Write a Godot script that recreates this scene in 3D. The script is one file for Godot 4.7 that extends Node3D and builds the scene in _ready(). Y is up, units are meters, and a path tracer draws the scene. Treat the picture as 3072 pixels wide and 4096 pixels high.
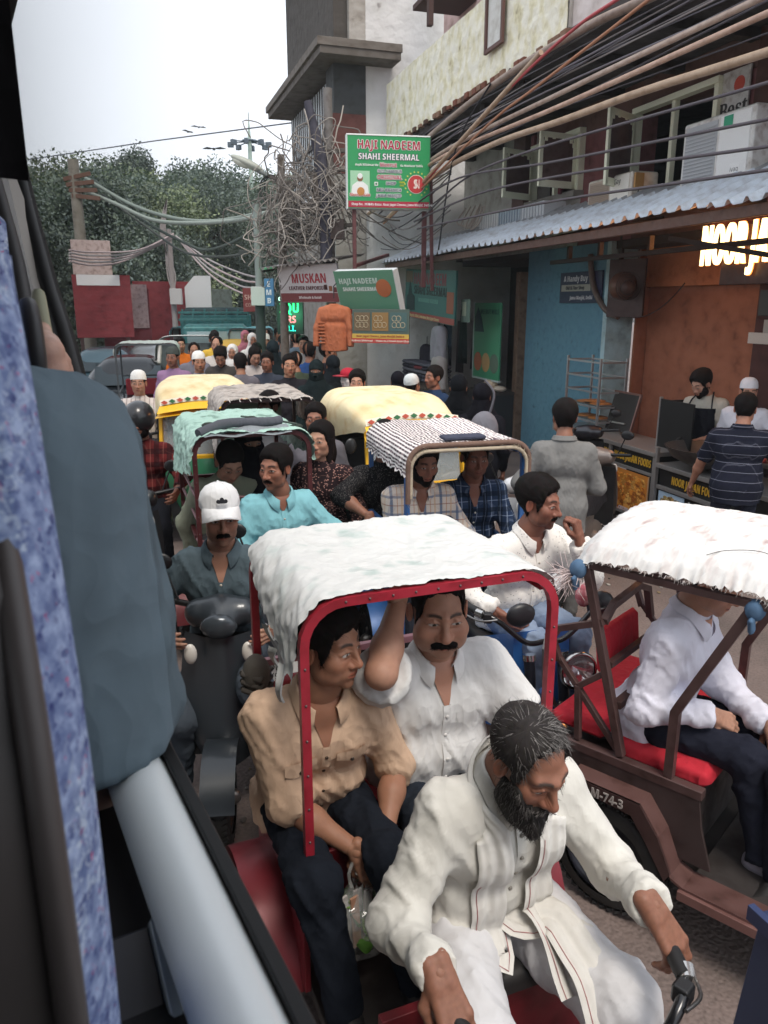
extends Node3D
const EXPOSE:=1.85
const HAZE:=0.0013
func _ready()->void:
	world()
	make_head()
	ground()
	building()
	white_building()
	trees()
	white_canopy_rickshaw()
	red_seat_rickshaw()
	blue_rickshaw()
	traffic()
	signboard()
	hanging_signs()
	food_shop()
	upper_things()
	stalls()
	far_things()
	poles()
	cables()
	crowd()
	bus()
class MB:
	var v:=PackedVector3Array()
	var n:=PackedVector3Array()
	var c:=PackedColorArray()
	var uv:=PackedVector2Array()
	var ix:=PackedInt32Array()
	var col:=Color(1,1,1)
	var use_uv:=false
	func vert(p:Vector3,nn:Vector3,t:=Vector2.ZERO)->int:
		v.append(p); n.append(nn); c.append(col); uv.append(t)
		return v.size()-1
	func tri(a:int,b:int,d:int)->void:
		ix.append(a); ix.append(b); ix.append(d)
	func quad(a:Vector3,b:Vector3,d:Vector3,e:Vector3)->void:
		var nn:=(d-a).cross(b-a)
		if nn.length_squared()<1e-14:nn=(e-a).cross(d-a)
		nn=nn.normalized()
		var i:=vert(a,nn,Vector2(0,1)); vert(b,nn,Vector2(0,0)); vert(d,nn,Vector2(1,0)); vert(e,nn,Vector2(1,1))
		tri(i,i+1,i+2); tri(i,i+2,i+3)
	func poly(pts:Array)->void:
		var nn:Vector3=(pts[2]-pts[0]).cross(pts[1]-pts[0]).normalized()
		var i:=v.size()
		for p in pts:vert(p,nn)
		for k in range(1,pts.size()-1):tri(i,i+k,i+k+1)
	func box(at:Vector3,s:Vector3,b:=Basis.IDENTITY,bev:=-1.0)->MB:
		if bev<0.0:bev=minf(minf(s.x,minf(s.y,s.z))*0.12,0.006)
		var h:=s*0.5
		var ids:={}
		for sx in [-1,1]:
			for sy in [-1,1]:
				for sz in [-1,1]:
					var cs:=Vector3(sx*h.x,sy*h.y,sz*h.z)
					var key:int=(sx+1)*50+(sy+1)*5+(sz+1)/2
					ids[key*3]=vert(at+b*(cs-Vector3(0,sy*bev,sz*bev)),b*Vector3(sx,0,0))
					ids[key*3+1]=vert(at+b*(cs-Vector3(sx*bev,0,sz*bev)),b*Vector3(0,sy,0))
					ids[key*3+2]=vert(at+b*(cs-Vector3(sx*bev,sy*bev,0)),b*Vector3(0,0,sz))
		var K:=func(x:int,y:int,z:int,a:int)->int:return ids[((x+1)*50+(y+1)*5+(z+1)/2)*3+a]
		for s1 in [-1,1]:
			fq(K.call(s1,-1,-1,0),K.call(s1,1,-1,0),K.call(s1,1,1,0),K.call(s1,-1,1,0))
			fq(K.call(-1,s1,-1,1),K.call(1,s1,-1,1),K.call(1,s1,1,1),K.call(-1,s1,1,1))
			fq(K.call(-1,-1,s1,2),K.call(1,-1,s1,2),K.call(1,1,s1,2),K.call(-1,1,s1,2))
			if bev>0.0:
				for s2 in [-1,1]:
					fq(K.call(s1,s2,-1,0),K.call(s1,s2,1,0),K.call(s1,s2,1,1),K.call(s1,s2,-1,1))
					fq(K.call(s1,-1,s2,0),K.call(s1,1,s2,0),K.call(s1,1,s2,2),K.call(s1,-1,s2,2))
					fq(K.call(-1,s1,s2,1),K.call(1,s1,s2,1),K.call(1,s1,s2,2),K.call(-1,s1,s2,2))
					ft(K.call(s1,s2,-1,0),K.call(s1,s2,-1,1),K.call(s1,s2,-1,2))
					ft(K.call(s1,s2,1,0),K.call(s1,s2,1,1),K.call(s1,s2,1,2))
		return self
	func ft(a:int,b:int,d:int)->void:
		var nn:=n[a]+n[b]+n[d]
		if (v[d]-v[a]).cross(v[b]-v[a]).dot(nn)>=0.0:tri(a,b,d)
		else:tri(a,d,b)
	func fq(a:int,b:int,d:int,e:int)->void:
		ft(a,b,d); ft(a,d,e)
	func bar(a:Vector3,b:Vector3,w:float,h:float,up:=Vector3.UP,bev:=-1.0)->MB:
		var z:=(b-a)
		var l:=z.length()
		z /= l
		if absf(z.dot(up))>0.98:up=Vector3(1,0,0) if absf(z.x)<0.9 else Vector3(0,0,1)
		var x:=up.cross(z).normalized()
		return box((a+b)*0.5,Vector3(w,h,l),Basis(x,z.cross(x),z),bev)
	func tube(pts:Array,r,sides:=8,caps:=true,closed:=false)->MB:
		var m:=pts.size()
		var t0:Vector3=(pts[1]-pts[0]).normalized()
		var up:=Vector3.UP if absf(t0.y)<0.9 else Vector3(1,0,0)
		var x:=up.cross(t0).normalized()
		var first:=v.size()
		for i in m:
			var t:Vector3
			if closed:t=pts[(i+1) % m]-pts[(i+m-1) % m]
			else:t=pts[mini(i+1,m-1)]-pts[maxi(i-1,0)]
			t=t.normalized()
			x=(x-t*x.dot(t)).normalized()
			var y:=t.cross(x)
			var rr:float=r[i] if r is Array or r is PackedFloat32Array else r
			for k in sides:
				var a:=TAU*k/sides
				var d:=x*cos(a)+y*sin(a)
				vert(pts[i]+d*rr,d,Vector2(float(k)/sides,i))
		for i in (m if closed else m-1):
			for k in sides:
				var a:=first+i*sides+k
				var b:=first+i*sides+(k+1) % sides
				var a2:=first+((i+1) % m)*sides+k
				var b2:=first+((i+1) % m)*sides+(k+1) % sides
				tri(a,b2,b); tri(a,a2,b2)
		if caps and not closed:
			for e in [0,m-1]:
				var nn:Vector3=(pts[0]-pts[1]).normalized() if e==0 else (pts[m-1]-pts[m-2]).normalized()
				var ce:=vert(pts[e],nn)
				var s0:=v.size()
				for k in sides:vert(v[first+e*sides+k],nn)
				for k in sides:ft(ce,s0+k,s0+(k+1) % sides)
		return self
	func lathe(prof:Array,sides:=16,tf:=Transform3D.IDENTITY)->MB:
		var first:=v.size()
		var m:=prof.size()
		for i in m:
			var d:Vector2=prof[mini(i+1,m-1)]-prof[maxi(i-1,0)]
			var nr:=Vector2(d.y,-d.x).normalized()
			for k in sides+1:
				var a:=TAU*k/sides
				vert(tf*Vector3(prof[i].x*cos(a),prof[i].y,prof[i].x*sin(a)),(tf.basis*Vector3(nr.x*cos(a),nr.y,nr.x*sin(a))).normalized(),Vector2(float(k)/sides,float(i)/(m-1)))
		for i in m-1:
			for k in sides:
				var a:=first+i*(sides+1)+k
				fq(a,a+1,a+sides+2,a+sides+1)
		return self
	func grid(nu:int,nv:int,f:Callable)->MB:
		var first:=v.size()
		for j in nv+1:
			for i in nu+1:
				vert(f.call(float(i)/nu,float(j)/nv),Vector3.ZERO,Vector2(float(i)/nu,float(j)/nv))
		for j in nv:
			for i in nu:
				var a:=first+j*(nu+1)+i
				tri(a,a+nu+1,a+nu+2); tri(a,a+nu+2,a+1)
		smooth_from(first)
		return self
	func prism(pts:Array,off:Vector3)->MB:
		var cc:=Vector3.ZERO
		for p in pts:cc+=p
		cc /= pts.size()
		var nn:Vector3=Vector3.ZERO
		for k in pts.size():nn+=(pts[k]-cc).cross(pts[(k+1) % pts.size()]-cc)
		var p2:=PackedVector2Array()
		nn=nn.normalized()
		var ax:Vector3=(pts[1]-pts[0]).normalized()
		var ay:=nn.cross(ax)
		for p in pts:p2.append(Vector2((p-cc).dot(ax),(p-cc).dot(ay)))
		var t:=Geometry2D.triangulate_polygon(p2)
		for s in 2:
			var no:=nn*(1.0 if s==0 else -1.0)
			if off.dot(nn)>0:no=-no
			var i0:=v.size()
			for p in pts:vert(p+(off if s==1 else Vector3.ZERO),no)
			for k in range(0,t.size(),3):ft(i0+t[k],i0+t[k+1],i0+t[k+2])
		for k in pts.size():
			var a:Vector3=pts[k]
			var b:Vector3=pts[(k+1) % pts.size()]
			var no:=(b-a).cross(off).normalized()
			if no.dot((a+b)*0.5-cc)<0 and pts.size()<5:no=-no
			var i0:=v.size()
			vert(a,no); vert(b,no); vert(b+off,no); vert(a+off,no)
			fq(i0,i0+1,i0+2,i0+3)
		return self
	func smooth_from(first:int)->void:
		for i in range(first,n.size()):n[i]=Vector3.ZERO
		for k in range(0,ix.size(),3):
			if ix[k]>=first:
				var f:=(v[ix[k+2]]-v[ix[k]]).cross(v[ix[k+1]]-v[ix[k]])
				n[ix[k]]+=f; n[ix[k+1]]+=f; n[ix[k+2]]+=f
		for i in range(first,n.size()):n[i]=n[i].normalized() if n[i].length_squared()>1e-20 else Vector3.UP
	func ball(at:Vector3,r:Vector3,nu:=12,nv:=8,b:=Basis.IDENTITY)->MB:
		var first:=v.size()
		for j in nv+1:
			for i in nu+1:
				var t:=PI*j/nv
				var a:=TAU*i/nu
				var d:=Vector3(sin(t)*cos(a),cos(t),sin(t)*sin(a))
				vert(at+b*(d*r),(b*(d/r)).normalized())
		for j in nv:
			for i in nu:
				var q:=first+j*(nu+1)+i
				fq(q,q+1,q+nu+2,q+nu+1)
		return self
	func add(o:MB,tf:=Transform3D.IDENTITY)->MB:
		var f:=v.size()
		for i in o.v.size():
			v.append(tf*o.v[i]); n.append((tf.basis*o.n[i]).normalized())
		c.append_array(o.c); uv.append_array(o.uv)
		for i in o.ix:ix.append(f+i)
		return self
	func mesh()->ArrayMesh:
		var a:=[]
		a.resize(Mesh.ARRAY_MAX)
		a[Mesh.ARRAY_VERTEX]=v; a[Mesh.ARRAY_NORMAL]=n; a[Mesh.ARRAY_COLOR]=c; a[Mesh.ARRAY_INDEX]=ix
		a[Mesh.ARRAY_TEX_UV]=uv
		var m:=ArrayMesh.new()
		m.add_surface_from_arrays(Mesh.PRIMITIVE_TRIANGLES,a)
		return m
var taken:={}
func numbered(s:String)->String:
	if not taken.has(s):
		taken[s]=0
		return s
	taken[s]+=1
	return "%s_%03d" % [s,taken[s]]
func part(parent:Node,called:String,b,m:Material)->MeshInstance3D:
	var o:=MeshInstance3D.new()
	o.mesh=b.mesh() if b is MB else b
	o.material_override=m
	if parent==self:
		o.name=numbered(called)
	else:
		var k:=0
		var nm:=called
		while parent.has_node(nm):
			k+=1
			nm="%s_%03d" % [called,k]
		o.name=nm
	parent.add_child(o)
	return o
func thing(called:String,label:String,category:String,at:=Vector3.ZERO,yaw:=0.0,group:="")->Node3D:
	var o:=Node3D.new()
	o.name=numbered(called)
	add_child(o)
	o.position=at
	o.rotation_degrees.y=yaw
	tag(o,label,category,group)
	return o
func tag(o:Node,label:String,category:String,group:="")->Node:
	o.set_meta("label",label); o.set_meta("category",category)
	if group:o.set_meta("group",group)
	return o
func struct(called:String,b,m:Material)->MeshInstance3D:
	var o:=part(self,called,b,m)
	o.set_meta("kind","structure")
	return o
func relabel(o:Node,s:String)->Node:
	o.set_meta("label",s)
	return o
var mats:={}
var texs:={}
func noise(sd:int,f:float,type:=FastNoiseLite.TYPE_SIMPLEX_SMOOTH,oct:=3,frac:=FastNoiseLite.FRACTAL_FBM)->FastNoiseLite:
	var q:=FastNoiseLite.new()
	q.seed=sd; q.frequency=f; q.noise_type=type; q.fractal_type=frac; q.fractal_octaves=oct
	return q
func ntex(key:String,f:float,normal:=false,strength:=4.0,ramp:Array=[],oct:=4,size:=512,type:=FastNoiseLite.TYPE_SIMPLEX_SMOOTH,frac:=FastNoiseLite.FRACTAL_FBM)->Texture2D:
	if texs.has(key):return texs[key]
	var t:=NoiseTexture2D.new()
	t.width=size; t.height=size; t.seamless=true; t.seamless_blend_skirt=0.3
	t.as_normal_map=normal; t.bump_strength=strength
	t.noise=noise(hash(key) % 1000,f,type,oct,frac)
	if ramp.size():
		var g:=Gradient.new()
		g.offsets=PackedFloat32Array(ramp[0]); g.colors=PackedColorArray(ramp[1])
		t.color_ramp=g
	texs[key]=t
	return t
func mat(hexcol:String,rough:=0.8,metal:=0.0,kind:="")->StandardMaterial3D:
	var key:=hexcol+str(rough)+str(metal)+kind
	if mats.has(key):return mats[key]
	var m:=StandardMaterial3D.new()
	m.albedo_color=Color(hexcol); m.roughness=rough; m.metallic=metal
	if kind.contains("cloth"):
		m.normal_enabled=true; m.normal_texture=ntex("cloth",0.011,true,14.0,[],2,512,FastNoiseLite.TYPE_SIMPLEX_SMOOTH,FastNoiseLite.FRACTAL_RIDGED); m.normal_scale=0.35
		m.uv1_triplanar=true; m.uv1_scale=Vector3(1.9,1.1,1.9); m.metallic_specular=0.15
		m.albedo_texture=ntex("clothtone",0.01,false,1,[[0.0,0.5,1.0],[Color(0.93,0.925,0.92),Color(0.99,0.99,0.99),Color(1,1,1)]])
	if kind.contains("dirty"):
		m.albedo_texture=ntex("dirt",0.012,false,1,[[0.0,0.2,0.5,1.0],[Color(0.6,0.56,0.52),Color(0.82,0.79,0.77),Color(0.95,0.94,0.93),Color(1,1,1)]],5)
		m.uv1_triplanar=true; m.uv1_scale=Vector3.ONE*1.1
		m.roughness_texture=ntex("dirtr",0.02,false,1,[[0.0,1.0],[Color(0.6,0.6,0.6),Color(1,1,1)]]); m.roughness_texture_channel=1
	if kind.contains("wall"):
		m.uv1_world_triplanar=true; m.uv1_triplanar=true; m.uv1_scale=Vector3.ONE*0.45
		m.albedo_texture=ntex("wall",0.008,false,1,[[0.0,0.12,0.3,0.6,1.0],[Color(0.55,0.53,0.51),Color(0.75,0.73,0.71),Color(0.88,0.87,0.85),Color(0.96,0.96,0.95),Color(1,1,1)]],6,1024)
		m.normal_enabled=true; m.normal_texture=ntex("walln",0.02,true,6.0,[],5); m.normal_scale=0.5
	if kind.contains("skin"):
		m.vertex_color_use_as_albedo=true; m.metallic_specular=0.45
		m.subsurf_scatter_enabled=true; m.subsurf_scatter_strength=0.08
		m.normal_enabled=true; m.normal_texture=ntex("skin",0.12,true,3.0); m.normal_scale=0.25; m.uv1_triplanar=true; m.uv1_scale=Vector3.ONE*6.0
	if kind.contains("vc"):m.vertex_color_use_as_albedo=true
	if kind.contains("two"):m.cull_mode=BaseMaterial3D.CULL_DISABLED
	if kind.contains("glow"):
		m.emission_enabled=true; m.emission=Color(hexcol); m.emission_energy_multiplier=1.0
	if kind.contains("coat"):m.clearcoat_enabled=true; m.clearcoat=0.6; m.clearcoat_roughness=0.15
	mats[key]=m
	return m
func pane(hexcol:String,a:float,rough:=0.02)->StandardMaterial3D:
	var m:=StandardMaterial3D.new()
	m.albedo_color=Color(hexcol,a); m.roughness=rough; m.transparency=BaseMaterial3D.TRANSPARENCY_ALPHA; m.cull_mode=BaseMaterial3D.CULL_DISABLED
	return m
func tex_mat(key:String,img:Image,rough:=0.85,scale:=0.0,cloth:=true)->StandardMaterial3D:
	if mats.has(key):return mats[key]
	var m:=StandardMaterial3D.new()
	m.albedo_texture=ImageTexture.create_from_image(img); m.roughness=rough
	if scale>0.0:m.uv1_triplanar=true; m.uv1_scale=Vector3.ONE*scale
	m.metallic_specular=0.25
	mats[key]=m
	return m
func sd_caps(p:Vector3,caps:Array,k:float)->float:
	var g:=10.0
	for q in caps:
		var a:Vector3=q[0]
		var ba:Vector3=q[1]-a
		var t:=clampf((p-a).dot(ba)/maxf(ba.length_squared(),1e-9),0.0,1.0)
		var d:float=(p-a-ba*t).length()-lerpf(q[2],q[3],t)
		var e:=absf(g-d)
		g=minf(g,d)
		if e<k:g-=(k-e)*(k-e)/(4.0*k)
	return g
func blob(mb:MB,caps:Array,k:float,cell:float)->void:
	var lo:=Vector3.INF
	var hi:=-Vector3.INF
	for q in caps:
		var r:float=maxf(q[2],q[3])
		lo=lo.min(q[0]-Vector3.ONE*r).min(q[1]-Vector3.ONE*r)
		hi=hi.max(q[0]+Vector3.ONE*r).max(q[1]+Vector3.ONE*r)
	var pad:=cell*2.0
	lo-=Vector3.ONE*(pad+cell+k*0.3); hi+=Vector3.ONE*(pad+cell+k*0.3)
	var nx:=int((hi.x-lo.x)/cell)+2
	var ny:=int((hi.y-lo.y)/cell)+2
	var nz:=int((hi.z-lo.z)/cell)+2
	var g:=PackedFloat32Array()
	g.resize(nx*ny*nz)
	g.fill(1.0)
	var r0:=PackedInt32Array()
	var r1:=PackedInt32Array()
	r0.resize(ny*nz); r1.resize(ny*nz)
	r0.fill(nx); r1.fill(-1)
	for q in caps:
		var a:Vector3=q[0]
		var ba:Vector3=q[1]-a
		var ra:float=q[2]
		var dr:float=q[3]-ra
		var flat:int=q[4] if q.size()>4 else 0
		var inv:=1.0/maxf(ba.length_squared(),1e-9)
		var ln:=ba.length()
		var R:=maxf(ra,ra+dr)+pad+k*0.5
		var l3:Vector3=((a.min(q[1])-Vector3.ONE*R-lo)/cell).floor().max(Vector3.ZERO)
		var h3:Vector3=((a.max(q[1])+Vector3.ONE*R-lo)/cell).ceil().min(Vector3(nx-1,ny-1,nz-1))
		var x0:=int(l3.x)
		var x1:=int(h3.x)
		for z in range(int(l3.z),int(h3.z)+1):
			for y in range(int(l3.y),int(h3.y)+1):
				var row:=(z*ny+y)*nx
				var pa:=Vector3(lo.x,lo.y+y*cell,lo.z+z*cell)-a
				var x:=x0
				var f:=nx
				var l:=-1
				while x<=x1:
					var p:=Vector3(pa.x+x*cell,pa.y,pa.z)
					var tu:=p.dot(ba)*inv
					var t:=clampf(tu,0.0,1.0)
					var d:=(p-ba*t).length()-ra-dr*t
					if flat>0:
						if flat & 1:d=maxf(d,(tu-1.0)*ln)
						if flat & 2:d=maxf(d,-tu*ln)
					if d>pad+k and flat==0:
						x+=maxi(1,int((d-pad-k)/cell))
						continue
					if x<f:f=x
					l=x
					var i:=row+x
					var h:=g[i]
					var e:=absf(h-d)
					if d<h:h=d
					if e<k:h-=(k-e)*(k-e)/(4.0*k)
					g[i]=h
					x+=1
				var ri:=z*ny+y
				if f<r0[ri]:r0[ri]=f
				if l>r1[ri]:r1[ri]=l
	var id:=PackedInt32Array()
	id.resize(nx*ny*nz)
	var first:=mb.v.size()
	var sy:=nx
	var sz:=nx*ny
	for z in nz-1:
		for y in ny-1:
			var q0:=z*ny+y
			var a0:=maxi(0,mini(mini(r0[q0],r0[q0+1]),mini(r0[q0+ny],r0[q0+ny+1]))-1)
			var a1:=mini(nx-2,maxi(maxi(r1[q0],r1[q0+1]),maxi(r1[q0+ny],r1[q0+ny+1])))
			var base:=q0*nx
			for x in range(a0,a1+1):
				var i:=base+x
				var v0:=g[i]
				if v0>cell*1.8 or v0<-cell*1.8:continue
				var v1:=g[i+1]
				var v2:=g[i+sy]
				var v3:=g[i+sy+1]
				var v4:=g[i+sz]
				var v5:=g[i+sz+1]
				var v6:=g[i+sz+sy]
				var v7:=g[i+sz+sy+1]
				var m:=int(v0<0)+int(v1<0)+int(v2<0)+int(v3<0)+int(v4<0)+int(v5<0)+int(v6<0)+int(v7<0)
				if m==0 or m==8:continue
				var s:=Vector3.ZERO
				var cnt:=0.0
				if (v0<0) != (v1<0):s+=Vector3(v0/(v0-v1),0,0); cnt+=1
				if (v2<0) != (v3<0):s+=Vector3(v2/(v2-v3),1,0); cnt+=1
				if (v4<0) != (v5<0):s+=Vector3(v4/(v4-v5),0,1); cnt+=1
				if (v6<0) != (v7<0):s+=Vector3(v6/(v6-v7),1,1); cnt+=1
				if (v0<0) != (v2<0):s+=Vector3(0,v0/(v0-v2),0); cnt+=1
				if (v1<0) != (v3<0):s+=Vector3(1,v1/(v1-v3),0); cnt+=1
				if (v4<0) != (v6<0):s+=Vector3(0,v4/(v4-v6),1); cnt+=1
				if (v5<0) != (v7<0):s+=Vector3(1,v5/(v5-v7),1); cnt+=1
				if (v0<0) != (v4<0):s+=Vector3(0,0,v0/(v0-v4)); cnt+=1
				if (v1<0) != (v5<0):s+=Vector3(1,0,v1/(v1-v5)); cnt+=1
				if (v2<0) != (v6<0):s+=Vector3(0,1,v2/(v2-v6)); cnt+=1
				if (v3<0) != (v7<0):s+=Vector3(1,1,v3/(v3-v7)); cnt+=1
				s=lo+(Vector3(x,y,z)+s/cnt)*cell
				var nn:=Vector3(v1+v3+v5+v7-v0-v2-v4-v6,v2+v3+v6+v7-v0-v1-v4-v5,v4+v5+v6+v7-v0-v1-v2-v3)
				id[i]=mb.vert(s,nn.normalized())+1
				if x>0 and y>0 and z>0:
					if (v0<0) != (v1<0):sq(mb,id[i],id[i-sy],id[i-sy-sz],id[i-sz],v0<0)
					if (v0<0) != (v2<0):sq(mb,id[i],id[i-sz],id[i-sz-1],id[i-1],v0<0)
					if (v0<0) != (v4<0):sq(mb,id[i],id[i-1],id[i-1-sy],id[i-sy],v0<0)
func sq(mb:MB,a:int,b:int,c:int,d:int,flip:bool)->void:
	if a==0 or b==0 or c==0 or d==0:return
	if flip:
		mb.tri(a-1,d-1,c-1); mb.tri(a-1,c-1,b-1)
	else:
		mb.tri(a-1,b-1,c-1); mb.tri(a-1,c-1,d-1)
func folds(mb:MB,first:int,fn:FastNoiseLite,amp:float,stretch:=Vector3(1,0.45,1),sd:=0.0,calm:=Vector3(0,99,0))->void:
	var f2:=noise(fn.seed+5,fn.frequency*0.62,FastNoiseLite.TYPE_SIMPLEX_SMOOTH,2)
	for i in range(first,mb.v.size()):
		var p:=mb.v[i]
		var q:=p*stretch+Vector3(sd,sd*0.7,0)+Vector3(p.y*0.45,p.x*0.5,p.y*0.2)
		mb.v[i]=p+mb.n[i]*amp*smoothstep(0.06,0.22,p.distance_to(calm))*(f2.get_noise_3dv(q)*0.9+1.5*smoothstep(0.25,0.95,fn.get_noise_3dv(q))+0.6*smoothstep(0.2,0.9,fn.get_noise_3dv(q*2.3+Vector3(5,3,1))))
	mb.smooth_from(first)
var HU:=116
var HV:=104
var hdir:=PackedVector3Array()
var hrad:=PackedFloat32Array()
func sel(p:Vector3,c:Vector3,r:Vector3)->float:
	var q:=p-c
	var k0:=(q/r).length()
	return k0*(k0-1.0)/maxf((q/(r*r)).length(),1e-6)
func smn(a:float,b:float,k:float)->float:
	var e:=absf(a-b)
	return minf(a,b)-(maxf(k-e,0.0)*maxf(k-e,0.0))/(4.0*k)
func cap1(p:Vector3,a:Vector3,b:Vector3,r:float)->float:
	var ba:=b-a
	var t:=clampf((p-a).dot(ba)/ba.length_squared(),0.0,1.0)
	return (p-a-ba*t).length()-r
func sd_head(p0:Vector3)->float:
	var p:=Vector3(absf(p0.x),p0.y,p0.z)
	var d:=sel(p,Vector3(0,0.032,-0.018),Vector3(0.074,0.086,0.096))
	d=smn(d,sel(p,Vector3(0,-0.042,0.02),Vector3(0.06,0.07,0.066)),0.03)
	d=smn(d,sel(p,Vector3(0.03,-0.07,0.02),Vector3(0.032,0.034,0.045)),0.025)
	if p.z>0.02:
		d=smn(d,(p-Vector3(0,-0.102,0.066)).length()-0.02,0.025)
		d=smn(d,(p-Vector3(0.042,-0.022,0.056)).length()-0.023,0.03)
		d=smn(d,cap1(p,Vector3(0,0.024,0.082),Vector3(0.04,0.026,0.066),0.011),0.022)
		d=-smn(-d,(p-Vector3(0.032,0.002,0.101)).length()-0.0165,0.016)
		d=smn(d,(p-Vector3(0.032,0.0,0.0715)).length()-0.0135,0.004)
		d=smn(d,cap1(p,Vector3(0.016,0.0045,0.083),Vector3(0.032,0.0105,0.0845),0.0038),0.005)
		d=smn(d,cap1(p,Vector3(0.032,0.0105,0.0845),Vector3(0.048,0.003,0.074),0.0038),0.005)
		d=smn(d,cap1(p,Vector3(0.018,-0.006,0.0815),Vector3(0.045,-0.006,0.0755),0.0036),0.006)
		d=smn(d,cap1(p,Vector3(0,0.018,0.084),Vector3(0,-0.03,0.104),0.0075),0.014)
		d=smn(d,(p-Vector3(0,-0.036,0.103)).length()-0.0115,0.01)
		d=smn(d,(p-Vector3(0.0125,-0.0405,0.09)).length()-0.0085,0.008)
		d=-smn(-d,(p-Vector3(0.0065,-0.0485,0.099)).length()-0.0036,0.004)
		d=smn(d,sel(p,Vector3(0,-0.068,0.07),Vector3(0.03,0.02,0.02)),0.015)
		d=smn(d,cap1(p,Vector3(0,-0.0635,0.0885),Vector3(0.021,-0.0685,0.079),0.0048),0.006)
		d=smn(d,cap1(p,Vector3(0,-0.0755,0.0875),Vector3(0.018,-0.0715,0.08),0.0056),0.006)
		d=-smn(-d,cap1(p,Vector3(0,-0.0694,0.0955),Vector3(0.023,-0.07,0.086),0.0015),0.003)
	return d
func make_head()->void:
	for j in HV+1:
		var v:=float(j)/HV
		var th:=PI*(v+0.07*(sin(TAU*(v-0.08))+sin(TAU*0.08)))
		for i in HU+1:
			var u:=2.0*i/HU-1.0
			var a:=PI*(0.42*u+0.58*u*u*u)
			var dr:=Vector3(sin(th)*sin(a),cos(th),sin(th)*cos(a))
			hdir.append(dr)
			if i>HU/2:
				hrad.append(hrad[j*(HU+1)+HU-i])
				continue
			var r:=0.15
			for k in 18:
				var d:=sd_head(dr*r)
				r-=d*0.85
				if d<0.0004:break
			hrad.append(maxf(r,0.03))
func sst(a:float,b:float,x:float)->float:
	var t:=clampf((x-a)/(b-a),0.0,1.0)
	return t*t*(3.0-2.0*t)
func hshape(p:Vector3,s:Dictionary)->Vector3:
	var low:=sst(0.01,-0.07,p.y)
	var fat:float=s.get("fat",0.0)
	p.x*=1.0+fat*0.22*sst(0.03,-0.05,p.y)+float(s.get("jaw",0.0))*0.15*low
	p.z+=fat*0.012*low*sst(0.0,0.06,absf(p.x))
	p.y*=1.0+float(s.get("long",0.0))*0.1*low
	var nz:=exp(-((p.x*p.x)/0.0004+(p.y+0.03)*(p.y+0.03)/0.0012))*sst(0.07,0.09,p.z)
	p+=Vector3(p.x*0.25,-0.003,0.008)*(nz*float(s.get("nose",0.0)))
	p.z+=float(s.get("brow",0.0))*0.004*exp(-(p.y-0.026)*(p.y-0.026)/0.0001)*sst(0.05,0.07,p.z)
	return p
func hgrid(s:Dictionary,st:int)->Array:
	var P:=PackedVector3Array()
	var nu:=HU/st
	var nv:=HV/st
	for j in nv+1:
		for i in nu+1:
			var k:=j*st*(HU+1)+i*st
			P.append(hshape(hdir[k]*hrad[k],s))
	return [P,nu,nv]
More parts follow.
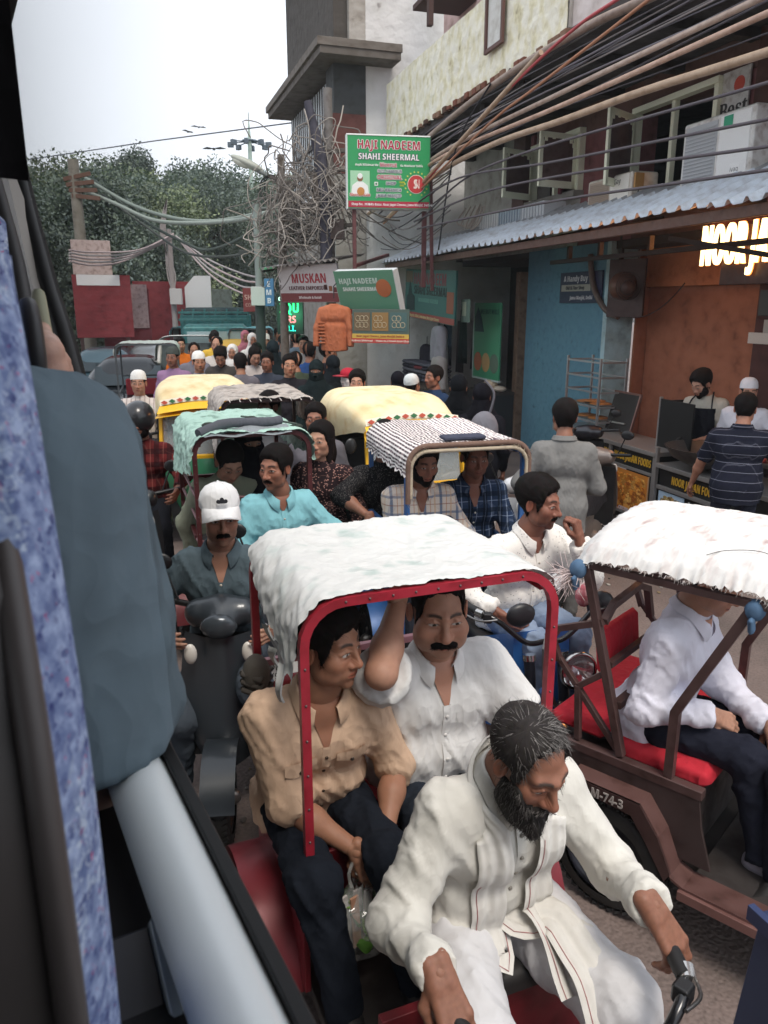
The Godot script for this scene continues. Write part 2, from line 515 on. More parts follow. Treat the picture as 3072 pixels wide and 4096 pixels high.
func head_mesh(mb:MB,tf:Transform3D,s:Dictionary,skin:Color)->void:
	var st:int=s.get("lod",2)
	var G:=hgrid(s,st)
	var P:PackedVector3Array=G[0]
	var nu:int=G[1]
	var nv:int=G[2]
	var first:=mb.v.size()
	var hc:Color=s.get("hairc",Color(0.012,0.01,0.009))
	var stub:float=s.get("stubble",0.25)
	var gz:Vector2=s.get("gaze",Vector2.ZERO)
	var open:float=s.get("open",1.0)
	var fem:bool=s.get("female",false)
	var lipc:=skin*Color(1.02,0.62,0.62) if not fem else skin*Color(1.1,0.5,0.52)
	var fn:=noise(int(s.get("seed",3)),28.0)
	for k in P.size():
		var p:=P[k]
		var b:=hdir[(k/(nu+1))*st*(HU+1)+(k % (nu+1))*st]*0.1
		b=b.normalized()*hrad[(k/(nu+1))*st*(HU+1)+(k % (nu+1))*st]
		var ax:=absf(b.x)
		var c:=skin*(1.0+0.16*fn.get_noise_3dv(p))
		var warm:=exp(-((ax-0.038)*(ax-0.038)+(b.y+0.03)*(b.y+0.03))/0.0008)*0.5+exp(-(ax*ax+(b.y+0.036)*(b.y+0.036))/0.0002)*0.6
		if b.z>0.03:
			c=c.lerp(skin*Color(1.12,0.86,0.82),warm*0.7)
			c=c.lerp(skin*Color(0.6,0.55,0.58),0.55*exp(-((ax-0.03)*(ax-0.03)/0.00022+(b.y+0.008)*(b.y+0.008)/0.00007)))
			var jawm:=sst(-0.035,-0.06,b.y)*sst(-0.01,0.03,b.z)
			var mous:=exp(-pow((b.y+0.056)/0.008,2.0))*sst(0.032,0.02,ax)
			c=c.lerp(skin*0.45+hc*0.4,stub*maxf(jawm*sst(0.0,0.02,absf(b.y+0.0685)+ax*0.6),mous))
			var lip:=sst(1.0,0.7,pow(ax/0.025,2.0)+pow((b.y+0.0695)/0.0115,2.0))
			c=c.lerp(lipc,lip*0.85)
			c=c.lerp(skin*0.18,sst(0.0026,0.0008,absf(b.y+0.0695))*sst(0.024,0.018,ax))
			c=c.lerp(skin*0.15,sst(0.006,0.003,Vector2(ax-0.0068,(b.y+0.0475)*1.3).length())*sst(0.084,0.088,b.z)*0.8)
			var bm:=sst(0.0065,0.0028,absf(b.y-(0.026+0.004*sin((ax-0.012)/0.04*PI)-0.05*maxf(0.0,ax-0.044))))*sst(0.009,0.014,ax)*sst(0.057,0.044,ax)
			c=c.lerp(hc,bm*(0.9 if not fem else 0.7))
			var ex:=(ax-0.032)/0.0142
			var eo:=0.0052*open
			var ey:=(b.y-0.0012+ex*ex*0.001)/eo
			var em:=ex*ex+ey*ey
			if em<1.0 and open>0.05:
				var sx:=signf(b.x)
				var ir:=Vector2(b.x-sx*0.032-gz.x,b.y-0.001-gz.y).length()
				c=Color(0.5,0.46,0.43)*(1.0-0.45*sst(0.5,1.0,em))
				if ir<0.0058:c=Color(0.03,0.016,0.01)
			elif em<2.0 and ey>0.0:c=c.lerp(Color(0.012,0.009,0.008),0.85*sst(2.0,1.2,em))
			elif open<=0.4 and em<6.0:c=c.lerp(Color(0.02,0.012,0.01),0.8*sst(0.003,0.001,absf(b.y+0.003))*sst(1.1,0.8,absf(ex)))
		if s.has("scalp"):
			c=c.lerp(hc*0.8+skin*0.12,hair_mask(b,s)*0.9)
		mb.col=Color(c.r,c.g,c.b)
		mb.vert(tf*p,Vector3.UP)
	for j in nv:
		for i in nu:
			var a:=first+j*(nu+1)+i
			mb.tri(a,a+1,a+nu+2); mb.tri(a,a+nu+2,a+nu+1)
	mb.smooth_from(first)
	for sd in [-1,1]:
		mb.col=skin*Color(1.02,0.86,0.82)
		var eb:=Basis(Vector3(0,1,0),sd*-0.35)*Basis(Vector3(1,0,0),-0.15)
		var fx:=1.0+float(s.get("fat",0.0))*0.15
		var f0:=mb.v.size()
		var e:=MB.new()
		e.col=mb.col
		e.grid(12,12,func(u:float,v:float)->Vector3:
			var t:=PI*v
			var a:=TAU*u
			var d:=Vector3(cos(t),sin(t)*cos(a),sin(t)*sin(a))
			var q:=d*Vector3(0.0085,0.031,0.0185)
			q.z+=0.004*d.y
			if d.x>0.0:q.x-=0.0075*sst(1.0,0.3,Vector2(d.y*0.9,d.z+0.1).length()*1.15)
			q.x=q.x*sd
			return q)
		if sd>0:
			for q in range(0,e.ix.size(),3):
				var w:=e.ix[q+1]; e.ix[q+1]=e.ix[q+2]; e.ix[q+2]=w
			for q in e.n.size():e.n[q]=-e.n[q]
		mb.add(e,tf*Transform3D(eb,Vector3(sd*0.0775*fx,-0.006,-0.012)))
func hair_mask(b:Vector3,s:Dictionary)->float:
	var fh:float=s.get("fh",0.066)
	var az:=atan2(absf(b.x),b.z)
	var line:=lerpf(fh,fh-0.014,sst(0.3,0.7,az))
	line=lerpf(line,0.0,sst(0.75,1.0,az))
	line=lerpf(line,s.get("side",-0.03),sst(1.0,1.2,az))
	line=lerpf(line,0.012,sst(1.25,1.4,az)*sst(2.0,1.8,az))
	line=lerpf(line,s.get("nape",-0.07),sst(1.75,2.2,az))
	return sst(line-0.005,line+0.009,b.y)
func shell(mb:MB,tf:Transform3D,s:Dictionary,mask:Callable,thick:Callable,st:int)->PackedInt32Array:
	var G:=hgrid(s,st)
	var P:PackedVector3Array=G[0]
	var nu:int=G[1]
	var nv:int=G[2]
	var first:=mb.v.size()
	var ms:=PackedFloat32Array()
	var col:=mb.col
	var fn:=noise(11,55.0)
	for k in P.size():
		var q:=(k/(nu+1))*st*(HU+1)+(k % (nu+1))*st
		var m:float=mask.call(hdir[q]*hrad[q])
		ms.append(m)
		var t:float=thick.call(P[k])*m-0.006*(1.0-m)
		mb.col=col*(1.0+0.35*fn.get_noise_3dv(P[k]))
		mb.vert(tf*(P[k]+hdir[q]*t),Vector3.UP)
	for j in nv:
		for i in nu:
			var a:=j*(nu+1)+i
			if ms[a]+ms[a+1]+ms[a+nu+1]+ms[a+nu+2]>0.15:
				mb.tri(first+a,first+a+1,first+a+nu+2); mb.tri(first+a,first+a+nu+2,first+a+nu+1)
	mb.smooth_from(first)
	mb.col=col
	var keep:=PackedInt32Array()
	for k in ms.size():
		if ms[k]>0.45:keep.append(first+k)
	return keep
func strands(mb:MB,from:PackedInt32Array,count:int,ln:float,wid:float,flow:Callable,rng:RandomNumberGenerator,cols:Array,lift:=0.5)->void:
	if from.is_empty():return
	for q in count:
		var i:=from[rng.randi() % from.size()]
		var p:=mb.v[i]-mb.n[i]*0.002
		var nn:=mb.n[i]
		var f:Vector3=flow.call(p)
		f=(f-nn*f.dot(nn)).normalized()
		f=(f+nn*lift*rng.randf_range(0.2,1.0)+Vector3(rng.randfn(),rng.randfn(),rng.randfn())*0.18).normalized()
		var side:=f.cross(nn).normalized()*wid
		mb.col=cols[rng.randi() % cols.size()]*rng.randf_range(0.7,1.25)
		var l:=ln*rng.randf_range(0.5,1.2)
		var curl:=Vector3(rng.randfn(),rng.randfn(),rng.randfn())*0.35
		var last:=-1
		for k in 4:
			var t:=k/3.0
			var w:=1.0-t*0.85
			var a:=mb.vert(p-side*w,nn)
			mb.vert(p+side*w,nn)
			if last>=0:mb.fq(last,last+1,a+1,a)
			last=a
			f=(f-nn*0.35*t+curl*0.35).normalized()
			p+=f*l/3.0
func hand_caps(w:Vector3,d:Vector3,n:Vector3,sd:float,curl,thumb:=0.5,sc:=1.0,spread:=0.06)->Array:
	d=d.normalized()
	n=(n-d*n.dot(d)).normalized()
	var x:=d.cross(n)*sd
	var P:=func(a:float,b:float,c:float)->Vector3:return w+(x*a+d*b+n*c)*sc
	var out:=[]
	var kx:=[0.027,0.009,-0.009,-0.026]
	var ky:=[0.092,0.096,0.09,0.08]
	var ln:=[[0.042,0.025,0.02],[0.046,0.029,0.021],[0.042,0.027,0.02],[0.033,0.02,0.018]]
	out.append([P.call(0.012,-0.02,0.0),P.call(0.012,0.02,0.0),0.021*sc,0.02*sc])
	out.append([P.call(-0.012,-0.02,0.0),P.call(-0.012,0.02,0.0),0.021*sc,0.02*sc])
	for f in 4:
		out.append([P.call(kx[f]*0.6,0.015,0.0),P.call(kx[f],ky[f],0.002),0.016*sc,0.0115*sc])
		var c:float=curl[f] if curl is Array else curl
		var a:=0.0
		var p:Vector3=P.call(kx[f],ky[f],0.002)
		var sp:float=kx[f]/0.027*spread
		for s in 3:
			a+=c*[0.9,1.25,0.8][s]
			var dir:Vector3=((d*cos(a)-n*sin(a))+x*sp).normalized()
			var q:Vector3=p+dir*ln[f][s]*sc
			out.append([p,q,[0.0098,0.0088,0.0078][s]*sc,[0.0088,0.0078,0.0068][s]*sc])
			p=q
	var t0:Vector3=P.call(0.018,0.018,-0.008)
	var t1:Vector3=P.call(0.042,0.045,-0.012-0.012*thumb)
	var t2:Vector3=P.call(0.05-0.012*thumb,0.078,-0.018-0.02*thumb)
	var t3:Vector3=P.call(0.05-0.03*thumb,0.102,-0.022-0.03*thumb)
	out.append([t0,t1,0.017*sc,0.0125*sc]); out.append([t1,t2,0.0122*sc,0.0105*sc]); out.append([t2,t3,0.0105*sc,0.0085*sc])
	return out
func nails(mb:MB,caps:Array,n:Vector3)->void:
	pass
func ik(a:Vector3,t:Vector3,l1:float,l2:float,pole:Vector3)->Array:
	var d:=t-a
	var l:=clampf(d.length(),0.05,(l1+l2)*0.995)
	d=d.normalized()
	var x:=(l1*l1-l2*l2+l*l)/(2.0*l)
	var h:=sqrt(maxf(l1*l1-x*x,0.0))
	var pl:=(pole-d*pole.dot(d)).normalized()
	return [a+d*x+pl*h,a+d*l]
func seg(a:Vector3,b:Vector3,t:float)->Vector3:return a.lerp(b,t)
func person(label:String,c:Dictionary)->Node3D:
	var o:=thing("person",label,c.get("cat","person"),c.get("at",Vector3.ZERO),c.get("yaw",0.0),c.get("group",""))
	var s:float=c.get("s",1.0)
	var sit:bool=c.get("sit",false)
	var skin:Color=c.get("skin",Color(0.2,0.095,0.055))
	var P:Vector3=c.get("hip",Vector3(0,0.82 if sit else 0.92*s,0))
	var up:=Vector3.UP.rotated(Vector3(1,0,0),deg_to_rad(c.get("lean",0.0))).rotated(Vector3(0,0,1),-deg_to_rad(c.get("side",0.0)))
	var tw:=deg_to_rad(c.get("twist",0.0))
	var X:=Vector3(cos(tw),0,-sin(tw))
	X=(X-up*X.dot(up)).normalized()
	var Z:=X.cross(up)
	var bw:float=c.get("wide",1.0)*s
	var bel:float=c.get("belly",1.0)
	var N:=P+up*0.5*s
	var SL:=N+X*0.162*bw-up*0.075*s
	var SR:=N-X*0.162*bw-up*0.075*s
	if c.has("shl"):SL+=c.shl
	if c.has("shr"):SR+=c.shr
	var la:=0.285*s
	var lf:=0.255*s
	var WL:Vector3=c.get("lh",SL+(-up*0.5+X*0.06+Z*0.1)*s)
	var WR:Vector3=c.get("rh",SR+(-up*0.5-X*0.06+Z*0.1)*s)
	var AL:=ik(SL,WL,la,lf,c.get("lp",X*0.6-Z*0.6-up*0.3))
	var AR:=ik(SR,WR,la,lf,c.get("rp",-X*0.6-Z*0.6-up*0.3))
	WL=AL[1]; WR=AR[1]
	var EL:Vector3=AL[0]
	var ER:Vector3=AR[0]
	var HL:=P+X*0.09*s
	var HR:=P-X*0.09*s
	var FL:Vector3=c.get("lf",HL+(Vector3(0.02,-0.42,0.42) if sit else Vector3(0.03,-0.84*s,0.0)))
	var FR:Vector3=c.get("rf",HR+(Vector3(-0.02,-0.42,0.42) if sit else Vector3(-0.03,-0.84*s,0.0)))
	var KL:Vector3=ik(HL,FL,0.43*s,0.42*s,c.get("lkp",Vector3(0.1,0.5,1)))[0]
	var KR:Vector3=ik(HR,FR,0.43*s,0.42*s,c.get("rkp",Vector3(-0.1,0.5,1)))[0]
	var cell:float=c.get("cell",0.02)
	var hcell:float=c.get("hcell",0.008)
	var hd:Dictionary=c.get("head",{})
	var lk:Vector2=c.get("look",Vector2.ZERO)
	var hb:=Basis(Vector3.UP,tw*0.7+deg_to_rad(lk.x))*Basis(Vector3(1,0,0),deg_to_rad(lk.y))*Basis(Vector3(0,0,1),deg_to_rad(c.get("tilt",0.0)))
	var hs:float=c.get("hsc",1.05)*s
	var HC:Vector3=N+up*0.045*s+(hb.y*0.125+hb.z*0.025)*hs+c.get("hoff",Vector3.ZERO)
	var tf:=Transform3D(hb.scaled_local(Vector3.ONE*hs),HC)
	var mb:=MB.new()
	var sl:float=c.get("sleeve",1.0)
	mb.col=skin*0.95
	var bc:=[]
	if not c.get("nohead",false):
		bc.append([N-up*0.06*s,N+up*0.03*s,0.062*s,0.056*s])
		bc.append([N+up*0.02*s,HC-hb.y*0.06*hs-hb.z*0.012*hs,0.057*s,0.05*s])
	if c.has("neck"):bc.append([N+up*0.04*s,HC-hb.y*0.09*hs+hb.z*0.03*hs,0.05*s,0.042*s])
	for g in [[SL,EL,WL,1.0],[SR,ER,WR,-1.0]]:
		var fa:Vector3=seg(g[0],g[1],0.8)
		bc.append([N-up*0.06*s,g[0],0.04*s,0.04*s])
		var am:float=c.get("arm",1.0)*s
		bc.append([g[0],g[1],0.043*am,0.038*am])
		bc.append([g[1],seg(g[1],g[2],0.35),0.038*am,0.04*am])
		bc.append([seg(g[1],g[2],0.35),g[2],0.04*am,0.026*am])
	blob(mb,bc,0.035*s,maxf(cell,0.011) if sl<0.9 else maxf(cell,0.014))
	if sl<0.9:
		var fnv:=noise(5,40.0)
		for i in mb.v.size():mb.c[i]=mb.c[i]*(1.0+0.12*fnv.get_noise_3dv(mb.v[i]))
	for g in [["lhand",WL,EL,-1.0,X],["rhand",WR,ER,1.0,-X]]:
		var h:Dictionary=c.get(g[0],{})
		if h.get("none",false):continue
		var d:Vector3=h.get("d",g[1]-g[2])
		var nn:Vector3=h.get("n",g[4]+Z*0.6)
		var hc:=hand_caps(g[1],d,nn,g[3]*h.get("flip",1.0),h.get("curl",0.45),h.get("thumb",0.6),s*h.get("sc",1.0),h.get("spread",0.06))
		mb.col=skin*0.9
		var f0:=mb.v.size()
		blob(mb,hc,0.008,hcell)
		if hcell<0.006:
			var fh:=noise(7,60.0)
			for i in range(f0,mb.v.size()):mb.c[i]=mb.c[i]*(1.0+0.22*fh.get_noise_3dv(mb.v[i]))
	if not c.get("nohead",false):head_mesh(mb,tf,hd,skin)
	part(o,"body",mb,mat("ffffff",0.55,0.0,"skin"))
	var fn:=noise(int(c.get("seed",1))+20,c.get("ff",5.0),FastNoiseLite.TYPE_SIMPLEX_SMOOTH,3,FastNoiseLite.FRACTAL_RIDGED)
	var fa2:float=c.get("fold",0.007)*0.75
	var caps:=[]
	var z:=Z*s
	caps.append([P+X*0.07*bw+up*0.02,P-X*0.07*bw+up*0.02,0.122*s*lerpf(1.0,bel,0.6),0.122*s*lerpf(1.0,bel,0.6)])
	caps.append([P+X*0.06*bw+up*0.15*s+z*(0.02+0.06*(bel-1.0)),P-X*0.06*bw+up*0.15*s+z*(0.02+0.06*(bel-1.0)),0.118*s*bel,0.118*s*bel])
	caps.append([P+X*0.075*bw+up*0.32*s+z*0.012,P-X*0.075*bw+up*0.32*s+z*0.012,0.112*s*lerpf(1.0,bel,0.5),0.112*s*lerpf(1.0,bel,0.5)])
	caps.append([N+X*0.085*bw-up*0.14*s,N-X*0.085*bw-up*0.14*s,0.1*s,0.1*s])
	caps.append([N-up*0.035*s,SL,0.066*s,0.064*s])
	caps.append([N-up*0.035*s,SR,0.066*s,0.064*s])
	if not c.get("vneck",false):caps.append([N-up*0.06*s,N+up*0.035*s+z*0.006,0.08*s,0.06*s,1])
	var hem:float=c.get("hem",0.12)
	if not sit or c.has("hem"):caps.append([P+X*0.05*bw,P+X*0.05*bw-Vector3(0,hem*s,0)+Vector3(0,0,0.01),0.128*s*lerpf(1.0,bel,0.5),0.14*s,1]); caps.append([P-X*0.05*bw,P-X*0.05*bw-Vector3(0,hem*s,0)+Vector3(0,0,0.01),0.128*s*lerpf(1.0,bel,0.5),0.14*s,1])
	var am2:float=c.get("arm",1.0)*s*c.get("loose",1.0)
	for g in [[SL,EL,WL],[SR,ER,WR]]:
		if sl<=0.5:
			caps.append([g[0],seg(g[0],g[1],sl*1.8),0.07*am2,0.066*am2,1])
		else:
			caps.append([g[0],g[1],0.068*am2,0.056*am2])
			var e:=clampf((sl-0.5)*2.0,0.0,0.97)
			caps.append([g[1],seg(g[1],g[2],e),0.056*am2,lerpf(0.05,0.035,e)*am2,1])
			if c.get("cuffs",false):caps.append([seg(g[1],g[2],e-0.16),seg(g[1],g[2],e+0.01),0.04*am2,0.039*am2,3])
	if c.has("lap"):
		for g in [[HL,KL,FL],[HR,KR,FR]]:
			caps.append([g[0],seg(g[0],g[1],c.lap),0.11*s,0.085*s,1])
	var sh:=MB.new()
	if not c.get("noshirt",false):
		blob(sh,caps,0.045*s,cell)
		folds(sh,0,fn,fa2,Vector3(1,0.5,1),float(c.get("seed",1))*3.1,N+Z*0.07)
		if c.has("paint"):for i in sh.v.size():sh.c[i]=c.paint.call(sh.v[i],sh.n[i])
		part(o,c.get("top_name","shirt"),sh,c.shirt)
	if c.has("pants"):
		var pc:=[]
		var lg:float=c.get("leg",1.0)*s
		pc.append([HL.lerp(HR,0.2)+up*0.03,HL.lerp(HR,0.8)+up*0.03,0.108*s,0.108*s])
		for g in [[HL,KL,FL],[HR,KR,FR]]:
			pc.append([g[0],g[1],0.09*lg,0.068*lg])
			pc.append([g[1],g[2],0.068*lg,0.052*lg,1])
		var pm:=MB.new()
		blob(pm,pc,0.04*s,cell*1.1)
		folds(pm,0,fn,fa2,Vector3(1,0.5,1),7.0)
		part(o,c.get("legs_name","trousers"),pm,c.pants)
		var sm:=MB.new()
		for g in [FL,FR]:
			blob(sm,[[g+Vector3(0,-0.035,-0.03),g+Vector3(0,-0.045,0.15),0.042*s,0.036*s],[g,g+Vector3(0,-0.03,0.02),0.045,0.045]],0.03,maxf(cell,0.016))
		part(o,"shoes",sm,c.get("shoem",mat("1d1a19",0.6)))
	o.set_meta("tf",tf)
	if not c.get("nohead",false):headwear(o,tf,hd,c)
	if c.has("collar"):collar(o,N,X,Z,up,s,c,caps)
	if c.has("buttons"):placket(o,caps,N,P,X,Z,up,s,c)
	o.remove_meta("tf")
	c["_j"]={"N":N,"P":P,"X":X,"Z":Z,"up":up,"SL":SL,"SR":SR,"EL":EL,"ER":ER,"WL":WL,"WR":WR,"HC":HC,"tf":tf,"caps":caps,"HL":HL,"HR":HR,"KL":KL,"KR":KR,"FL":FL,"FR":FR}
	return o
func front_of(caps:Array,from:Vector3,dir:Vector3,k:=0.045)->Vector3:
	var p:=from
	for i in 40:
		var d:=sd_caps(p,caps,k)
		if d<0.0008:return p
		p+=dir*d*0.9
		if p.distance_to(from)>0.75:break
	return from+dir*0.4
func placket(o:Node3D,caps:Array,N:Vector3,P:Vector3,X:Vector3,Z:Vector3,up:Vector3,s:float,c:Dictionary)->void:
	var pl:=MB.new()
	var path:=[]
	var off:float=c.get("bx",0.0)
	var lowest:float=c.get("blow",0.02)
	for i in 22:
		var t:=i/21.0
		path.append(front_of(caps,N.lerp(P,t*(1.0-lowest))-up*(0.03+(1.0-t)*(0.09 if c.get("collar","")=="open" else 0.04))*s+X*off+Z*0.5,-Z)+Z*0.007)
	var w:float=0.014*s
	for i in 21:
		var a:Vector3=path[i]
		var b:Vector3=path[i+1]
		pl.quad(b-X*w,a-X*w,a+X*w,b+X*w)
		pl.quad(b+X*w,a+X*w,a+X*w-Z*0.012,b+X*w-Z*0.012)
		pl.quad(b-X*w-Z*0.012,a-X*w-Z*0.012,a-X*w,b-X*w)
	part(o,"placket",pl,c.shirt)
	for i in int(c.buttons):
		var q:=2+int(17.0*i/maxf(1.0,c.buttons-1.0))
		var bt:=MB.new()
		bt.lathe([Vector2(0,0.0035),Vector2(0.0045,0.0035),Vector2(0.0062,0.001),Vector2(0.0062,-0.002)],10,Transform3D(Basis(X,Z,up.cross(Z)*0.0+X.cross(Z)),path[q]+Z*0.001))
		part(o,"button",bt,c.get("btm",mat("c9c2b4",0.4)))
	if c.has("pockets"):
		for sx in c.pockets:
			var pk:=MB.new()
			var f:=func(u:float,v:float)->Vector3:
				var q:Vector3=N-up*(0.15+v*0.12)*s+X*(sx*0.085+(u-0.5)*0.1)*s
				return front_of(caps,q+Z*0.5,-Z)+Z*(0.008-0.007*(absf(u-0.5)*2.0) ** 6.0*0.6)
			pk.grid(8,8,f)
			part(o,"pocket",pk,c.shirt)
			if c.get("flaps",false):
				var fl:=MB.new()
				fl.grid(8,4,func(u:float,v:float)->Vector3:
					var q:Vector3=N-up*(0.145+v*(0.03+0.02*(1.0-absf(u-0.5)*2.0)))*s+X*(sx*0.085+(u-0.5)*0.106)*s
					return front_of(caps,q+Z*0.5,-Z)+Z*0.013)
				var fp:=part(o,"pocket_flap",fl,c.shirt)
				var bt:=MB.new()
				bt.lathe([Vector2(0,0.004),Vector2(0.005,0.0035),Vector2(0.007,0.0),Vector2(0.007,-0.003)],10,Transform3D(Basis(X,Z,X.cross(Z)),front_of(caps,N-up*0.182*s+X*sx*0.085*s+Z*0.5,-Z)+Z*0.014))
				part(o,"snap_button",bt,mat("4a4038",0.35,0.6))
func collar(o:Node3D,N:Vector3,X:Vector3,Z:Vector3,up:Vector3,s:float,c:Dictionary,caps:Array)->void:
	var cl:=MB.new()
	var kind:String=c.collar
	var gap:=0.42 if kind=="open" else (0.1 if kind=="shut" else 0.26)
	var vee:=0.13 if kind=="open" else (0.0 if kind=="shut" else 0.07)
	var base:=N+up*0.012*s+Z*0.008*s
	cl.grid(44,9,func(u:float,v:float)->Vector3:
		var a:=lerpf(-PI+gap,PI-gap,u)
		var fr:=sst(0.5,1.0,absf(a)/PI)
		var d:=(-Z*cos(a)+X*sin(a))
		var r:=(0.07+0.006*fr)*s
		var hgt:=0.0
		if v<0.4:hgt=v/0.4*0.04-fr*0.05
		else:
			var w:=(v-0.4)/0.6
			hgt=0.04-fr*0.05-w*(0.036+0.045*fr)
			r+=(0.006+w*(0.02+fr*0.018))*s
		var p:=base+d*r+up*hgt*s
		if fr>0.35 and v>=0.4:
			var q:=front_of(caps,p+Z*0.3,-Z)+Z*(0.013+0.01*sin(PI*(v-0.4)/0.6))*s
			if q.distance_to(p)<0.12:p=p.lerp(q,sst(0.35,0.75,fr)*sst(0.4,0.6,v))
		return p)
	part(o,"collar",cl,c.get("collarm",c.shirt))
	if vee>0.0:
		var nk:=MB.new()
		var sk:Color=c.get("skin",Color(0.2,0.095,0.055))
		nk.col=sk*Color(0.95,0.9,0.9)
		nk.grid(12,14,func(u:float,v:float)->Vector3:
			var w:=0.056*(1.0-v*0.93)*s
			var q:=N+up*(0.015-v*(vee+0.02))*s+X*(u-0.5)*2.0*w
			return front_of(caps,q+Z*0.4,-Z)+Z*0.006)
		part(o,"open_neck",nk,mat("ffffff",0.55,0.0,"skin"))
func headwear(o:Node3D,tf:Transform3D,hd:Dictionary,c:Dictionary)->void:
	var hc:Color=hd.get("hairc",Color(0.012,0.01,0.009))
	var st:int=hd.get("lod",2)
	var rng:=RandomNumberGenerator.new()
	rng.seed=int(hd.get("seed",3))+77
	var hm:=mat("ffffff",0.78,0.0,"vc two")
	hm.metallic_specular=0.22
	var wear:String=hd.get("wear","")
	if not hd.get("bald",false) and not wear in ["hijab","niqab","helmet"]:
		var h:=MB.new()
		h.col=hc
		var th:float=hd.get("th",0.016) if wear=="" else 0.003
		var fn:=noise(int(hd.get("seed",3)),30.0)
		var roots:=shell(h,tf,hd,func(b:Vector3)->float:return hair_mask(b,hd),func(p:Vector3)->float:return (th*(0.45+0.75*sst(-0.02,0.09,p.y)+hd.get("quiff",0.0)*sst(0.03,0.09,p.z)*sst(0.05,0.1,p.y))+0.003*fn.get_noise_3dv(p)),maxi(1,st-(0 if st<3 else 1)))
		var iv:=tf.affine_inverse()
		if wear=="" and (st<=2 or hd.get("strands",0)>0):
			var part_x:float=hd.get("part",0.4)
			strands(h,roots,hd.get("strands",1500 if st==1 else 500),hd.get("hl",0.03),0.0007 if st==1 else 0.0013,func(p:Vector3)->Vector3:
				var q:=iv*p
				var f:=Vector3(q.x*3.0+part_x,-0.35-2.0*sst(0.08,0.0,q.y),0.8*sst(-0.02,0.05,q.z)-0.5*sst(0.0,-0.06,q.z))
				return tf.basis*f,rng,hd.get("hcols",[hc]),hd.get("lift",0.12))
		part(o,"hair",h,hm)
	if hd.get("long_hair",false):
		var lh:=MB.new()
		lh.col=hc
		blob(lh,[[tf*Vector3(0,0.04,-0.05),tf*Vector3(0,-0.1,-0.08),0.08,0.07],[tf*Vector3(0,-0.1,-0.08),tf*Vector3(0,-0.26,-0.09),0.07,0.05],[tf*Vector3(0.06,0.0,-0.02),tf*Vector3(0.06,-0.14,0.0),0.03,0.02],[tf*Vector3(-0.06,0.0,-0.02),tf*Vector3(-0.06,-0.14,0.0),0.03,0.02]],0.04,0.014)
		part(o,"long_hair",lh,hm)
	if hd.has("moustache"):
		var m:=MB.new()
		m.col=hc
		var mt:float=hd.moustache
		var w:float=hd.get("mw",0.034)
		var roots:=shell(m,tf,hd,func(b:Vector3)->float:
			var ax:=absf(b.x)
			return sst(1.0,0.55,pow(ax/w,2.0)+pow((b.y+0.0555+ax*0.22)/0.0105,2.0))*sst(0.05,0.06,b.z),func(p:Vector3)->float:return 0.0075*mt,1)
		strands(m,roots,420 if st==1 else 160,0.014,0.0008,func(p:Vector3)->Vector3:return tf.basis*Vector3(signf((tf.affine_inverse()*p).x)*0.8,-0.8,0.2),rng,hd.get("bcols",[hc]),0.35)
		part(o,"moustache",m,hm)
	if hd.has("beard"):
		var b:=MB.new()
		b.col=hd.get("beardc",hc)
		var bl:float=hd.beard
		var roots:=shell(b,tf,hd,func(q:Vector3)->float:
			var ax:=absf(q.x)
			var line:=lerpf(-0.082,-0.05,sst(0.02,0.034,ax))
			line=lerpf(line,-0.028,sst(0.045,0.066,ax))
			line=lerpf(line,0.0,sst(0.062,0.07,ax))
			return sst(line+0.006,line-0.006,q.y)*sst(-0.02,0.0,q.z+0.3*maxf(0,-q.y-0.06)),func(p:Vector3)->float:return bl*(0.25+0.9*sst(-0.05,-0.11,p.y))+0.002,1 if st==1 else 2)
		if hd.get("bfall",0.0)>0.0:
			for i in b.v.size():
				var q:=tf.affine_inverse()*b.v[i]
				var w2:=sst(-0.075,-0.12,q.y)*sst(-0.01,0.04,q.z)
				q+=Vector3(-q.x*0.25*w2,-float(hd.bfall)*w2,0.012*w2)
				b.v[i]=tf*q
			b.smooth_from(0)
		strands(b,roots,4200 if st==1 else 350,hd.get("bll",0.02),0.0007,func(p:Vector3)->Vector3:return tf.basis*Vector3((tf.affine_inverse()*p).x*4.0,-1.0,0.25),rng,hd.get("bcols",[hc]),0.5)
		part(o,"beard",b,hm)
	var wm:Material=hd.get("wearm",mat("f2f1ee",0.9,0.0,"cloth"))
	var cap_fn:=func(lo:float,th:float,st2:int,mask2:Callable)->MB:
		var w:=MB.new()
		shell(w,tf,hd,mask2,func(p:Vector3)->float:return th,st2)
		return w
	if wear=="topi":
		var w:=MB.new()
		w.lathe([Vector2(0.085,0.02),Vector2(0.087,0.025),Vector2(0.086,0.05),Vector2(0.08,0.085),Vector2(0.064,0.112),Vector2(0.038,0.128),Vector2(0.0,0.133)],28,tf*Transform3D(Basis(Vector3(1,0,0),-0.2).scaled(Vector3(0.98,1,1.2)),Vector3(0,0.012,-0.012)))
		part(o,"skull_cap",w,wm)
	elif wear=="cap":
		var w:=MB.new()
		var ct:=tf*Transform3D(Basis(Vector3(1,0,0),-0.2).scaled(Vector3(1.0,1,1.2)),Vector3(0,0.038,-0.008))
		w.lathe([Vector2(0.084,0.0),Vector2(0.087,0.01),Vector2(0.086,0.04),Vector2(0.077,0.07),Vector2(0.056,0.094),Vector2(0.028,0.106),Vector2(0.0,0.109)],30,ct)
		w.ball(ct*Vector3(0,0.11,0),Vector3.ONE*0.007,8,6)
		var cp:=part(o,"cap",w,wm)
		var vz:=MB.new()
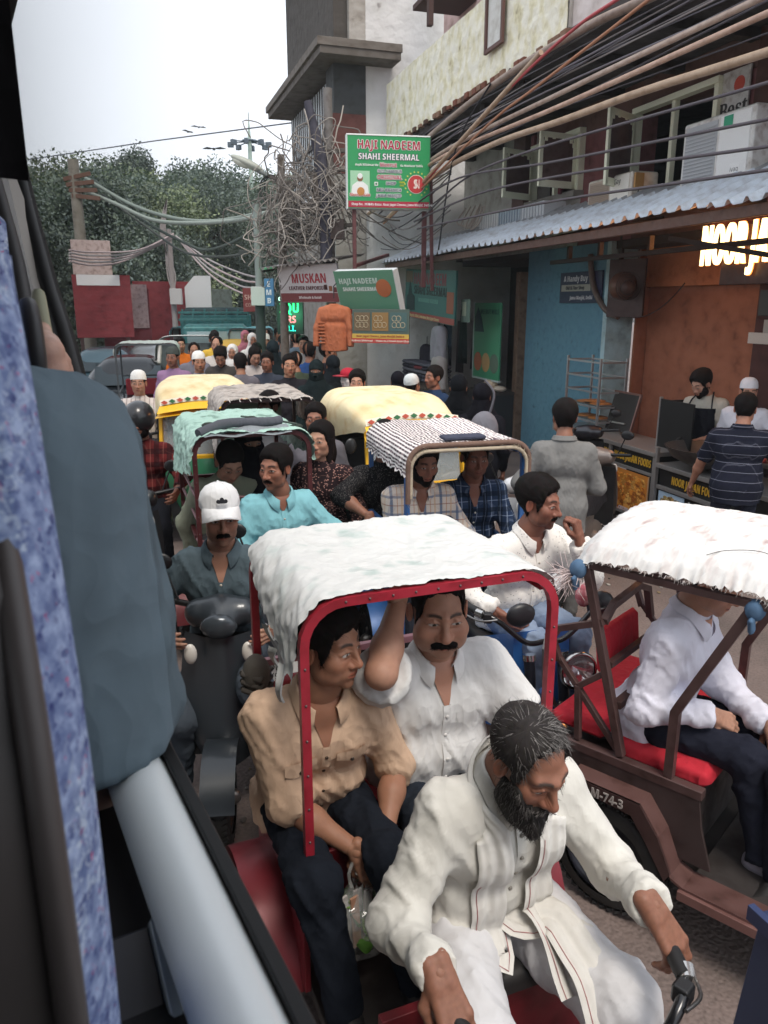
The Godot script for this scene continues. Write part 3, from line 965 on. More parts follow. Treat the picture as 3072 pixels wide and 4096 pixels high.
		for k in 2:
			vz.grid(20,8,func(u:float,v:float)->Vector3:
				var a:=lerpf(-1.2,1.2,u)
				var r:=lerpf(0.08,0.08+0.07*cos(a) ** 0.8,v)
				return ct*Vector3(sin(a)*(0.086+0.004*v),0.008-0.03*v*v-0.035*sin(a)*sin(a)*v-k*0.004,0.083*cos(a)+v*0.062*maxf(0.0,cos(a*1.15))))
		part(cp,"visor",vz,wm)
		for k in 6:
			var sm:=MB.new()
			var pts:=[]
			for q in 7:
				var rr:Array=[0.0872,0.0875,0.0862,0.0772,0.0562,0.0285,0.004]
				var yy:=[0.004,0.012,0.04,0.07,0.094,0.1065,0.1095]
				var a:=TAU*k/6.0
				pts.append(ct*Vector3(cos(a)*rr[q]*1.005,yy[q]+0.0006,sin(a)*rr[q]*1.005))
			sm.tube(pts,0.0009,4)
			part(cp,"seam",sm,wm)
	elif wear=="helmet":
		var w:=MB.new()
		w.ball(tf*Vector3(0,0.03,-0.01),Vector3(0.118,0.125,0.135)*tf.basis.get_scale().x,24,16,tf.basis.orthonormalized())
		part(o,"helmet",w,wm)
	elif wear in ["hijab","niqab"]:
		var w:=MB.new()
		shell(w,tf,hd,func(b:Vector3)->float:
			var d:=pow(b.x/0.056,2.0)+pow((b.y+0.022)/0.086,2.0)
			if wear=="niqab":d=pow(b.x/0.058,2.0)+pow((b.y-0.004)/0.018,2.0)
			return 1.0 if b.z<0.03 else sst(0.85,1.15,d),func(p:Vector3)->float:return 0.014+0.012*sst(0.0,-0.1,p.y),2)
		blob(w,[[tf*Vector3(0,-0.06,-0.03),tf*Vector3(0,-0.17,-0.01),0.085,0.1],[tf*Vector3(0,-0.16,0),tf*Vector3(0.1,-0.25,0),0.1,0.1],[tf*Vector3(0,-0.16,0),tf*Vector3(-0.1,-0.25,0),0.1,0.1],[tf*Vector3(0,-0.2,0.03),tf*Vector3(0,-0.36,0.05),0.1,0.13,1]],0.05,0.018)
		part(o,"head_scarf",w,wm)
const EYE:=Vector3(0,2.4,0)
const TILT:=15.1
const FOV:=67.3
func at(x:float,y:float,depth:float)->Vector3:
	var f:=1106.0/tan(deg_to_rad(FOV/2.0))
	var t:=deg_to_rad(TILT)
	return EYE+(Vector3(0,-sin(t),-cos(t))+Vector3(1,0,0)*((x-829.5)/f)-Vector3(0,cos(t),-sin(t))*((y-1106.0)/f))*depth
func ath(x:float,y:float,hgt:float)->Vector3:
	var d:=at(x,y,1.0)-EYE
	return EYE+d*((hgt-EYE.y)/d.y)
const FA:=Vector3(2.87,0,-8.02)
const FYAW:=-73.0
func fp(u:float,y:float,w:float)->Vector3:
	return FA+Vector3(-0.2924,0,-0.9563)*u+Vector3(-0.9563,0,0.2924)*w+Vector3(0,y,0)
func fthing(called:String,label:String,cat:String,u:float,y:float,w:float,group:="")->Node3D:
	return thing(called,label,cat,fp(u,y,w),FYAW,group)
func lbox(x0:float,x1:float,y0:float,y1:float,z0:float,z1:float,bev:=-1.0)->MB:
	return MB.new().box(Vector3(x0+x1,y0+y1,z0+z1)*0.5,Vector3(absf(x1-x0),absf(y1-y0),absf(z1-z0)),Basis.IDENTITY,bev)
func text(parent:Node,called:String,s:String,size:float,m:Material,pos:Vector3,depth:=0.004,squeeze:=1.0,bold:=true,basis:=Basis.IDENTITY,serif:=false)->MeshInstance3D:
	var t:=TextMesh.new()
	var f:=SystemFont.new()
	f.font_names=PackedStringArray(["Droid Serif" if serif else "Droid Sans"])
	f.font_weight=700 if bold else 400
	t.font=f; t.text=s; t.font_size=48; t.pixel_size=size/36.0; t.depth=depth; t.curve_step=2.0
	t.horizontal_alignment=HORIZONTAL_ALIGNMENT_CENTER; t.vertical_alignment=VERTICAL_ALIGNMENT_CENTER
	var o:=part(parent,called,t,m)
	o.transform=Transform3D(basis*Basis.IDENTITY.scaled(Vector3(squeeze,1,1)),pos)
	return o
func sag(a:Vector3,b:Vector3,drop:float,n:=14)->Array:
	var r:=[]
	for i in n+1:
		var t:=float(i)/n
		r.append(a.lerp(b,t)-Vector3(0,drop*4.0*t*(1.0-t),0))
	return r
func spline(p:Array,n:=6)->Array:
	var r:=[]
	for i in p.size()-1:
		var a:Vector3=p[maxi(i-1,0)]
		var d:Vector3=p[mini(i+2,p.size()-1)]
		for k in n:r.append(p[i].cubic_interpolate(p[i+1],a,d,float(k)/n))
	r.append(p[-1])
	return r
func world()->void:
	var cam:=Camera3D.new()
	cam.name="camera"; cam.fov=FOV; cam.near=0.02; cam.far=400.0
	add_child(cam)
	cam.position=EYE
	cam.rotation_degrees.x=-TILT
	var ca:=CameraAttributesPhysical.new()
	ca.frustum_focal_length=18.03
	ca.exposure_aperture=7.5
	ca.frustum_focus_distance=3.4
	ca.frustum_near=0.02; ca.frustum_far=400.0
	cam.attributes=ca
	var we:=WorldEnvironment.new()
	we.name="environment"
	var en:=Environment.new()
	en.background_mode=Environment.BG_SKY
	var sk:=Sky.new()
	var pm:=ProceduralSkyMaterial.new()
	pm.sky_top_color=Color(0.87,0.89,0.925); pm.sky_horizon_color=Color(0.85,0.875,0.905); pm.sky_curve=0.3
	pm.ground_bottom_color=Color(0.3,0.29,0.28); pm.ground_horizon_color=Color(0.45,0.44,0.43)
	pm.sky_energy_multiplier=1.0
	var im:=Image.create(512,256,false,Image.FORMAT_RGBA8)
	var fn:=noise(4,0.012,FastNoiseLite.TYPE_SIMPLEX_SMOOTH,4)
	for y in 256:
		for x in 512:
			var a:=TAU*x/512.0
			var q:=Vector3(cos(a)*80.0,y*1.3,sin(a)*80.0)
			im.set_pixel(x,y,Color(0.93,0.94,0.97,clampf(0.06+0.16*fn.get_noise_3dv(q),0.0,0.25) if y<122 else 0.0))
	pm.sky_cover=ImageTexture.create_from_image(im)
	sk.sky_material=pm
	en.sky=sk
	en.tonemap_mode=Environment.TONE_MAPPER_LINEAR
	en.tonemap_exposure=EXPOSE
	en.sdfgi_enabled=true; en.ssao_enabled=true; en.ssil_enabled=true
	en.fog_enabled=HAZE>0.0; en.fog_density=HAZE; en.fog_light_color=Color(0.86,0.9,0.93)
	we.environment=en
	add_child(we)
	var sun:=DirectionalLight3D.new()
	sun.name="sun"
	sun.light_energy=0.5; sun.light_angular_distance=18.0; sun.light_color=Color(1.0,0.97,0.93); sun.shadow_enabled=true
	add_child(sun)
	sun.rotation_degrees=Vector3(-62,25,0)
func ground()->void:
	var g:=MB.new()
	g.quad(Vector3(-90,0,20),Vector3(-90,0,-110),Vector3(50,0,-110),Vector3(50,0,20))
	var m:=StandardMaterial3D.new()
	m.albedo_color=Color("a89c98"); m.roughness=0.9
	m.uv1_triplanar=true; m.uv1_world_triplanar=true; m.uv1_scale=Vector3.ONE*0.3
	m.albedo_texture=ntex("road",0.004,false,1,[[0.0,0.2,0.5,0.8,1.0],[Color(0.55,0.53,0.52),Color(0.66,0.63,0.61),Color(0.72,0.68,0.66),Color(0.78,0.74,0.72),Color(0.85,0.82,0.8)]],8,1024)
	m.normal_enabled=true; m.normal_texture=ntex("roadn",0.25,true,5.0); m.normal_scale=0.22; m.detail_enabled=true; m.detail_uv_layer=BaseMaterial3D.DETAIL_UV_1; m.detail_blend_mode=BaseMaterial3D.BLEND_MODE_MUL; m.detail_albedo=ntex("grit",0.3,false,1,[[0.0,0.5,0.8,1.0],[Color(0.75,0.75,0.75),Color(0.97,0.97,0.97),Color(1,1,1),Color(1,1,1)]])
	struct("road",g,m)
	var rng:=RandomNumberGenerator.new()
	rng.seed=5
	var dirt:=MB.new()
	for k in 240:
		var p:=Vector3(rng.randf_range(-1.5,4.0),0.006,rng.randf_range(-9.0,-1.2))
		var a:=rng.randf()*TAU
		var r:=rng.randf_range(0.006,0.03)
		dirt.col=[Color(0.4,0.38,0.34),Color(0.08,0.07,0.06),Color(0.25,0.18,0.1)][rng.randi() % 3]
		dirt.ball(p,Vector3(r,0.006,r*0.6),6,4,Basis(Vector3.UP,a))
	var lit:=struct("litter",dirt,mat("ffffff",0.9,0.0,"vc"))
	lit.set_meta("kind","stuff")
	tag(lit,"grit, scraps and dry leaves scattered on the road","litter")
	lit.set_meta("kind","stuff")
func window_at(b:Node3D,x0:float,x1:float,y0:float,y1:float,z:float,open_l:float,open_r:float,fm:Material)->void:
	var w:=part(b,"window",lbox(x0-0.05,x0+0.02,y0,y1,z-0.02,z+0.09),fm)
	part(w,"frame",lbox(x1-0.02,x1+0.05,y0,y1,z-0.02,z+0.09),fm)
	part(w,"frame",lbox(x0-0.05,x1+0.05,y1+0.002,y1+0.07,z-0.02,z+0.1),fm)
	part(w,"sill",lbox(x0-0.08,x1+0.08,y0-0.08,y0-0.002,z-0.02,z+0.16),mat("8d8a84",0.9,0,"wall"))
	part(w,"mullion",lbox((x0+x1)/2-0.03,(x0+x1)/2+0.03,y0+0.003,y1-0.001,z,z+0.07),fm)
	for g in [[x0+0.03,1.0,open_l],[x1-0.03,-1.0,open_r]]:
		if g[2]<=0.0:continue
		var sw:=(x1-x0)/2-0.06
		var sb:=Basis(Vector3.UP,-g[1]*deg_to_rad(g[2]))
		var sh:=MB.new()
		var H:=y1-y0-0.04
		for q in [[0.035,H,0.0,0.0],[0.035,H,sw-0.035,0.0],[sw,0.09,0.0,0.0],[sw,0.07,0.0,H-0.07]]:
			sh.box(sb*Vector3(g[1]*(q[2]+q[0]/2),0,0)+Vector3(g[0],y0+0.02+q[3]+q[1]/2,z+0.1),Vector3(q[0] if q[0]>0.05 else 0.06,q[1],0.035),sb)
		for k in 6:
			var a:=PI*k/5.0
			sh.box(sb*Vector3(g[1]*(sw/2-cos(a)*(sw/2-0.04)),0,0)+Vector3(g[0],y1-0.16+sin(a)*0.09,z+0.1),Vector3(0.05,0.06,0.03),sb)
		part(w,"shutter",sh,fm)
		var gl:=MB.new()
		gl.box(sb*Vector3(g[1]*sw/2,0,0)+Vector3(g[0],(y0+y1)/2,z+0.1),Vector3(sw-0.05,H-0.06,0.006),sb,0.0)
		part(w,"shutter_panel",gl,mat("6d5a58",0.5,0,"dirty"))
func building()->void:
	var b:=fthing("shop_building","old street building of maroon and brown plaster with open green windows above the blue awning","building",0,0,0)
	var maroon:=mat("8c5a5c",0.9,0,"wall")
	var brown:=mat("74574f",0.92,0,"wall")
	var grey:=mat("b9b4b0",0.95,0,"wall")
	var z:=-0.9
	var W:=[[-4.72,-3.38,3.93,4.66],[-2.08,-0.66,3.74,4.62]]
	part(b,"wall",lbox(-7.6,-4.72,3.2,5.0,z-0.25,z),grey)
	part(b,"wall",lbox(-4.72,-3.38,3.2,3.93,z-0.25,z),grey)
	part(b,"wall",lbox(-4.72,3.5,4.66,5.0,z-0.25,z),brown)
	part(b,"wall",lbox(-3.38,-2.08,3.2,4.66,z-0.25,z),maroon)
	part(b,"wall",lbox(-2.08,-0.66,3.2,3.74,z-0.25,z),brown)
	part(b,"wall",lbox(-2.08,-0.66,4.62,4.66,z-0.25,z),brown)
	part(b,"wall",lbox(-0.66,3.5,3.2,4.66,z-0.25,z),maroon)
	part(b,"pilaster",lbox(-5.35,-4.95,3.3,4.99,z,z+0.1),mat("6a5450",0.95,0,"wall"))
	part(b,"pilaster",lbox(-4.86,-4.76,3.3,4.9,z,z+0.05),maroon)
	part(b,"pilaster",lbox(-0.12,0.15,3.3,4.99,z,z+0.06),mat("5a3c34",0.9,0,"wall"))
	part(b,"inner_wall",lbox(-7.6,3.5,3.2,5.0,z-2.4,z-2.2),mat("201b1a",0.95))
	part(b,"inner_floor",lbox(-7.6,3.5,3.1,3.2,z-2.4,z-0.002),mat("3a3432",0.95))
	for x in [-7.6,3.4]:part(b,"end_wall",lbox(x,x+0.12,3.2,5.0,z-2.2,z-0.25),brown)
	var fm:=mat("f2f4dc",0.7)
	window_at(b,W[0][0],W[0][1],W[0][2],W[0][3],z,70.0,100.0,fm)
	window_at(b,W[1][0],W[1][1],W[1][2],W[1][3],z,60.0,0.0,fm)
	part(b,"overhang",lbox(-7.5,3.5,5.0,5.16,z-2.4,0.62),mat("47413f",0.95,0,"wall"))
	for k in 9:part(b,"overhang_beam",lbox(-7.2+k*1.15,-7.05+k*1.15,4.9,4.998,z+0.004,0.5),mat("3a3432",0.95,0,"wall"))
	var par:=MB.new()
	var fn:=noise(8,1.3,FastNoiseLite.TYPE_SIMPLEX_SMOOTH,4)
	par.grid(90,14,func(u:float,v:float)->Vector3:
		var x:=lerpf(-7.5,-1.2,u)
		return Vector3(x,lerpf(5.1+0.06*fn.get_noise_1d(x*6.0),6.12,v),0.66+0.014*fn.get_noise_2d(x*2.0,v*3.0)))
	var pmat:=StandardMaterial3D.new()
	pmat.albedo_color=Color("e9e6da"); pmat.roughness=0.95; pmat.uv1_triplanar=true; pmat.uv1_world_triplanar=true; pmat.uv1_scale=Vector3(0.5,0.35,0.5)
	pmat.albedo_texture=ntex("parapet",0.009,false,1,[[0.0,0.08,0.18,0.4,0.6,1.0],[Color(0.4,0.36,0.3),Color(0.68,0.64,0.54),Color(0.88,0.86,0.74),Color(0.96,0.945,0.86),Color(1,1,0.98),Color(1,1,1)]],7,1024)
	pmat.normal_enabled=true; pmat.normal_texture=ntex("walln",0.02,true,6.0,[],5); pmat.normal_scale=0.9
	part(b,"parapet_plaster",par,pmat)
	part(b,"parapet",lbox(-7.5,-1.2,5.162,6.13,0.4,0.64),grey)
	part(b,"parapet_end",lbox(-1.2,3.5,5.162,6.0,0.42,0.6),mat("dcd2d0",0.95,0,"wall"))
	var rng:=RandomNumberGenerator.new()
	rng.seed=3
	for k in 46:
		var x:=-7.35+k*0.135
		if rng.randf()<0.35:continue
		part(b,"brick",lbox(x,x+0.12,5.06+rng.randf()*0.02,5.13+rng.randf()*0.02,0.6,0.685+rng.randf()*0.02),mat(["7d4c3c","8a6a58","5c4438"][rng.randi() % 3],0.95,0,"wall"))
	part(b,"upper_wall",lbox(-7.0,3.5,6.0,9.5,-0.45,-0.2),mat("cfb3b0",0.95,0,"wall"))
	var fr:=part(b,"framed_panel",lbox(-3.12,-2.68,5.46,6.06,0.69,0.7),mat("d9d9d6",0.9,0,"wall"))
	var frm:=mat("5d3f38",0.7)
	part(fr,"frame",lbox(-3.16,-3.11,5.42,6.1,0.69,0.73),frm); part(fr,"frame",lbox(-2.69,-2.64,5.42,6.1,0.69,0.73),frm)
	part(fr,"frame",lbox(-3.108,-2.692,5.42,5.47,0.69,0.728),frm); part(fr,"frame",lbox(-3.108,-2.692,6.05,6.1,0.69,0.728),frm)
	part(b,"bracket",lbox(-6.3,-5.6,6.9,6.98,-0.2,0.6),mat("4d3a36",0.9))
	part(b,"bracket_post",lbox(-5.7,-5.6,6.5,6.9,0.5,0.58),mat("4d3a36",0.9))
	var teal:=StandardMaterial3D.new()
	teal.albedo_color=Color("5f8a9a"); teal.roughness=0.85; teal.uv1_triplanar=true; teal.uv1_world_triplanar=true; teal.uv1_scale=Vector3.ONE*0.6
	teal.albedo_texture=ntex("tealwall",0.012,false,1,[[0.0,0.08,0.14,0.35,1.0],[Color(0.4,0.44,0.46),Color(0.62,0.64,0.64),Color(0.82,0.84,0.86),Color(0.92,0.94,0.96),Color(1,1,1)]],7,1024)
	teal.normal_enabled=true; teal.normal_texture=ntex("walln",0.02,true,6.0,[],5); teal.normal_scale=0.7
	part(b,"teal_wall",lbox(-4.75,-2.5,0,3.198,-1.25,-0.85),teal)
	part(b,"teal_wall_edge",lbox(-2.498,-2.4,0,3.197,-1.24,-0.83),mat("a9c6cf",0.85,0,"wall"))
	part(b,"wood_post",lbox(-4.9,-4.752,0,2.9,-0.98,-0.72),mat("75604f",0.9,0,"dirty"))
	var orange:=mat("a9694e",0.85,0,"wall")
	part(b,"orange_wall",lbox(-2.4,-0.35,0,3.197,-1.7,-1.45),orange)
	part(b,"orange_wall",lbox(-2.4,-0.1,2.62,3.19,-1.449,-1.35),mat("c87f57",0.85,0,"wall"))
	part(b,"side_wall",lbox(-2.4,-2.36,0,3.19,-1.44,-1.26),orange)
	part(b,"maroon_wall",lbox(-0.35,0.35,0,3.197,-1.72,-1.4),mat("56332f",0.85,0,"wall"))
	part(b,"back_wall",lbox(0.35,4.2,0,3.197,-3.0,-2.8),mat("6a3a2c",0.8,0,"wall"))
	part(b,"shop_side",lbox(4.0,4.2,0,3.197,-2.8,-0.9),mat("5a332a",0.8,0,"wall"))
	part(b,"shop_side",lbox(0.3,0.35,0,3.196,-2.8,-1.72),mat("5a332a",0.8,0,"wall"))
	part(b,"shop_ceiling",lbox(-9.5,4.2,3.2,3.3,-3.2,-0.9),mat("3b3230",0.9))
	part(b,"fascia",lbox(-0.35,4.2,2.6,3.19,-1.0,-0.86),mat("3d1d17",0.6,0,"dirty"))
	for x in [0.32,1.3]:part(b,"door_post",lbox(x,x+0.09,0,2.6,-1.2,-1.1),mat("3a2621",0.6))
	part(b,"chrome_post",lbox(0.72,0.76,0,2.6,-1.16,-1.12),mat("b9b3ad",0.25,0.9))
	part(b,"left_back_wall",lbox(-9.5,-4.76,0,3.197,-2.3,-2.1),mat("2c3436",0.9,0,"wall"))
	part(b,"stall_end_wall",lbox(-9.75,-9.55,0,3.1,-2.3,0.35),mat("3a3d40",0.9,0,"wall"))
	part(b,"stall_floor",lbox(-9.5,-4.8,0.0,0.12,-2.1,-0.4),mat("4a4644",0.9,0,"wall"))
	part(b,"wall_notice",lbox(-0.42,0.02,1.98,2.1,-1.4,-1.39),mat("cfc6bd",0.9)); part(b,"wall_notice",lbox(-0.2,0.04,2.1,2.24,-1.395,-1.38),mat("b0aaa2",0.9))
	part(b,"picture",lbox(-0.3,0.02,2.28,2.55,-1.4,-1.375),mat("332b28",0.4))
	var pic:=part(b,"lit_panel",lbox(1.75,2.6,1.5,2.5,-2.79,-2.77),mat("b5704c",0.5,0,"dirty"))
	part(pic,"frame",lbox(1.7,2.65,1.95,2.0,-2.77,-2.75),mat("40211a",0.5))
	var aw:=fthing("awning","long awning of pale blue corrugated sheets on an iron frame along the shops","awning",0,0,0)
	var blue:=mat("dfeaf6",0.5,0.0,"dirty")
	for row in 2:
		for k in 10:
			var x0:=-9.6+k*1.2
			var sh:=MB.new()
			var y0:float=[3.16,3.34][row]+rng.randf_range(-0.008,0.008)
			var z0:float=[0.62,0.1][row]
			for side in 2:
				sh.grid(48,4,func(u:float,v:float)->Vector3:
					var x:=x0+u*1.21
					var ph:=fposmod(x*5.0,1.0)
					var rib:=sst(0.0,0.13,ph)*sst(0.44,0.31,ph)*0.045
					return Vector3(x,y0+rib+v*0.33+side*0.004+0.006*sin(x*3.0),z0-v*0.72))
			part(aw,"corrugated_sheet",sh,blue if row==0 else mat("a9adb2",0.6,0.1,"dirty"))
	var iron:=mat("2e2726",0.7,0.3)
	part(aw,"front_beam",lbox(-9.6,2.4,3.05,3.14,0.5,0.56),mat("5d4238",0.8,0,"dirty"))
	part(aw,"frame_bar",lbox(-2.6,2.4,2.9,2.95,-0.1,-0.05),iron)
	for k in 8:part(aw,"rafter",MB.new().bar(Vector3(-9.4+k*1.6,3.08,0.55),Vector3(-9.4+k*1.6,3.38,-0.85),0.05,0.05),iron)
	for x in [-2.2,-1.5,-0.55]:part(aw,"hanger",lbox(x,x+0.05,2.9,3.1,-0.12,-0.06),iron)
	part(aw,"brace",MB.new().bar(Vector3(0.3,3.0,0.3),Vector3(1.3,2.75,-0.4),0.045,0.045),iron)
func white_building()->void:
	var b:=thing("corner_building","tall white plastered corner building with a dark concrete sunshade and peeling plaster","building",Vector3(-0.33,0,-15.3),18.0)
	var wp:=StandardMaterial3D.new()
	wp.albedo_color=Color("e2e1df"); wp.roughness=0.95; wp.uv1_triplanar=true; wp.uv1_world_triplanar=true; wp.uv1_scale=Vector3.ONE*0.3
	wp.albedo_texture=ntex("plaster",0.006,false,1,[[0.0,0.08,0.15,0.5,1.0],[Color(0.5,0.48,0.47),Color(0.72,0.7,0.69),Color(0.9,0.9,0.89),Color(0.96,0.96,0.96),Color(1,1,1)]],7,1024)
	wp.normal_enabled=true; wp.normal_texture=ntex("walln",0.02,true,6.0,[],5); wp.normal_scale=0.5
	part(b,"wall",lbox(0,4.2,0,11.5,-0.3,0),wp)
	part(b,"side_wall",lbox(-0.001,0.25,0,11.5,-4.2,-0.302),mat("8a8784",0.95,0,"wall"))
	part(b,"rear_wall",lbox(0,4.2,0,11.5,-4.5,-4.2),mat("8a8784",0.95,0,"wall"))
	part(b,"column",lbox(-0.62,0.002,4.7,5.7,-0.55,0.02),mat("6b4440",0.95,0,"wall"))
	part(b,"column",lbox(-0.6,0.001,5.7,6.5,-0.53,0.015),mat("4d5052",0.95,0,"wall"))
	part(b,"column",lbox(-0.6,0.0,0,4.7,-0.53,0.012),mat("a3a09c",0.95,0,"wall"))
	part(b,"sunshade",lbox(-0.95,0.5,6.5,6.62,-4.6,0.5),mat("6c6661",0.95,0,"wall"))
	part(b,"sunshade_lip",lbox(-1.0,0.52,6.62,6.75,-4.62,0.52),mat("7a736d",0.95,0,"wall"))
	part(b,"sunshade",lbox(-1.1,0.5,9.4,9.7,-4.6,0.3),mat("5e5955",0.95,0,"wall"))
	part(b,"upper_bay",lbox(-0.55,0,6.76,9.4,-4.2,-0.12),mat("57524e",0.95,0,"wall"))
	part(b,"stone_strip",lbox(-0.3,0.002,6.76,9.4,-0.12,0.01),mat("b9b4ae",0.95,0,"wall"))
	var fm:=mat("d9dadb",0.6)
	for k in 3:
		var z:=-0.75-k*1.15
		var w:=part(b,"bay_window",lbox(-0.5,-0.46,4.6,6.4,z-1.05,z),mat("dfe6ea",0.3))
		for q in 6:part(w,"bar",lbox(-0.53,-0.51,4.6,6.4,z-0.05-q*0.19,z-0.025-q*0.19),mat("4a4644",0.7))
		part(w,"rail",lbox(-0.54,-0.505,5.45,5.5,z-1.05,z),mat("4a4644",0.7))
		part(w,"frame",lbox(-0.54,-0.45,4.5,4.6,z-1.05,z),fm)
	part(b,"bay_wall",lbox(-0.5,0,0,4.5,-4.2,-0.56),mat("9c9995",0.95,0,"wall"))
	var wn:=part(b,"window",lbox(0.06,0.62,8.35,9.3,0,0.03),mat("b6ab97",0.6,0,"dirty"))
	part(wn,"frame",lbox(0.02,0.06,8.3,9.35,0,0.05),mat("6c5b4c",0.8)); part(wn,"frame",lbox(0.62,0.66,8.3,9.35,0,0.05),mat("6c5b4c",0.8)); part(wn,"sill",lbox(0.0,0.68,8.22,8.3,0,0.08),mat("8f8b86",0.9))
	var rng:=RandomNumberGenerator.new()
	rng.seed=9
	for r in 13:
		for k in 4:
			if r==12 and k>2:continue
			var x:=1.12+k*0.19+(0.09 if r % 2 else 0.0)
			part(b,"brick",lbox(x,x+0.178,5.45+r*0.083,5.522+r*0.083,-0.01,0.012+rng.randf()*0.012,0.004),mat(["c9c6c2","bfbab6","d3d0cc"][rng.randi() % 3],0.95,0,"wall"))
	part(b,"lintel",lbox(1.02,2.1,6.54,6.68,0,0.07),mat("b3aaa2",0.95,0,"wall"))
	part(b,"lintel",lbox(0.98,1.3,6.46,6.53,0,0.05),mat("77706a",0.95,0,"wall"))
	part(b,"drain_pipe",MB.new().tube([Vector3(3.02,4.0,0.06),Vector3(3.02,11.0,0.06)],0.05,10),mat("5d5a5c",0.6))
	part(b,"dark_gap",lbox(3.12,3.4,0,11.4,0.003,0.02),mat("3a3a44",0.9))
func tree(label:String,p:Vector3,hgt:float,rad:float,lean:float,colr:Color,sd:int,shape:float,dens:int)->void:
	var t:=thing("tree",label,"tree",p,sd*40.0,"trees beyond the street")
	var rng:=RandomNumberGenerator.new()
	rng.seed=sd
	var tr:=MB.new()
	tr.tube([Vector3(0,0,0),Vector3(0.1,hgt*0.3,0),Vector3(lean,hgt*0.6,0.1),Vector3(lean*1.3,hgt*0.85,0)],[0.35,0.27,0.17,0.06],8)
	var ends:=[]
	for k in 11:
		var a:=rng.randf()*TAU
		var y:=hgt*rng.randf_range(0.3,0.8)
		var l:=rad*rng.randf_range(0.45,0.95)
		var e:=Vector3(cos(a)*l+lean,y+l*0.6,sin(a)*l)
		tr.tube([Vector3(lean*0.6,y*0.85,0),Vector3(cos(a)*l*0.5+lean,y+l*0.15,sin(a)*l*0.5),e],[0.12,0.08,0.03],6)
		ends.append(e)
	part(t,"trunk",tr,mat("4a3d33",0.95))
	var lf:=MB.new()
	for k in 16:
		var c:=Vector3(rng.randfn(),rng.randfn(),rng.randfn())*0.13
		var ax:=Basis(Vector3(rng.randfn(),rng.randfn(),rng.randfn()).normalized(),rng.randf()*TAU)
		var s:=rng.randf_range(0.03,0.055)
		lf.quad(c-ax.x*s-ax.y*s*0.5,c-ax.x*s*0.2+ax.y*s*0.6,c+ax.x*s+ax.y*s*0.3,c+ax.x*s*0.2-ax.y*s*0.6)
	var mm:=MultiMesh.new()
	mm.transform_format=MultiMesh.TRANSFORM_3D
	mm.use_colors=true
	mm.mesh=lf.mesh()
	var clumps:=[]
	for k in 26:
		var a:=rng.randf()*TAU
		var v:=rng.randf()
		var y:=lerpf(hgt*0.28,hgt,v)
		var r:=rad*sqrt(maxf(0.02,sin(PI*clampf(pow(v,shape),0.03,0.97))))*rng.randf_range(0.35,1.0)
		clumps.append([Vector3(cos(a)*r+lean*v,y,sin(a)*r),rad*rng.randf_range(0.22,0.46),rng.randf_range(0.6,1.35)])
	for e in ends:clumps.append([e,rad*0.3,rng.randf_range(0.7,1.2)])
	dens=int(dens*1.25)
	mm.instance_count=dens
	for k in dens:
		var c:Array=clumps[rng.randi() % clumps.size()]
		var d:Vector3=Vector3(rng.randfn(),rng.randfn()*0.75,rng.randfn()).normalized()*c[1]*pow(rng.randf(),0.45)*1.15
		var sc:=rng.randf_range(0.8,1.7)
		mm.set_instance_transform(k,Transform3D(Basis.from_euler(Vector3(rng.randf()*6.0,rng.randf()*6.0,rng.randf()*6.0)).scaled(Vector3.ONE*sc),c[0]+d))
		var br:float=c[2]*rng.randf_range(0.75,1.25)
		mm.set_instance_color(k,Color(colr.r*br,colr.g*br,colr.b*br*rng.randf_range(0.8,1.1)))
	var mi:=MultiMeshInstance3D.new()
	mi.name="crown"
	mi.multimesh=mm
	var lm:=StandardMaterial3D.new()
	lm.vertex_color_use_as_albedo=true; lm.roughness=0.7; lm.cull_mode=BaseMaterial3D.CULL_DISABLED; lm.backlight_enabled=true; lm.backlight=Color(0.3,0.4,0.15)
	mi.material_override=lm
	mi.set_meta("kind","stuff")
	t.add_child(mi)
func trees()->void:
	var g:=Color(0.16,0.195,0.12)
	var d:=Color(0.1,0.13,0.11)
	var q:=func(x:float,z:float)->Vector3:return Vector3(x,0,z)
	tree("broad mid green tree at the far left behind the pale pole",at(150,700,31)*Vector3(1,0,1),6.9,3.7,0.3,g,1,0.9,6500)
	tree("bushy green tree right of the broad left tree, in front of a taller dark crown",at(250,700,27)*Vector3(1,0,1),5.7,3.0,0.4,g*1.25,2,0.8,6000)
	tree("tall dark tree with a ragged top behind the bushy green tree",at(300,700,38)*Vector3(1,0,1),8.6,2.4,-0.3,d,3,0.7,6000)
	tree("dark bluish tree standing alone in the middle of the skyline",at(425,700,36)*Vector3(1,0,1),8.0,2.4,0.1,d*1.1,4,0.62,6500)
	tree("pale hazy tree behind the tall light mast",at(545,700,44)*Vector3(1,0,1),7.4,3.6,0.0,g*1.4,5,0.8,6000)
	tree("loose pale tree beside the white corner building, behind the street lamp",at(640,700,40)*Vector3(1,0,1),6.9,3.4,0.0,g*1.35,6,0.85,6000)
	tree("low green tree under the sagging cables, left of the bluish tree",at(350,700,30)*Vector3(1,0,1),6.2,3.4,0.0,d*1.4,7,0.9,5500)
	tree("low dark tree below the street lamp, right of the bluish tree",at(490,700,34)*Vector3(1,0,1),6.6,4.2,0.0,d*1.3,8,0.9,5500)
	tree("dense dark tree low at the far left over the red hoardings",at(210,700,25)*Vector3(1,0,1),5.4,3.2,0.0,d*1.3,9,0.9,5500)
	tree("dark low tree behind the red sign panels at the street's end",at(590,700,46)*Vector3(1,0,1),7.4,4.6,0.0,d*1.2,10,0.9,5500)
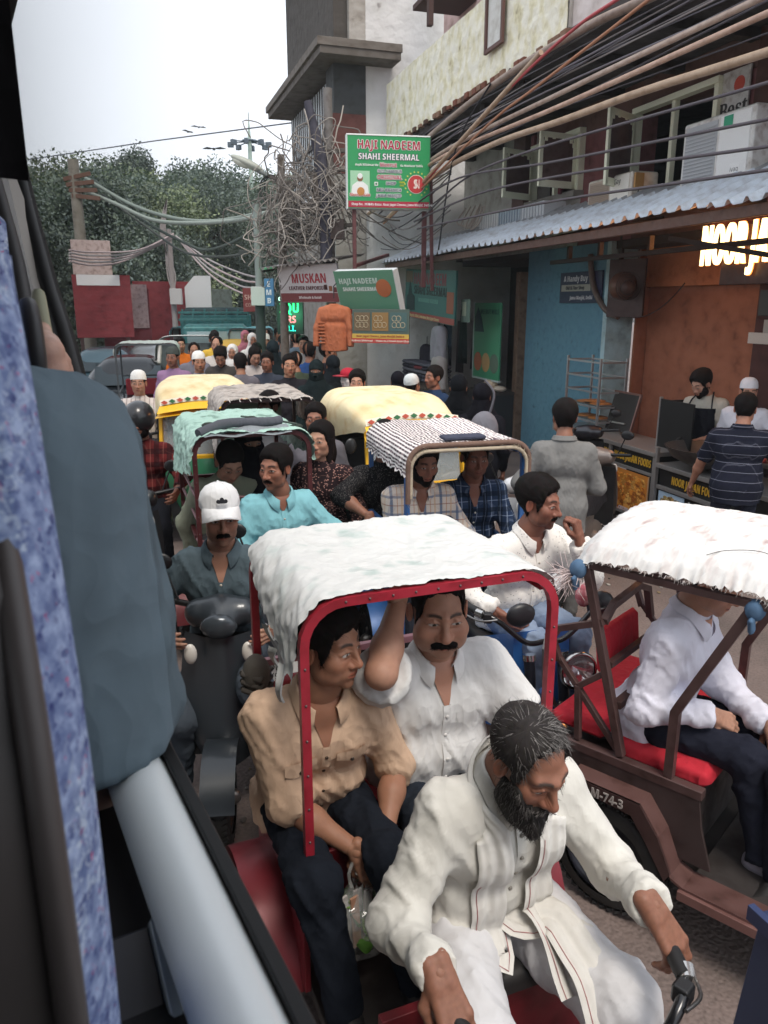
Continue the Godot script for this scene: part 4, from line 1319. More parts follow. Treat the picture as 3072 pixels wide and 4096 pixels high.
func wheel(parent:Node3D,p:Vector3,r:float,w:float,axle:Vector3,spokes:=false,rimm:Material=null)->void:
	var y:=axle.normalized()
	var x:=Vector3.UP.cross(y).normalized()
	var tf:=Transform3D(Basis(x,y,x.cross(y)),p)
	var rub:=mat("262524",0.85,0,"dirty")
	var t:=MB.new()
	var prof:=[]
	for k in 15:
		var a:=PI*k/14.0
		prof.append(Vector2(r*0.72+r*0.28*pow(sin(a),0.6),-cos(a)*w*0.5))
	t.lathe(prof,40,tf)
	var wn:=part(parent,"wheel",t,rub)
	var tr:=MB.new()
	for k in 44:
		var a:=TAU*k/44.0
		var b:=tf.basis*Basis(Vector3.UP,a)
		for s in [-1,1]:tr.box(tf*(Basis(Vector3.UP,a)*Vector3(r*0.985,s*w*0.27,0)),Vector3(0.012,w*0.3,r*0.085),b*Basis(Vector3(1,0,0),0.5*s),0.0)
	part(wn,"tread",tr,rub).set_meta("kind","stuff")
	var rim:=MB.new()
	if rimm==null:rimm=mat("3a3b40",0.45,0.5,"dirty")
	rim.lathe([Vector2(r*0.73,-w*0.36),Vector2(r*0.7,-w*0.42),Vector2(r*0.66,-w*0.3),Vector2(r*0.6,-w*0.1),Vector2(r*0.35,-w*0.16),Vector2(r*0.3,-w*0.3),Vector2(r*0.15,-w*0.34),Vector2(0,-w*0.34)],32,tf)
	rim.lathe([Vector2(r*0.73,w*0.36),Vector2(r*0.7,w*0.42),Vector2(r*0.66,w*0.3),Vector2(r*0.6,w*0.1),Vector2(r*0.35,w*0.16),Vector2(r*0.3,w*0.3),Vector2(r*0.15,w*0.34),Vector2(0,w*0.34)],32,tf)
	part(wn,"rim",rim,rimm)
	var hub:=MB.new()
	for s in [-1,1]:
		hub.lathe([Vector2(0.035,0),Vector2(0.035,0.03),Vector2(0.02,0.05),Vector2(0,0.05)],14,tf*Transform3D(Basis(Vector3(1,0,0),0.0 if s>0 else PI),Vector3(0,s*w*0.3,0)))
		for k in 5:hub.ball(tf*Vector3(cos(TAU*k/5)*r*0.28,s*w*0.33,sin(TAU*k/5)*r*0.28),Vector3.ONE*0.011,6,4)
	part(wn,"hub",hub,mat("8c8883",0.35,0.8))
func hoop(hw:float,y0:float,y1:float,z:float,r:float,lean:=0.0)->Array:
	var p:=[Vector3(-hw,y0,z-lean)]
	for s in [-1,1]:
		for k in 7:
			var a:=PI*0.5*k/6.0
			if s<0:p.append(Vector3(-hw+r-cos(a)*r,y1-r+sin(a)*r,z))
			else:p.append(Vector3(hw-r+sin(a)*r,y1-r+cos(a)*r,z))
	p.append(Vector3(hw,y0,z-lean))
	return p
func sqtube(mb:MB,p:Array,w:float,up:=Vector3(0,0,1))->MB:
	var n:=p.size()
	for i in n-1:
		var a:Vector3=p[i]
		var b:Vector3=p[i+1]
		var z:=(b-a).normalized()
		var x:=up.cross(z).normalized()
		var q:=z.cross(x)
		var t0:Vector3=(p[i]-p[maxi(0,i-1)]).normalized()
		var t1:Vector3=(p[mini(n-1,i+2)]-p[i+1]).normalized()
		var xa:=up.cross((z+t0).normalized()).normalized() if i>0 else x
		var xb:=up.cross((z+t1).normalized()).normalized() if i<n-2 else x
		for k in 4:
			var s0:Vector2=[Vector2(-1,-1),Vector2(-1,1),Vector2(1,1),Vector2(1,-1)][k]
			var s1:Vector2=[Vector2(-1,1),Vector2(1,1),Vector2(1,-1),Vector2(-1,-1)][k]
			var f0:=mb.v.size()
			var nn:=(x*(s0.x+s1.x)+q*(s0.y+s1.y)).normalized()
			for e in [[a,xa,s0],[b,xb,s0],[b,xb,s1],[a,xa,s1]]:
				mb.vert(e[0]+(e[1]*e[2].x+q.lerp(up*signf(q.dot(up)),1.0)*e[2].y)*w*0.5,nn)
			mb.fq(f0,f0+1,f0+2,f0+3)
		if i==0 or i==n-2:mb.box(a if i==0 else b,Vector3(w,w,0.002),Basis(x,q,z),0.0)
	return mb
func canopy(hw:float,y:float,z0:float,z1:float,r:float,dl:Vector2,dr:Vector2,wr:float,sd:int,edge:=0.0,sagk:=0.02,nu:=90,nv:=56)->MB:
	var m:=MB.new()
	var fn:=noise(sd,5.0,FastNoiseLite.TYPE_SIMPLEX_SMOOTH,3,FastNoiseLite.FRACTAL_RIDGED)
	var f2:=noise(sd+3,2.2)
	var f3:=noise(sd+5,26.0)
	m.grid(nu,nv,func(u:float,v:float)->Vector3:
		var l0:=lerpf(dl.x,dl.y,v)
		var l1:=lerpf(dr.x,dr.y,v)
		var arc:=PI*0.5*r
		var flat:=2.0*(hw-r)
		var tot:=l0+l1+flat+2.0*arc
		var s:=u*tot-l0
		var p:Vector3
		var nn:Vector3
		if s<0.0:p=Vector3(-hw+s*0.06,y-r+s,0); nn=Vector3(-1,0,0)
		elif s<arc:p=Vector3(-hw+r-cos(s/r)*r,y-r+sin(s/r)*r,0); nn=Vector3(-cos(s/r),sin(s/r),0)
		elif s<arc+flat:p=Vector3(-hw+r+s-arc,y,0); nn=Vector3.UP
		elif s<2.0*arc+flat:p=Vector3(hw-r+sin((s-arc-flat)/r)*r,y-r+cos((s-arc-flat)/r)*r,0); nn=Vector3(sin((s-arc-flat)/r),cos((s-arc-flat)/r),0)
		else:p=Vector3(hw,y-r-(s-2.0*arc-flat),0); nn=Vector3(1,0,0)
		p.z=lerpf(z0,z1,v)
		var side:=1.0-absf(nn.y)
		var q:=Vector3(u*tot*(2.4-side),v*absf(z1-z0)*(0.8+side*1.0),sd)
		p+=nn*(0.012+wr*(0.5+0.9*side)*fn.get_noise_3dv(q*Vector3(1.0,2.4-side*1.4,1))+wr*1.2*f2.get_noise_3dv(q)-sagk*sin(PI*v)*sin(PI*clampf(u,0,1)))
		var ed:=maxf(sst(0.03,0.0,v),sst(0.97,1.0,v))
		var us:=maxf(sst(0.04,0.0,u),sst(0.96,1.0,u))
		p.z+=ed*edge*f3.get_noise_1d(u*60.0)
		p.y+=us*edge*1.6*f3.get_noise_1d(v*50.0+30.0)
		p-=nn*ed*0.004
		return p)
	return m
func fringe(pts:Array,dirs:Vector3,ln:float,per:int,rng:RandomNumberGenerator,wd:=0.0012)->MB:
	var m:=MB.new()
	for i in pts.size()-1:
		for k in per:
			var p:Vector3=pts[i].lerp(pts[i+1],rng.randf())
			var d:=(dirs+Vector3(rng.randfn(),rng.randfn(),rng.randfn())*0.45).normalized()
			var l:=ln*rng.randf_range(0.3,1.3)
			m.tube([p,p+d*l*0.5,p+(d+Vector3(rng.randfn(),rng.randfn()-0.5,rng.randfn())*0.3).normalized()*l],[wd,wd,wd*0.5],3,false)
	return m
func spring_fork(o:Node3D,x:float,top:Vector3,bot:Vector3)->void:
	var d:=(bot-top)
	var f:=MB.new()
	f.tube([top,top+d*0.42],0.026,12)
	var fk:=part(o,"fork_leg",f,mat("20242e",0.35,0.3))
	var l:=MB.new()
	l.tube([top+d*0.8,bot],0.022,12)
	part(fk,"fork_slider",l,mat("2a2a2c",0.5,0.4))
	var c:=MB.new()
	c.tube([top+d*0.4,top+d*0.46],0.032,14)
	c.tube([top-d*0.02,top+d*0.03],0.031,14)
	part(fk,"chrome_collar",c,mat("c8c6c2",0.15,1.0))
	var inner:=MB.new()
	inner.tube([top+d*0.42,top+d*0.82],0.019,12)
	part(fk,"fork_tube",inner,mat("7d7c7a",0.3,0.8))
	var sp:=[]
	for k in 12*9+1:
		var a:=TAU*k/12.0
		sp.append(top+d*lerpf(0.45,0.84,k/108.0)+Vector3(cos(a),0,sin(a))*0.036)
	part(fk,"spring",MB.new().tube(sp,0.0042,6),mat("d2d0cc",0.2,1.0))
func erickshaw(label:String,p:Vector3,yaw:float,c:Dictionary)->Node3D:
	var o:=thing("electric_rickshaw",label,"rickshaw",p,yaw,"electric rickshaws in the traffic")
	var hw:float=c.get("hw",0.397)
	var y:float=c.get("y",1.62)
	var ln:float=c.get("len",0.64)
	var fm:Material=c.frame
	var pw:float=c.get("pipe",0.028)
	var r:float=c.get("r",0.11)
	var f1:=part(o,"front_hoop",sqtube(MB.new(),hoop(hw,0.72,y,0,r),pw),fm)
	var rv:=MB.new()
	for k in 9:
		var u:=-1.0+k*0.25
		rv.ball(Vector3(u*(hw-r),y,pw*0.5),Vector3.ONE*0.0045,6,4)
	for s in [-1,1]:
		for k in 6:rv.ball(Vector3(s*hw,y-r-0.06-k*0.11,pw*0.5),Vector3.ONE*0.0045,6,4)
	part(f1,"rivets",rv,mat("6d5a5a",0.4,0.6)).set_meta("kind","stuff")
	part(o,"rear_hoop",sqtube(MB.new(),hoop(hw,0.6,y,-ln,r),pw),fm)
	for s in [-1,1]:
		part(o,"roof_rail",MB.new().bar(Vector3(s*(hw-0.03),y-0.05,-0.012),Vector3(s*(hw-0.03),y-0.05,-ln+0.012),pw,pw),fm)
		part(o,"arm_rail",MB.new().bar(Vector3(s*hw,0.98,-ln+0.015),Vector3(s*hw,0.94,-0.16),pw,pw),fm)
		part(o,"side_panel",MB.new().box(Vector3(s*(hw+0.015),0.55,-ln*0.5),Vector3(0.02,0.42,ln)),c.body)
		part(o,"mudguard",MB.new().grid(14,4,func(u:float,v:float)->Vector3:
			var a:=PI*(0.05+0.9*u)
			return Vector3(s*(hw+0.0+v*0.16),0.26+sin(a)*0.32,-ln*0.55-cos(a)*0.32)),c.body)
		wheel(o,Vector3(s*(hw+0.09),0.25,-ln*0.55),0.25,0.1,Vector3(1,0,0))
	part(o,"cross_rail",MB.new().bar(Vector3(-hw+0.01,1.16,-ln-0.002),Vector3(hw-0.01,1.16,-ln-0.002),pw,pw),c.get("rail",fm))
	part(o,"seat",MB.new().box(Vector3(0,0.7,-ln+0.2),Vector3(hw*2-0.04,0.1,0.44),Basis.IDENTITY,0.03),c.get("seat",mat("a3232f",0.5)))
	part(o,"backrest",MB.new().box(Vector3(0,0.96,-ln+0.03),Vector3(hw*2-0.1,0.3,0.07),Basis.IDENTITY,0.025),c.get("seat",mat("a3232f",0.5)))
	part(o,"seat_box",MB.new().box(Vector3(0,0.47,-ln+0.2),Vector3(hw*2-0.06,0.34,0.42)),c.body)
	part(o,"floor",MB.new().box(Vector3(0,0.31,0.1),Vector3(hw*2,0.04,0.85)),mat("3a3532",0.8,0,"dirty"))
	part(o,"front_panel",MB.new().box(Vector3(0,0.48,0.42),Vector3(hw*1.7,0.34,0.03)),c.body)
	var dl:Vector2=c.get("dl",Vector2(0.05,0.05))
	var dr:Vector2=c.get("dr",Vector2(0.0,0.0))
	part(o,"canopy",canopy(hw+0.012,y+0.012,c.get("over",0.02),-ln-0.03,r,dl,dr,c.get("wr",0.012),c.get("seed",3),c.get("edge",0.012),c.get("sagk",0.02)),c.cloth)
	if c.get("driver",true):
		var z0:float=c.get("zd",0.32)
		part(o,"saddle",MB.new().box(Vector3(0,0.66,z0),Vector3(0.3,0.09,0.32),Basis.IDENTITY,0.035),mat("221f1f",0.6))
		part(o,"saddle_post",MB.new().tube([Vector3(0,0.3,z0),Vector3(0,0.62,z0)],0.03,8),fm)
		var fz:=z0+0.62
		part(o,"spine",MB.new().tube([Vector3(0,0.3,0.3),Vector3(0,0.34,fz-0.1),Vector3(0,0.62,fz)],0.03,8),fm)
		wheel(o,Vector3(0,0.25,fz+0.1),0.25,0.09,Vector3(1,0,0))
		part(o,"front_mudguard",MB.new().grid(20,6,func(u:float,v:float)->Vector3:
			var a:=PI*(0.1+0.75*u)
			return Vector3((v-0.5)*0.14,0.25+sin(a)*(0.285-0.03*pow(absf(v-0.5)*2.0,2.0)),fz+0.1+cos(a)*(0.285-0.03*pow(absf(v-0.5)*2.0,2.0)))),c.get("fender",mat("c9c7c4",0.2,0.9)))
		for s in [-1,1]:spring_fork(o,s,Vector3(s*0.085,0.8,fz-0.02),Vector3(s*0.085,0.25,fz+0.1))
		handlebar(o,c.get("bar",Vector3(0,0.92,fz-0.06)),c.get("barw",0.28),c.get("rise",0.06))
		if c.get("lamp",false):
			var tf:=Transform3D(Basis(Vector3(1,0,0),PI*0.5),Vector3(c.get("lampx",0.1),0.74,fz+0.05))
			var h:=part(o,"headlight",MB.new().lathe([Vector2(0.0,-0.09),Vector2(0.05,-0.08),Vector2(0.08,-0.03),Vector2(0.086,0.0),Vector2(0.09,0.012),Vector2(0.084,0.02)],24,tf),mat("26262a",0.4,0.3))
			part(h,"reflector",MB.new().lathe([Vector2(0.082,0.012),Vector2(0.05,-0.03),Vector2(0.0,-0.045)],24,tf),mat("e9e8e6",0.1,1.0))
			part(h,"lens",MB.new().lathe([Vector2(0.083,0.014),Vector2(0.05,0.026),Vector2(0.0,0.03)],24,tf),pane("ffffff",0.12))
			part(h,"rim",MB.new().lathe([Vector2(0.084,0.022),Vector2(0.092,0.024),Vector2(0.096,0.01),Vector2(0.09,0.0)],28,tf),mat("b9b7b4",0.2,1.0))
	return o
func handlebar(o:Node3D,p:Vector3,hw:float,rise:float)->void:
	var bl:=mat("1c1c1f",0.28,0.5,"coat")
	for s in [-1,1]:
		var pts:=spline([p+Vector3(0,-0.06,0.02),p+Vector3(s*0.1,-0.05,0.03),p+Vector3(s*(hw-0.1),rise-0.03,0.02),p+Vector3(s*(hw-0.04),rise,-0.02),p+Vector3(s*hw,rise+0.005,-0.1)],6)
		part(o,"handlebar",MB.new().tube(pts,0.0135,10),bl)
		var g:=p+Vector3(s*hw,rise+0.005,-0.1)
		part(o,"grip",MB.new().tube([g+Vector3(-s*0.03,-0.002,0.07),g+Vector3(0,0,-0.02),g+Vector3(s*0.002,0,-0.06)],[0.0195,0.019,0.0185],14),mat("1a1a1b",0.6))
		var cl:=MB.new().tube([p+Vector3(s*(hw-0.03),rise,-0.02),p+Vector3(s*(hw-0.01),rise+0.003,-0.05)],0.021,14)
		var ct:=part(o,"control",cl,mat("b9b8b6",0.2,0.9))
		part(ct,"switch_box",MB.new().box(p+Vector3(s*(hw-0.05),rise-0.012,-0.012),Vector3(0.045,0.05,0.04),Basis(Vector3.UP,s*0.4),0.008),mat("1d1d1f",0.5))
		part(o,"brake_lever",MB.new().tube(spline([p+Vector3(s*(hw-0.08),rise-0.01,0.03),p+Vector3(s*(hw-0.01),rise-0.02,0.0),p+Vector3(s*(hw+0.02),rise-0.025,-0.09)],5),0.005,6),mat("8c8a88",0.3,0.9))
func auto_rickshaw(label:String,p:Vector3,yaw:float,hood:Material,body:Material,nm:=3)->Node3D:
	var o:=thing("auto_rickshaw",label,"auto rickshaw",p,yaw,"auto rickshaws in the traffic")
	var hw:=0.5
	var hd:=MB.new()
	var fn:=noise(nm,1.6)
	hd.grid(44,36,func(u:float,v:float)->Vector3:
		var a:=PI*u
		var z:=lerpf(0.55,-1.1,v)
		var back:=sst(0.7,1.0,v)
		var top:=1.62-0.16*pow(1.0-minf(1.0,v*2.6),2.0)-0.32*back*back-0.01*sin(v*16.0)
		var w:=hw-0.09*pow(1.0-minf(1.0,v*2.2),2.0)
		var low:=lerpf(1.36,1.22,sst(0.0,0.55,v)) if v<0.56 else lerpf(1.22,0.72,sst(0.56,0.66,v))
		var cx:=-cos(a)
		var sx:=signf(cx)*pow(absf(cx),0.34)
		var sy:=pow(sin(a),0.4)
		return Vector3(sx*w,lerpf(low,top,sy)+0.005*fn.get_noise_2d(u*3.0,v*4.0),z))
	part(o,"hood",hd,hood)
	var bk:=MB.new()
	bk.grid(16,12,func(u:float,v:float)->Vector3:return Vector3(lerpf(-hw,hw,u),lerpf(1.32,0.7,v),-1.09-0.06*sin(PI*u)))
	part(o,"rear_cover",bk,hood)
	part(o,"visor",MB.new().grid(24,5,func(u:float,v:float)->Vector3:return Vector3(lerpf(-0.43,0.43,u)*(1.0+0.06*v),1.42-0.03*v+0.045*sin(PI*u)-0.03*v,0.545+0.14*v)),mat("f2bd1c",0.45))
	part(o,"visor_lower",MB.new().grid(24,5,func(u:float,v:float)->Vector3:return Vector3(lerpf(-0.44,0.46,u)*(1.0+0.08*v),1.35-0.03*v+0.04*sin(PI*u),0.55+0.15*v)),mat("e8b51f",0.45))
	var bd:=part(o,"trim_band",MB.new().grid(24,3,func(u:float,v:float)->Vector3:return Vector3(lerpf(-0.425,0.425,u),1.425+0.045*sin(PI*u)+0.05*v,0.56-0.03*v)),mat("e9e2cf",0.7))
	for k in 11:
		var x:=-0.38+k*0.076
		var yy:=1.45+0.045*sin(PI*(x+0.425)/0.85)
		part(bd,"diamond",MB.new().prism([Vector3(x-0.034,yy,0.562),Vector3(x,yy+0.02,0.556),Vector3(x+0.034,yy,0.562),Vector3(x,yy-0.02,0.568)],Vector3(0,0.002,0.004)),mat(["b9503f","2f6b45"][k % 2],0.7))
	part(o,"windscreen",MB.new().box(Vector3(0,1.14,0.6),Vector3(0.82,0.44,0.008),Basis(Vector3(1,0,0),-0.18)),pane("dfe8ea",0.25))
	for s in [-1,1]:
		part(o,"windscreen_pillar",MB.new().bar(Vector3(s*0.44,0.92,0.66),Vector3(s*0.42,1.38,0.55),0.035,0.05),mat("e3ac17",0.5))
		part(o,"door_post",MB.new().bar(Vector3(s*0.5,0.6,-0.32),Vector3(s*0.49,1.34,-0.34),0.03,0.03),mat("2a2a2a",0.5))
		part(o,"side_panel",MB.new().prism([Vector3(s*0.52,0.2,-1.08),Vector3(s*0.52,0.74,-1.08),Vector3(s*0.52,0.72,-0.35),Vector3(s*0.52,0.45,-0.25),Vector3(s*0.52,0.42,0.3),Vector3(s*0.5,0.9,0.6),Vector3(s*0.5,0.3,0.7),Vector3(s*0.52,0.2,0.4)],Vector3(-s*0.03,0,0)),body)
		part(o,"side_bar",MB.new().bar(Vector3(s*0.51,0.95,-0.34),Vector3(s*0.5,0.95,0.3),0.02,0.02),mat("2a2a2a",0.5))
		wheel(o,Vector3(s*0.47,0.2,-0.72),0.2,0.1,Vector3(1,0,0))
		part(o,"mirror",MB.new().ball(Vector3(s*0.58,1.28,0.62),Vector3(0.05,0.065,0.018)),mat("2a2a2a",0.3))
		part(o,"headlight",MB.new().ball(Vector3(s*0.26,0.68,0.82),Vector3(0.07,0.07,0.05)),mat("d9dde0",0.1,0.6))
	part(o,"front_cowl",MB.new().grid(20,12,func(u:float,v:float)->Vector3:
		var x:=lerpf(-0.5,0.5,u)*lerpf(1.0,0.55,v)
		return Vector3(x,lerpf(0.93,0.35,v),0.66+0.18*sin(PI*u)+0.06*sin(PI*v))),body)
	part(o,"front_band",MB.new().box(Vector3(0,0.92,0.7),Vector3(0.86,0.05,0.06)),mat("e3ac17",0.5))
	part(o,"rear_panel",MB.new().box(Vector3(0,0.46,-1.08),Vector3(1.02,0.52,0.04)),body)
	part(o,"floor",MB.new().box(Vector3(0,0.24,-0.2),Vector3(0.98,0.05,1.7)),mat("2a2a2a",0.8))
	part(o,"seat",MB.new().box(Vector3(0,0.56,-0.75),Vector3(0.94,0.14,0.5),Basis.IDENTITY,0.04),mat("2a2d30",0.5))
	part(o,"seat_back",MB.new().box(Vector3(0,0.86,-0.98),Vector3(0.94,0.45,0.1),Basis.IDENTITY,0.04),mat("2a2d30",0.5))
	part(o,"lining",MB.new().box(Vector3(0,1.08,-1.03),Vector3(0.96,0.6,0.02)),mat("24272a",0.8))
	part(o,"driver_seat",MB.new().box(Vector3(0,0.55,0.05),Vector3(0.5,0.1,0.35),Basis.IDENTITY,0.03),mat("2a2d30",0.5))
	wheel(o,Vector3(0,0.2,0.72),0.2,0.09,Vector3(1,0,0))
	part(o,"number_plate",MB.new().box(Vector3(0,0.48,0.93),Vector3(0.3,0.09,0.01)),mat("e8c53a",0.5))
	return o
func scooter(label:String,p:Vector3,yaw:float,paint:Material,plate:="",group:="")->Node3D:
	var o:=thing("scooter",label,"scooter",p,yaw,group)
	var blk:=mat("1e1e20",0.5,0,"dirty")
	wheel(o,Vector3(0,0.22,0.62),0.22,0.09,Vector3(1,0,0)); wheel(o,Vector3(0,0.22,-0.6),0.22,0.1,Vector3(1,0,0))
	var bd:=MB.new()
	blob(bd,[[Vector3(0,0.55,-0.2),Vector3(0,0.6,-0.78),0.13,0.11],[Vector3(0,0.42,-0.25),Vector3(0,0.5,-0.7),0.14,0.13],[Vector3(0,0.3,-0.1),Vector3(0,0.28,0.3),0.09,0.09],[Vector3(0.1,0.3,-0.1),Vector3(-0.1,0.3,-0.1),0.08,0.08]],0.06,0.02)
	part(o,"rear_body",bd,paint)
	var fs:=MB.new()
	fs.grid(16,16,func(u:float,v:float)->Vector3:
		var w:=lerpf(0.17,0.2,sin(PI*v))*(1.0-0.35*sst(0.7,1.0,v))
		return Vector3(lerpf(-w,w,u),lerpf(0.92,0.3,v),lerpf(0.34,0.44,v)+0.1*cos((u-0.5)*PI)-0.02))
	part(o,"apron",fs,paint)
	var fb:=MB.new()
	fb.grid(16,16,func(u:float,v:float)->Vector3:return Vector3(lerpf(-0.17,0.17,u),lerpf(0.9,0.3,v),lerpf(0.31,0.38,v)))
	part(o,"inner_apron",fb,blk)
	var hd:=MB.new()
	blob(hd,[[Vector3(-0.1,1.0,0.3),Vector3(0.1,1.0,0.3),0.07,0.07],[Vector3(0,1.0,0.3),Vector3(0,0.97,0.38),0.08,0.07]],0.05,0.018)
	part(o,"headset",hd,paint)
	part(o,"headlight",MB.new().ball(Vector3(0,0.98,0.43),Vector3(0.085,0.06,0.04)),mat("d5dade",0.08,0.5))
	part(o,"mudguard",MB.new().grid(16,6,func(u:float,v:float)->Vector3:
		var a:=PI*(0.1+0.8*u)
		return Vector3((v-0.5)*0.15,0.22+sin(a)*0.26,0.62+cos(a)*0.26)),paint)
	part(o,"seat",MB.new().box(Vector3(0,0.74,-0.42),Vector3(0.26,0.1,0.72),Basis(Vector3(1,0,0),0.05),0.045),blk)
	for s in [-1,1]:
		part(o,"handlebar",MB.new().tube([Vector3(s*0.08,1.02,0.28),Vector3(s*0.33,1.05,0.2)],0.016,8),blk)
		part(o,"mirror_stalk",MB.new().tube([Vector3(s*0.2,1.05,0.25),Vector3(s*0.26,1.2,0.22)],0.006,6),blk)
		part(o,"mirror",MB.new().ball(Vector3(s*0.28,1.23,0.22),Vector3(0.06,0.045,0.015)),blk)
		part(o,"indicator",MB.new().ball(Vector3(s*0.13,0.86,0.45),Vector3(0.03,0.05,0.02)),mat("e8e3da",0.2))
	if plate != "":
		var pl:=part(o,"number_plate",MB.new().box(Vector3(0,0.58,0.545),Vector3(0.2,0.12,0.008),Basis(Vector3(1,0,0),-0.1)),mat("e4e4e2",0.5))
		var ls:=plate.split(" ")
		for k in ls.size():text(pl,"plate_text",ls[k],0.034,mat("1f1f22",0.6),Vector3(0,0.605-k*0.05,0.5525),0.003,1.0,false,Basis(Vector3(1,0,0),-0.1))
	return o
func woven(key:String,base:String,bands:Array,per:=0.11,rough:=0.9)->StandardMaterial3D:
	if mats.has(key):return mats[key]
	var n:=128
	var im:=Image.create(n,n,false,Image.FORMAT_RGB8)
	for y in n:
		for x in n:
			var c:=Color(base)
			for b in bands:
				var t:=float(x if b[0] else y)/n
				if t>=b[1] and t<b[1]+b[2]:c=c.lerp(Color(b[3]),b[4])
			im.set_pixel(x,y,c)
	var m:=tex_mat(key,im,rough,1.0/per)
	m.normal_enabled=false
	return m
func dotted(key:String,base:String,dot:String,n:int,r:float,per:float,sd:=1)->StandardMaterial3D:
	if mats.has(key):return mats[key]
	var im:=Image.create(192,192,false,Image.FORMAT_RGB8)
	im.fill(Color(base))
	var rng:=RandomNumberGenerator.new()
	rng.seed=sd
	for k in n:
		var p:=Vector2(rng.randf()*192.0,rng.randf()*192.0)
		for dy in range(-int(r)-1,int(r)+2):
			for dx in range(-int(r)-1,int(r)+2):
				if Vector2(dx,dy*1.4).length()<=r:im.set_pixel(posmod(int(p.x)+dx,192),posmod(int(p.y)+dy,192),Color(dot))
	return tex_mat(key,im,0.9,1.0/per)
func riding(o:Node3D,p:Vector3,rel:float,label:String,c:Dictionary)->Node3D:
	c.at=o.transform*Vector3(p.x,0,p.z)
	c.yaw=o.rotation_degrees.y+rel
	c.sit=c.get("sit",true)
	c.hip=Vector3(0,p.y,0)
	for k in ["lh","rh","lf","rf"]:
		if c.has(k):c[k]=(c[k]-Vector3(p.x,0,p.z)).rotated(Vector3.UP,deg_to_rad(-rel))
	return person(label,c)
const SK1:=Color(0.35,0.17,0.105)
const SK2:=Color(0.44,0.235,0.16)
const SK3:=Color(0.28,0.125,0.08)
const SK4:=Color(0.21,0.09,0.06)
const BLK:=Color(0.012,0.01,0.009)
func white_canopy_rickshaw()->void:
	var red:=mat("b02c3e",0.45,0.1,"dirty")
	var sheet:=StandardMaterial3D.new()
	sheet.albedo_color=Color("d8d8d6"); sheet.roughness=0.55
	sheet.albedo_texture=ntex("rexine",0.011,false,1,[[0.0,0.25,0.4,1.0],[Color(0.72,0.82,0.79),Color(0.88,0.92,0.91),Color(0.985,0.985,0.98),Color(1,1,1)]],4)
	sheet.uv1_triplanar=true; sheet.uv1_scale=Vector3.ONE*0.9
	sheet.normal_enabled=true; sheet.normal_texture=ntex("crumple",0.01,true,16.0,[],3,512,FastNoiseLite.TYPE_SIMPLEX_SMOOTH,FastNoiseLite.FRACTAL_RIDGED); sheet.normal_scale=0.28
	var o:=erickshaw("red framed electric rickshaw with a patched white sheet roof, nearest the bus window",Vector3(0.15,0,-2.065),21.4,{
		"frame":red,"cloth":sheet,"body":mat("7a1e28",0.5,0.1,"dirty"),"seat":mat("a8262f",0.5),"dl":Vector2(0.12,-0.06),"dr":Vector2(-0.05,-0.05),"wr":0.0075,"edge":0.012,"over":0.005,"pipe":0.026,
		"rail":mat("b9838a",0.5),"bar":Vector3(-0.01,0.885,0.85),"zd":0.32,"r":0.12,"seed":12})
	var rng:=RandomNumberGenerator.new()
	rng.seed=21
	for k in 3:
		var z:=-0.12-0.06*k
		var l:=rng.randf_range(0.05,0.13)
		var w:=rng.randf_range(0.03,0.06)
		var y0:=1.4+0.035*k
		var t:=MB.new()
		t.grid(5,8,func(u:float,v:float)->Vector3:return Vector3(-0.425-0.02*sin(v*3.0+k)+0.008*sin(u*5.0),y0-v*l,z-(u-0.5)*w*(1.0-0.7*v)+0.02*sin(v*4.0+k*2.0)))
		part(o,"torn_strip",t,sheet)
	var rag:=part(o,"tied_rag",MB.new().ball(Vector3(-0.41,1.14,-0.6),Vector3(0.05,0.075,0.05),14,10),mat("6b6660",0.95,0,"cloth"))
	var rw:=MB.new()
	for k in 3:rw.tube([Vector3(-0.46,1.09+k*0.03,-0.6),Vector3(-0.41,1.08+k*0.03,-0.545),Vector3(-0.36,1.09+k*0.03,-0.6),Vector3(-0.41,1.1+k*0.03,-0.655),Vector3(-0.46,1.09+k*0.03,-0.6)],0.012,8)
	part(rag,"wrap",rw,mat("57524d",0.95))
	var jeans:=mat("2a2f38",0.9,0,"cloth")
	var a:={"s":1.0,"lean":20.0,"cell":0.0085,"hcell":0.0042,"skin":SK1,"shirt":mat("cfb096",0.85,0,"cloth"),"sleeve":0.56,"pants":mat("20242c",0.9,0,"cloth"),"vneck":true,"neck":1,"collar":"open","buttons":5,"pockets":[1,-1],"flaps":true,"btm":mat("5a4c40",0.35,0.6),"seed":2,"fold":0.009,"ff":5.5,"hem":0.06,
		"lh":Vector3(-0.14,0.775,-0.05),"rh":Vector3(-0.235,0.775,-0.04),"lf":Vector3(-0.1,0.36,0.12),"rf":Vector3(-0.33,0.36,0.12),"lp":Vector3(0.7,-0.4,-0.6),"rp":Vector3(-0.8,-0.3,-0.5),
		"lhand":{"d":Vector3(-0.25,-1.0,0.25),"n":Vector3(0.3,0.3,1.0),"curl":[0.75,0.85,0.9,0.95],"thumb":0.9},"rhand":{"d":Vector3(0.45,-1.0,0.2),"n":Vector3(-0.3,0.25,1.0),"curl":[0.5,0.6,0.65,0.7],"thumb":0.3},
		"look":Vector2(40,2),"wide":1.0,"head":{"lod":1,"seed":5,"th":0.03,"quiff":0.8,"stubble":0.28,"fat":0.25,"jaw":0.2,"nose":0.3,"fh":0.06,"strands":2600,"hl":0.035,"part":0.8,"gaze":Vector2(0.002,-0.001)}}
	riding(o,Vector3(-0.29,0.765,-0.4),0.0,"young man in a beige snap pocket shirt sitting left in the red framed rickshaw",a)
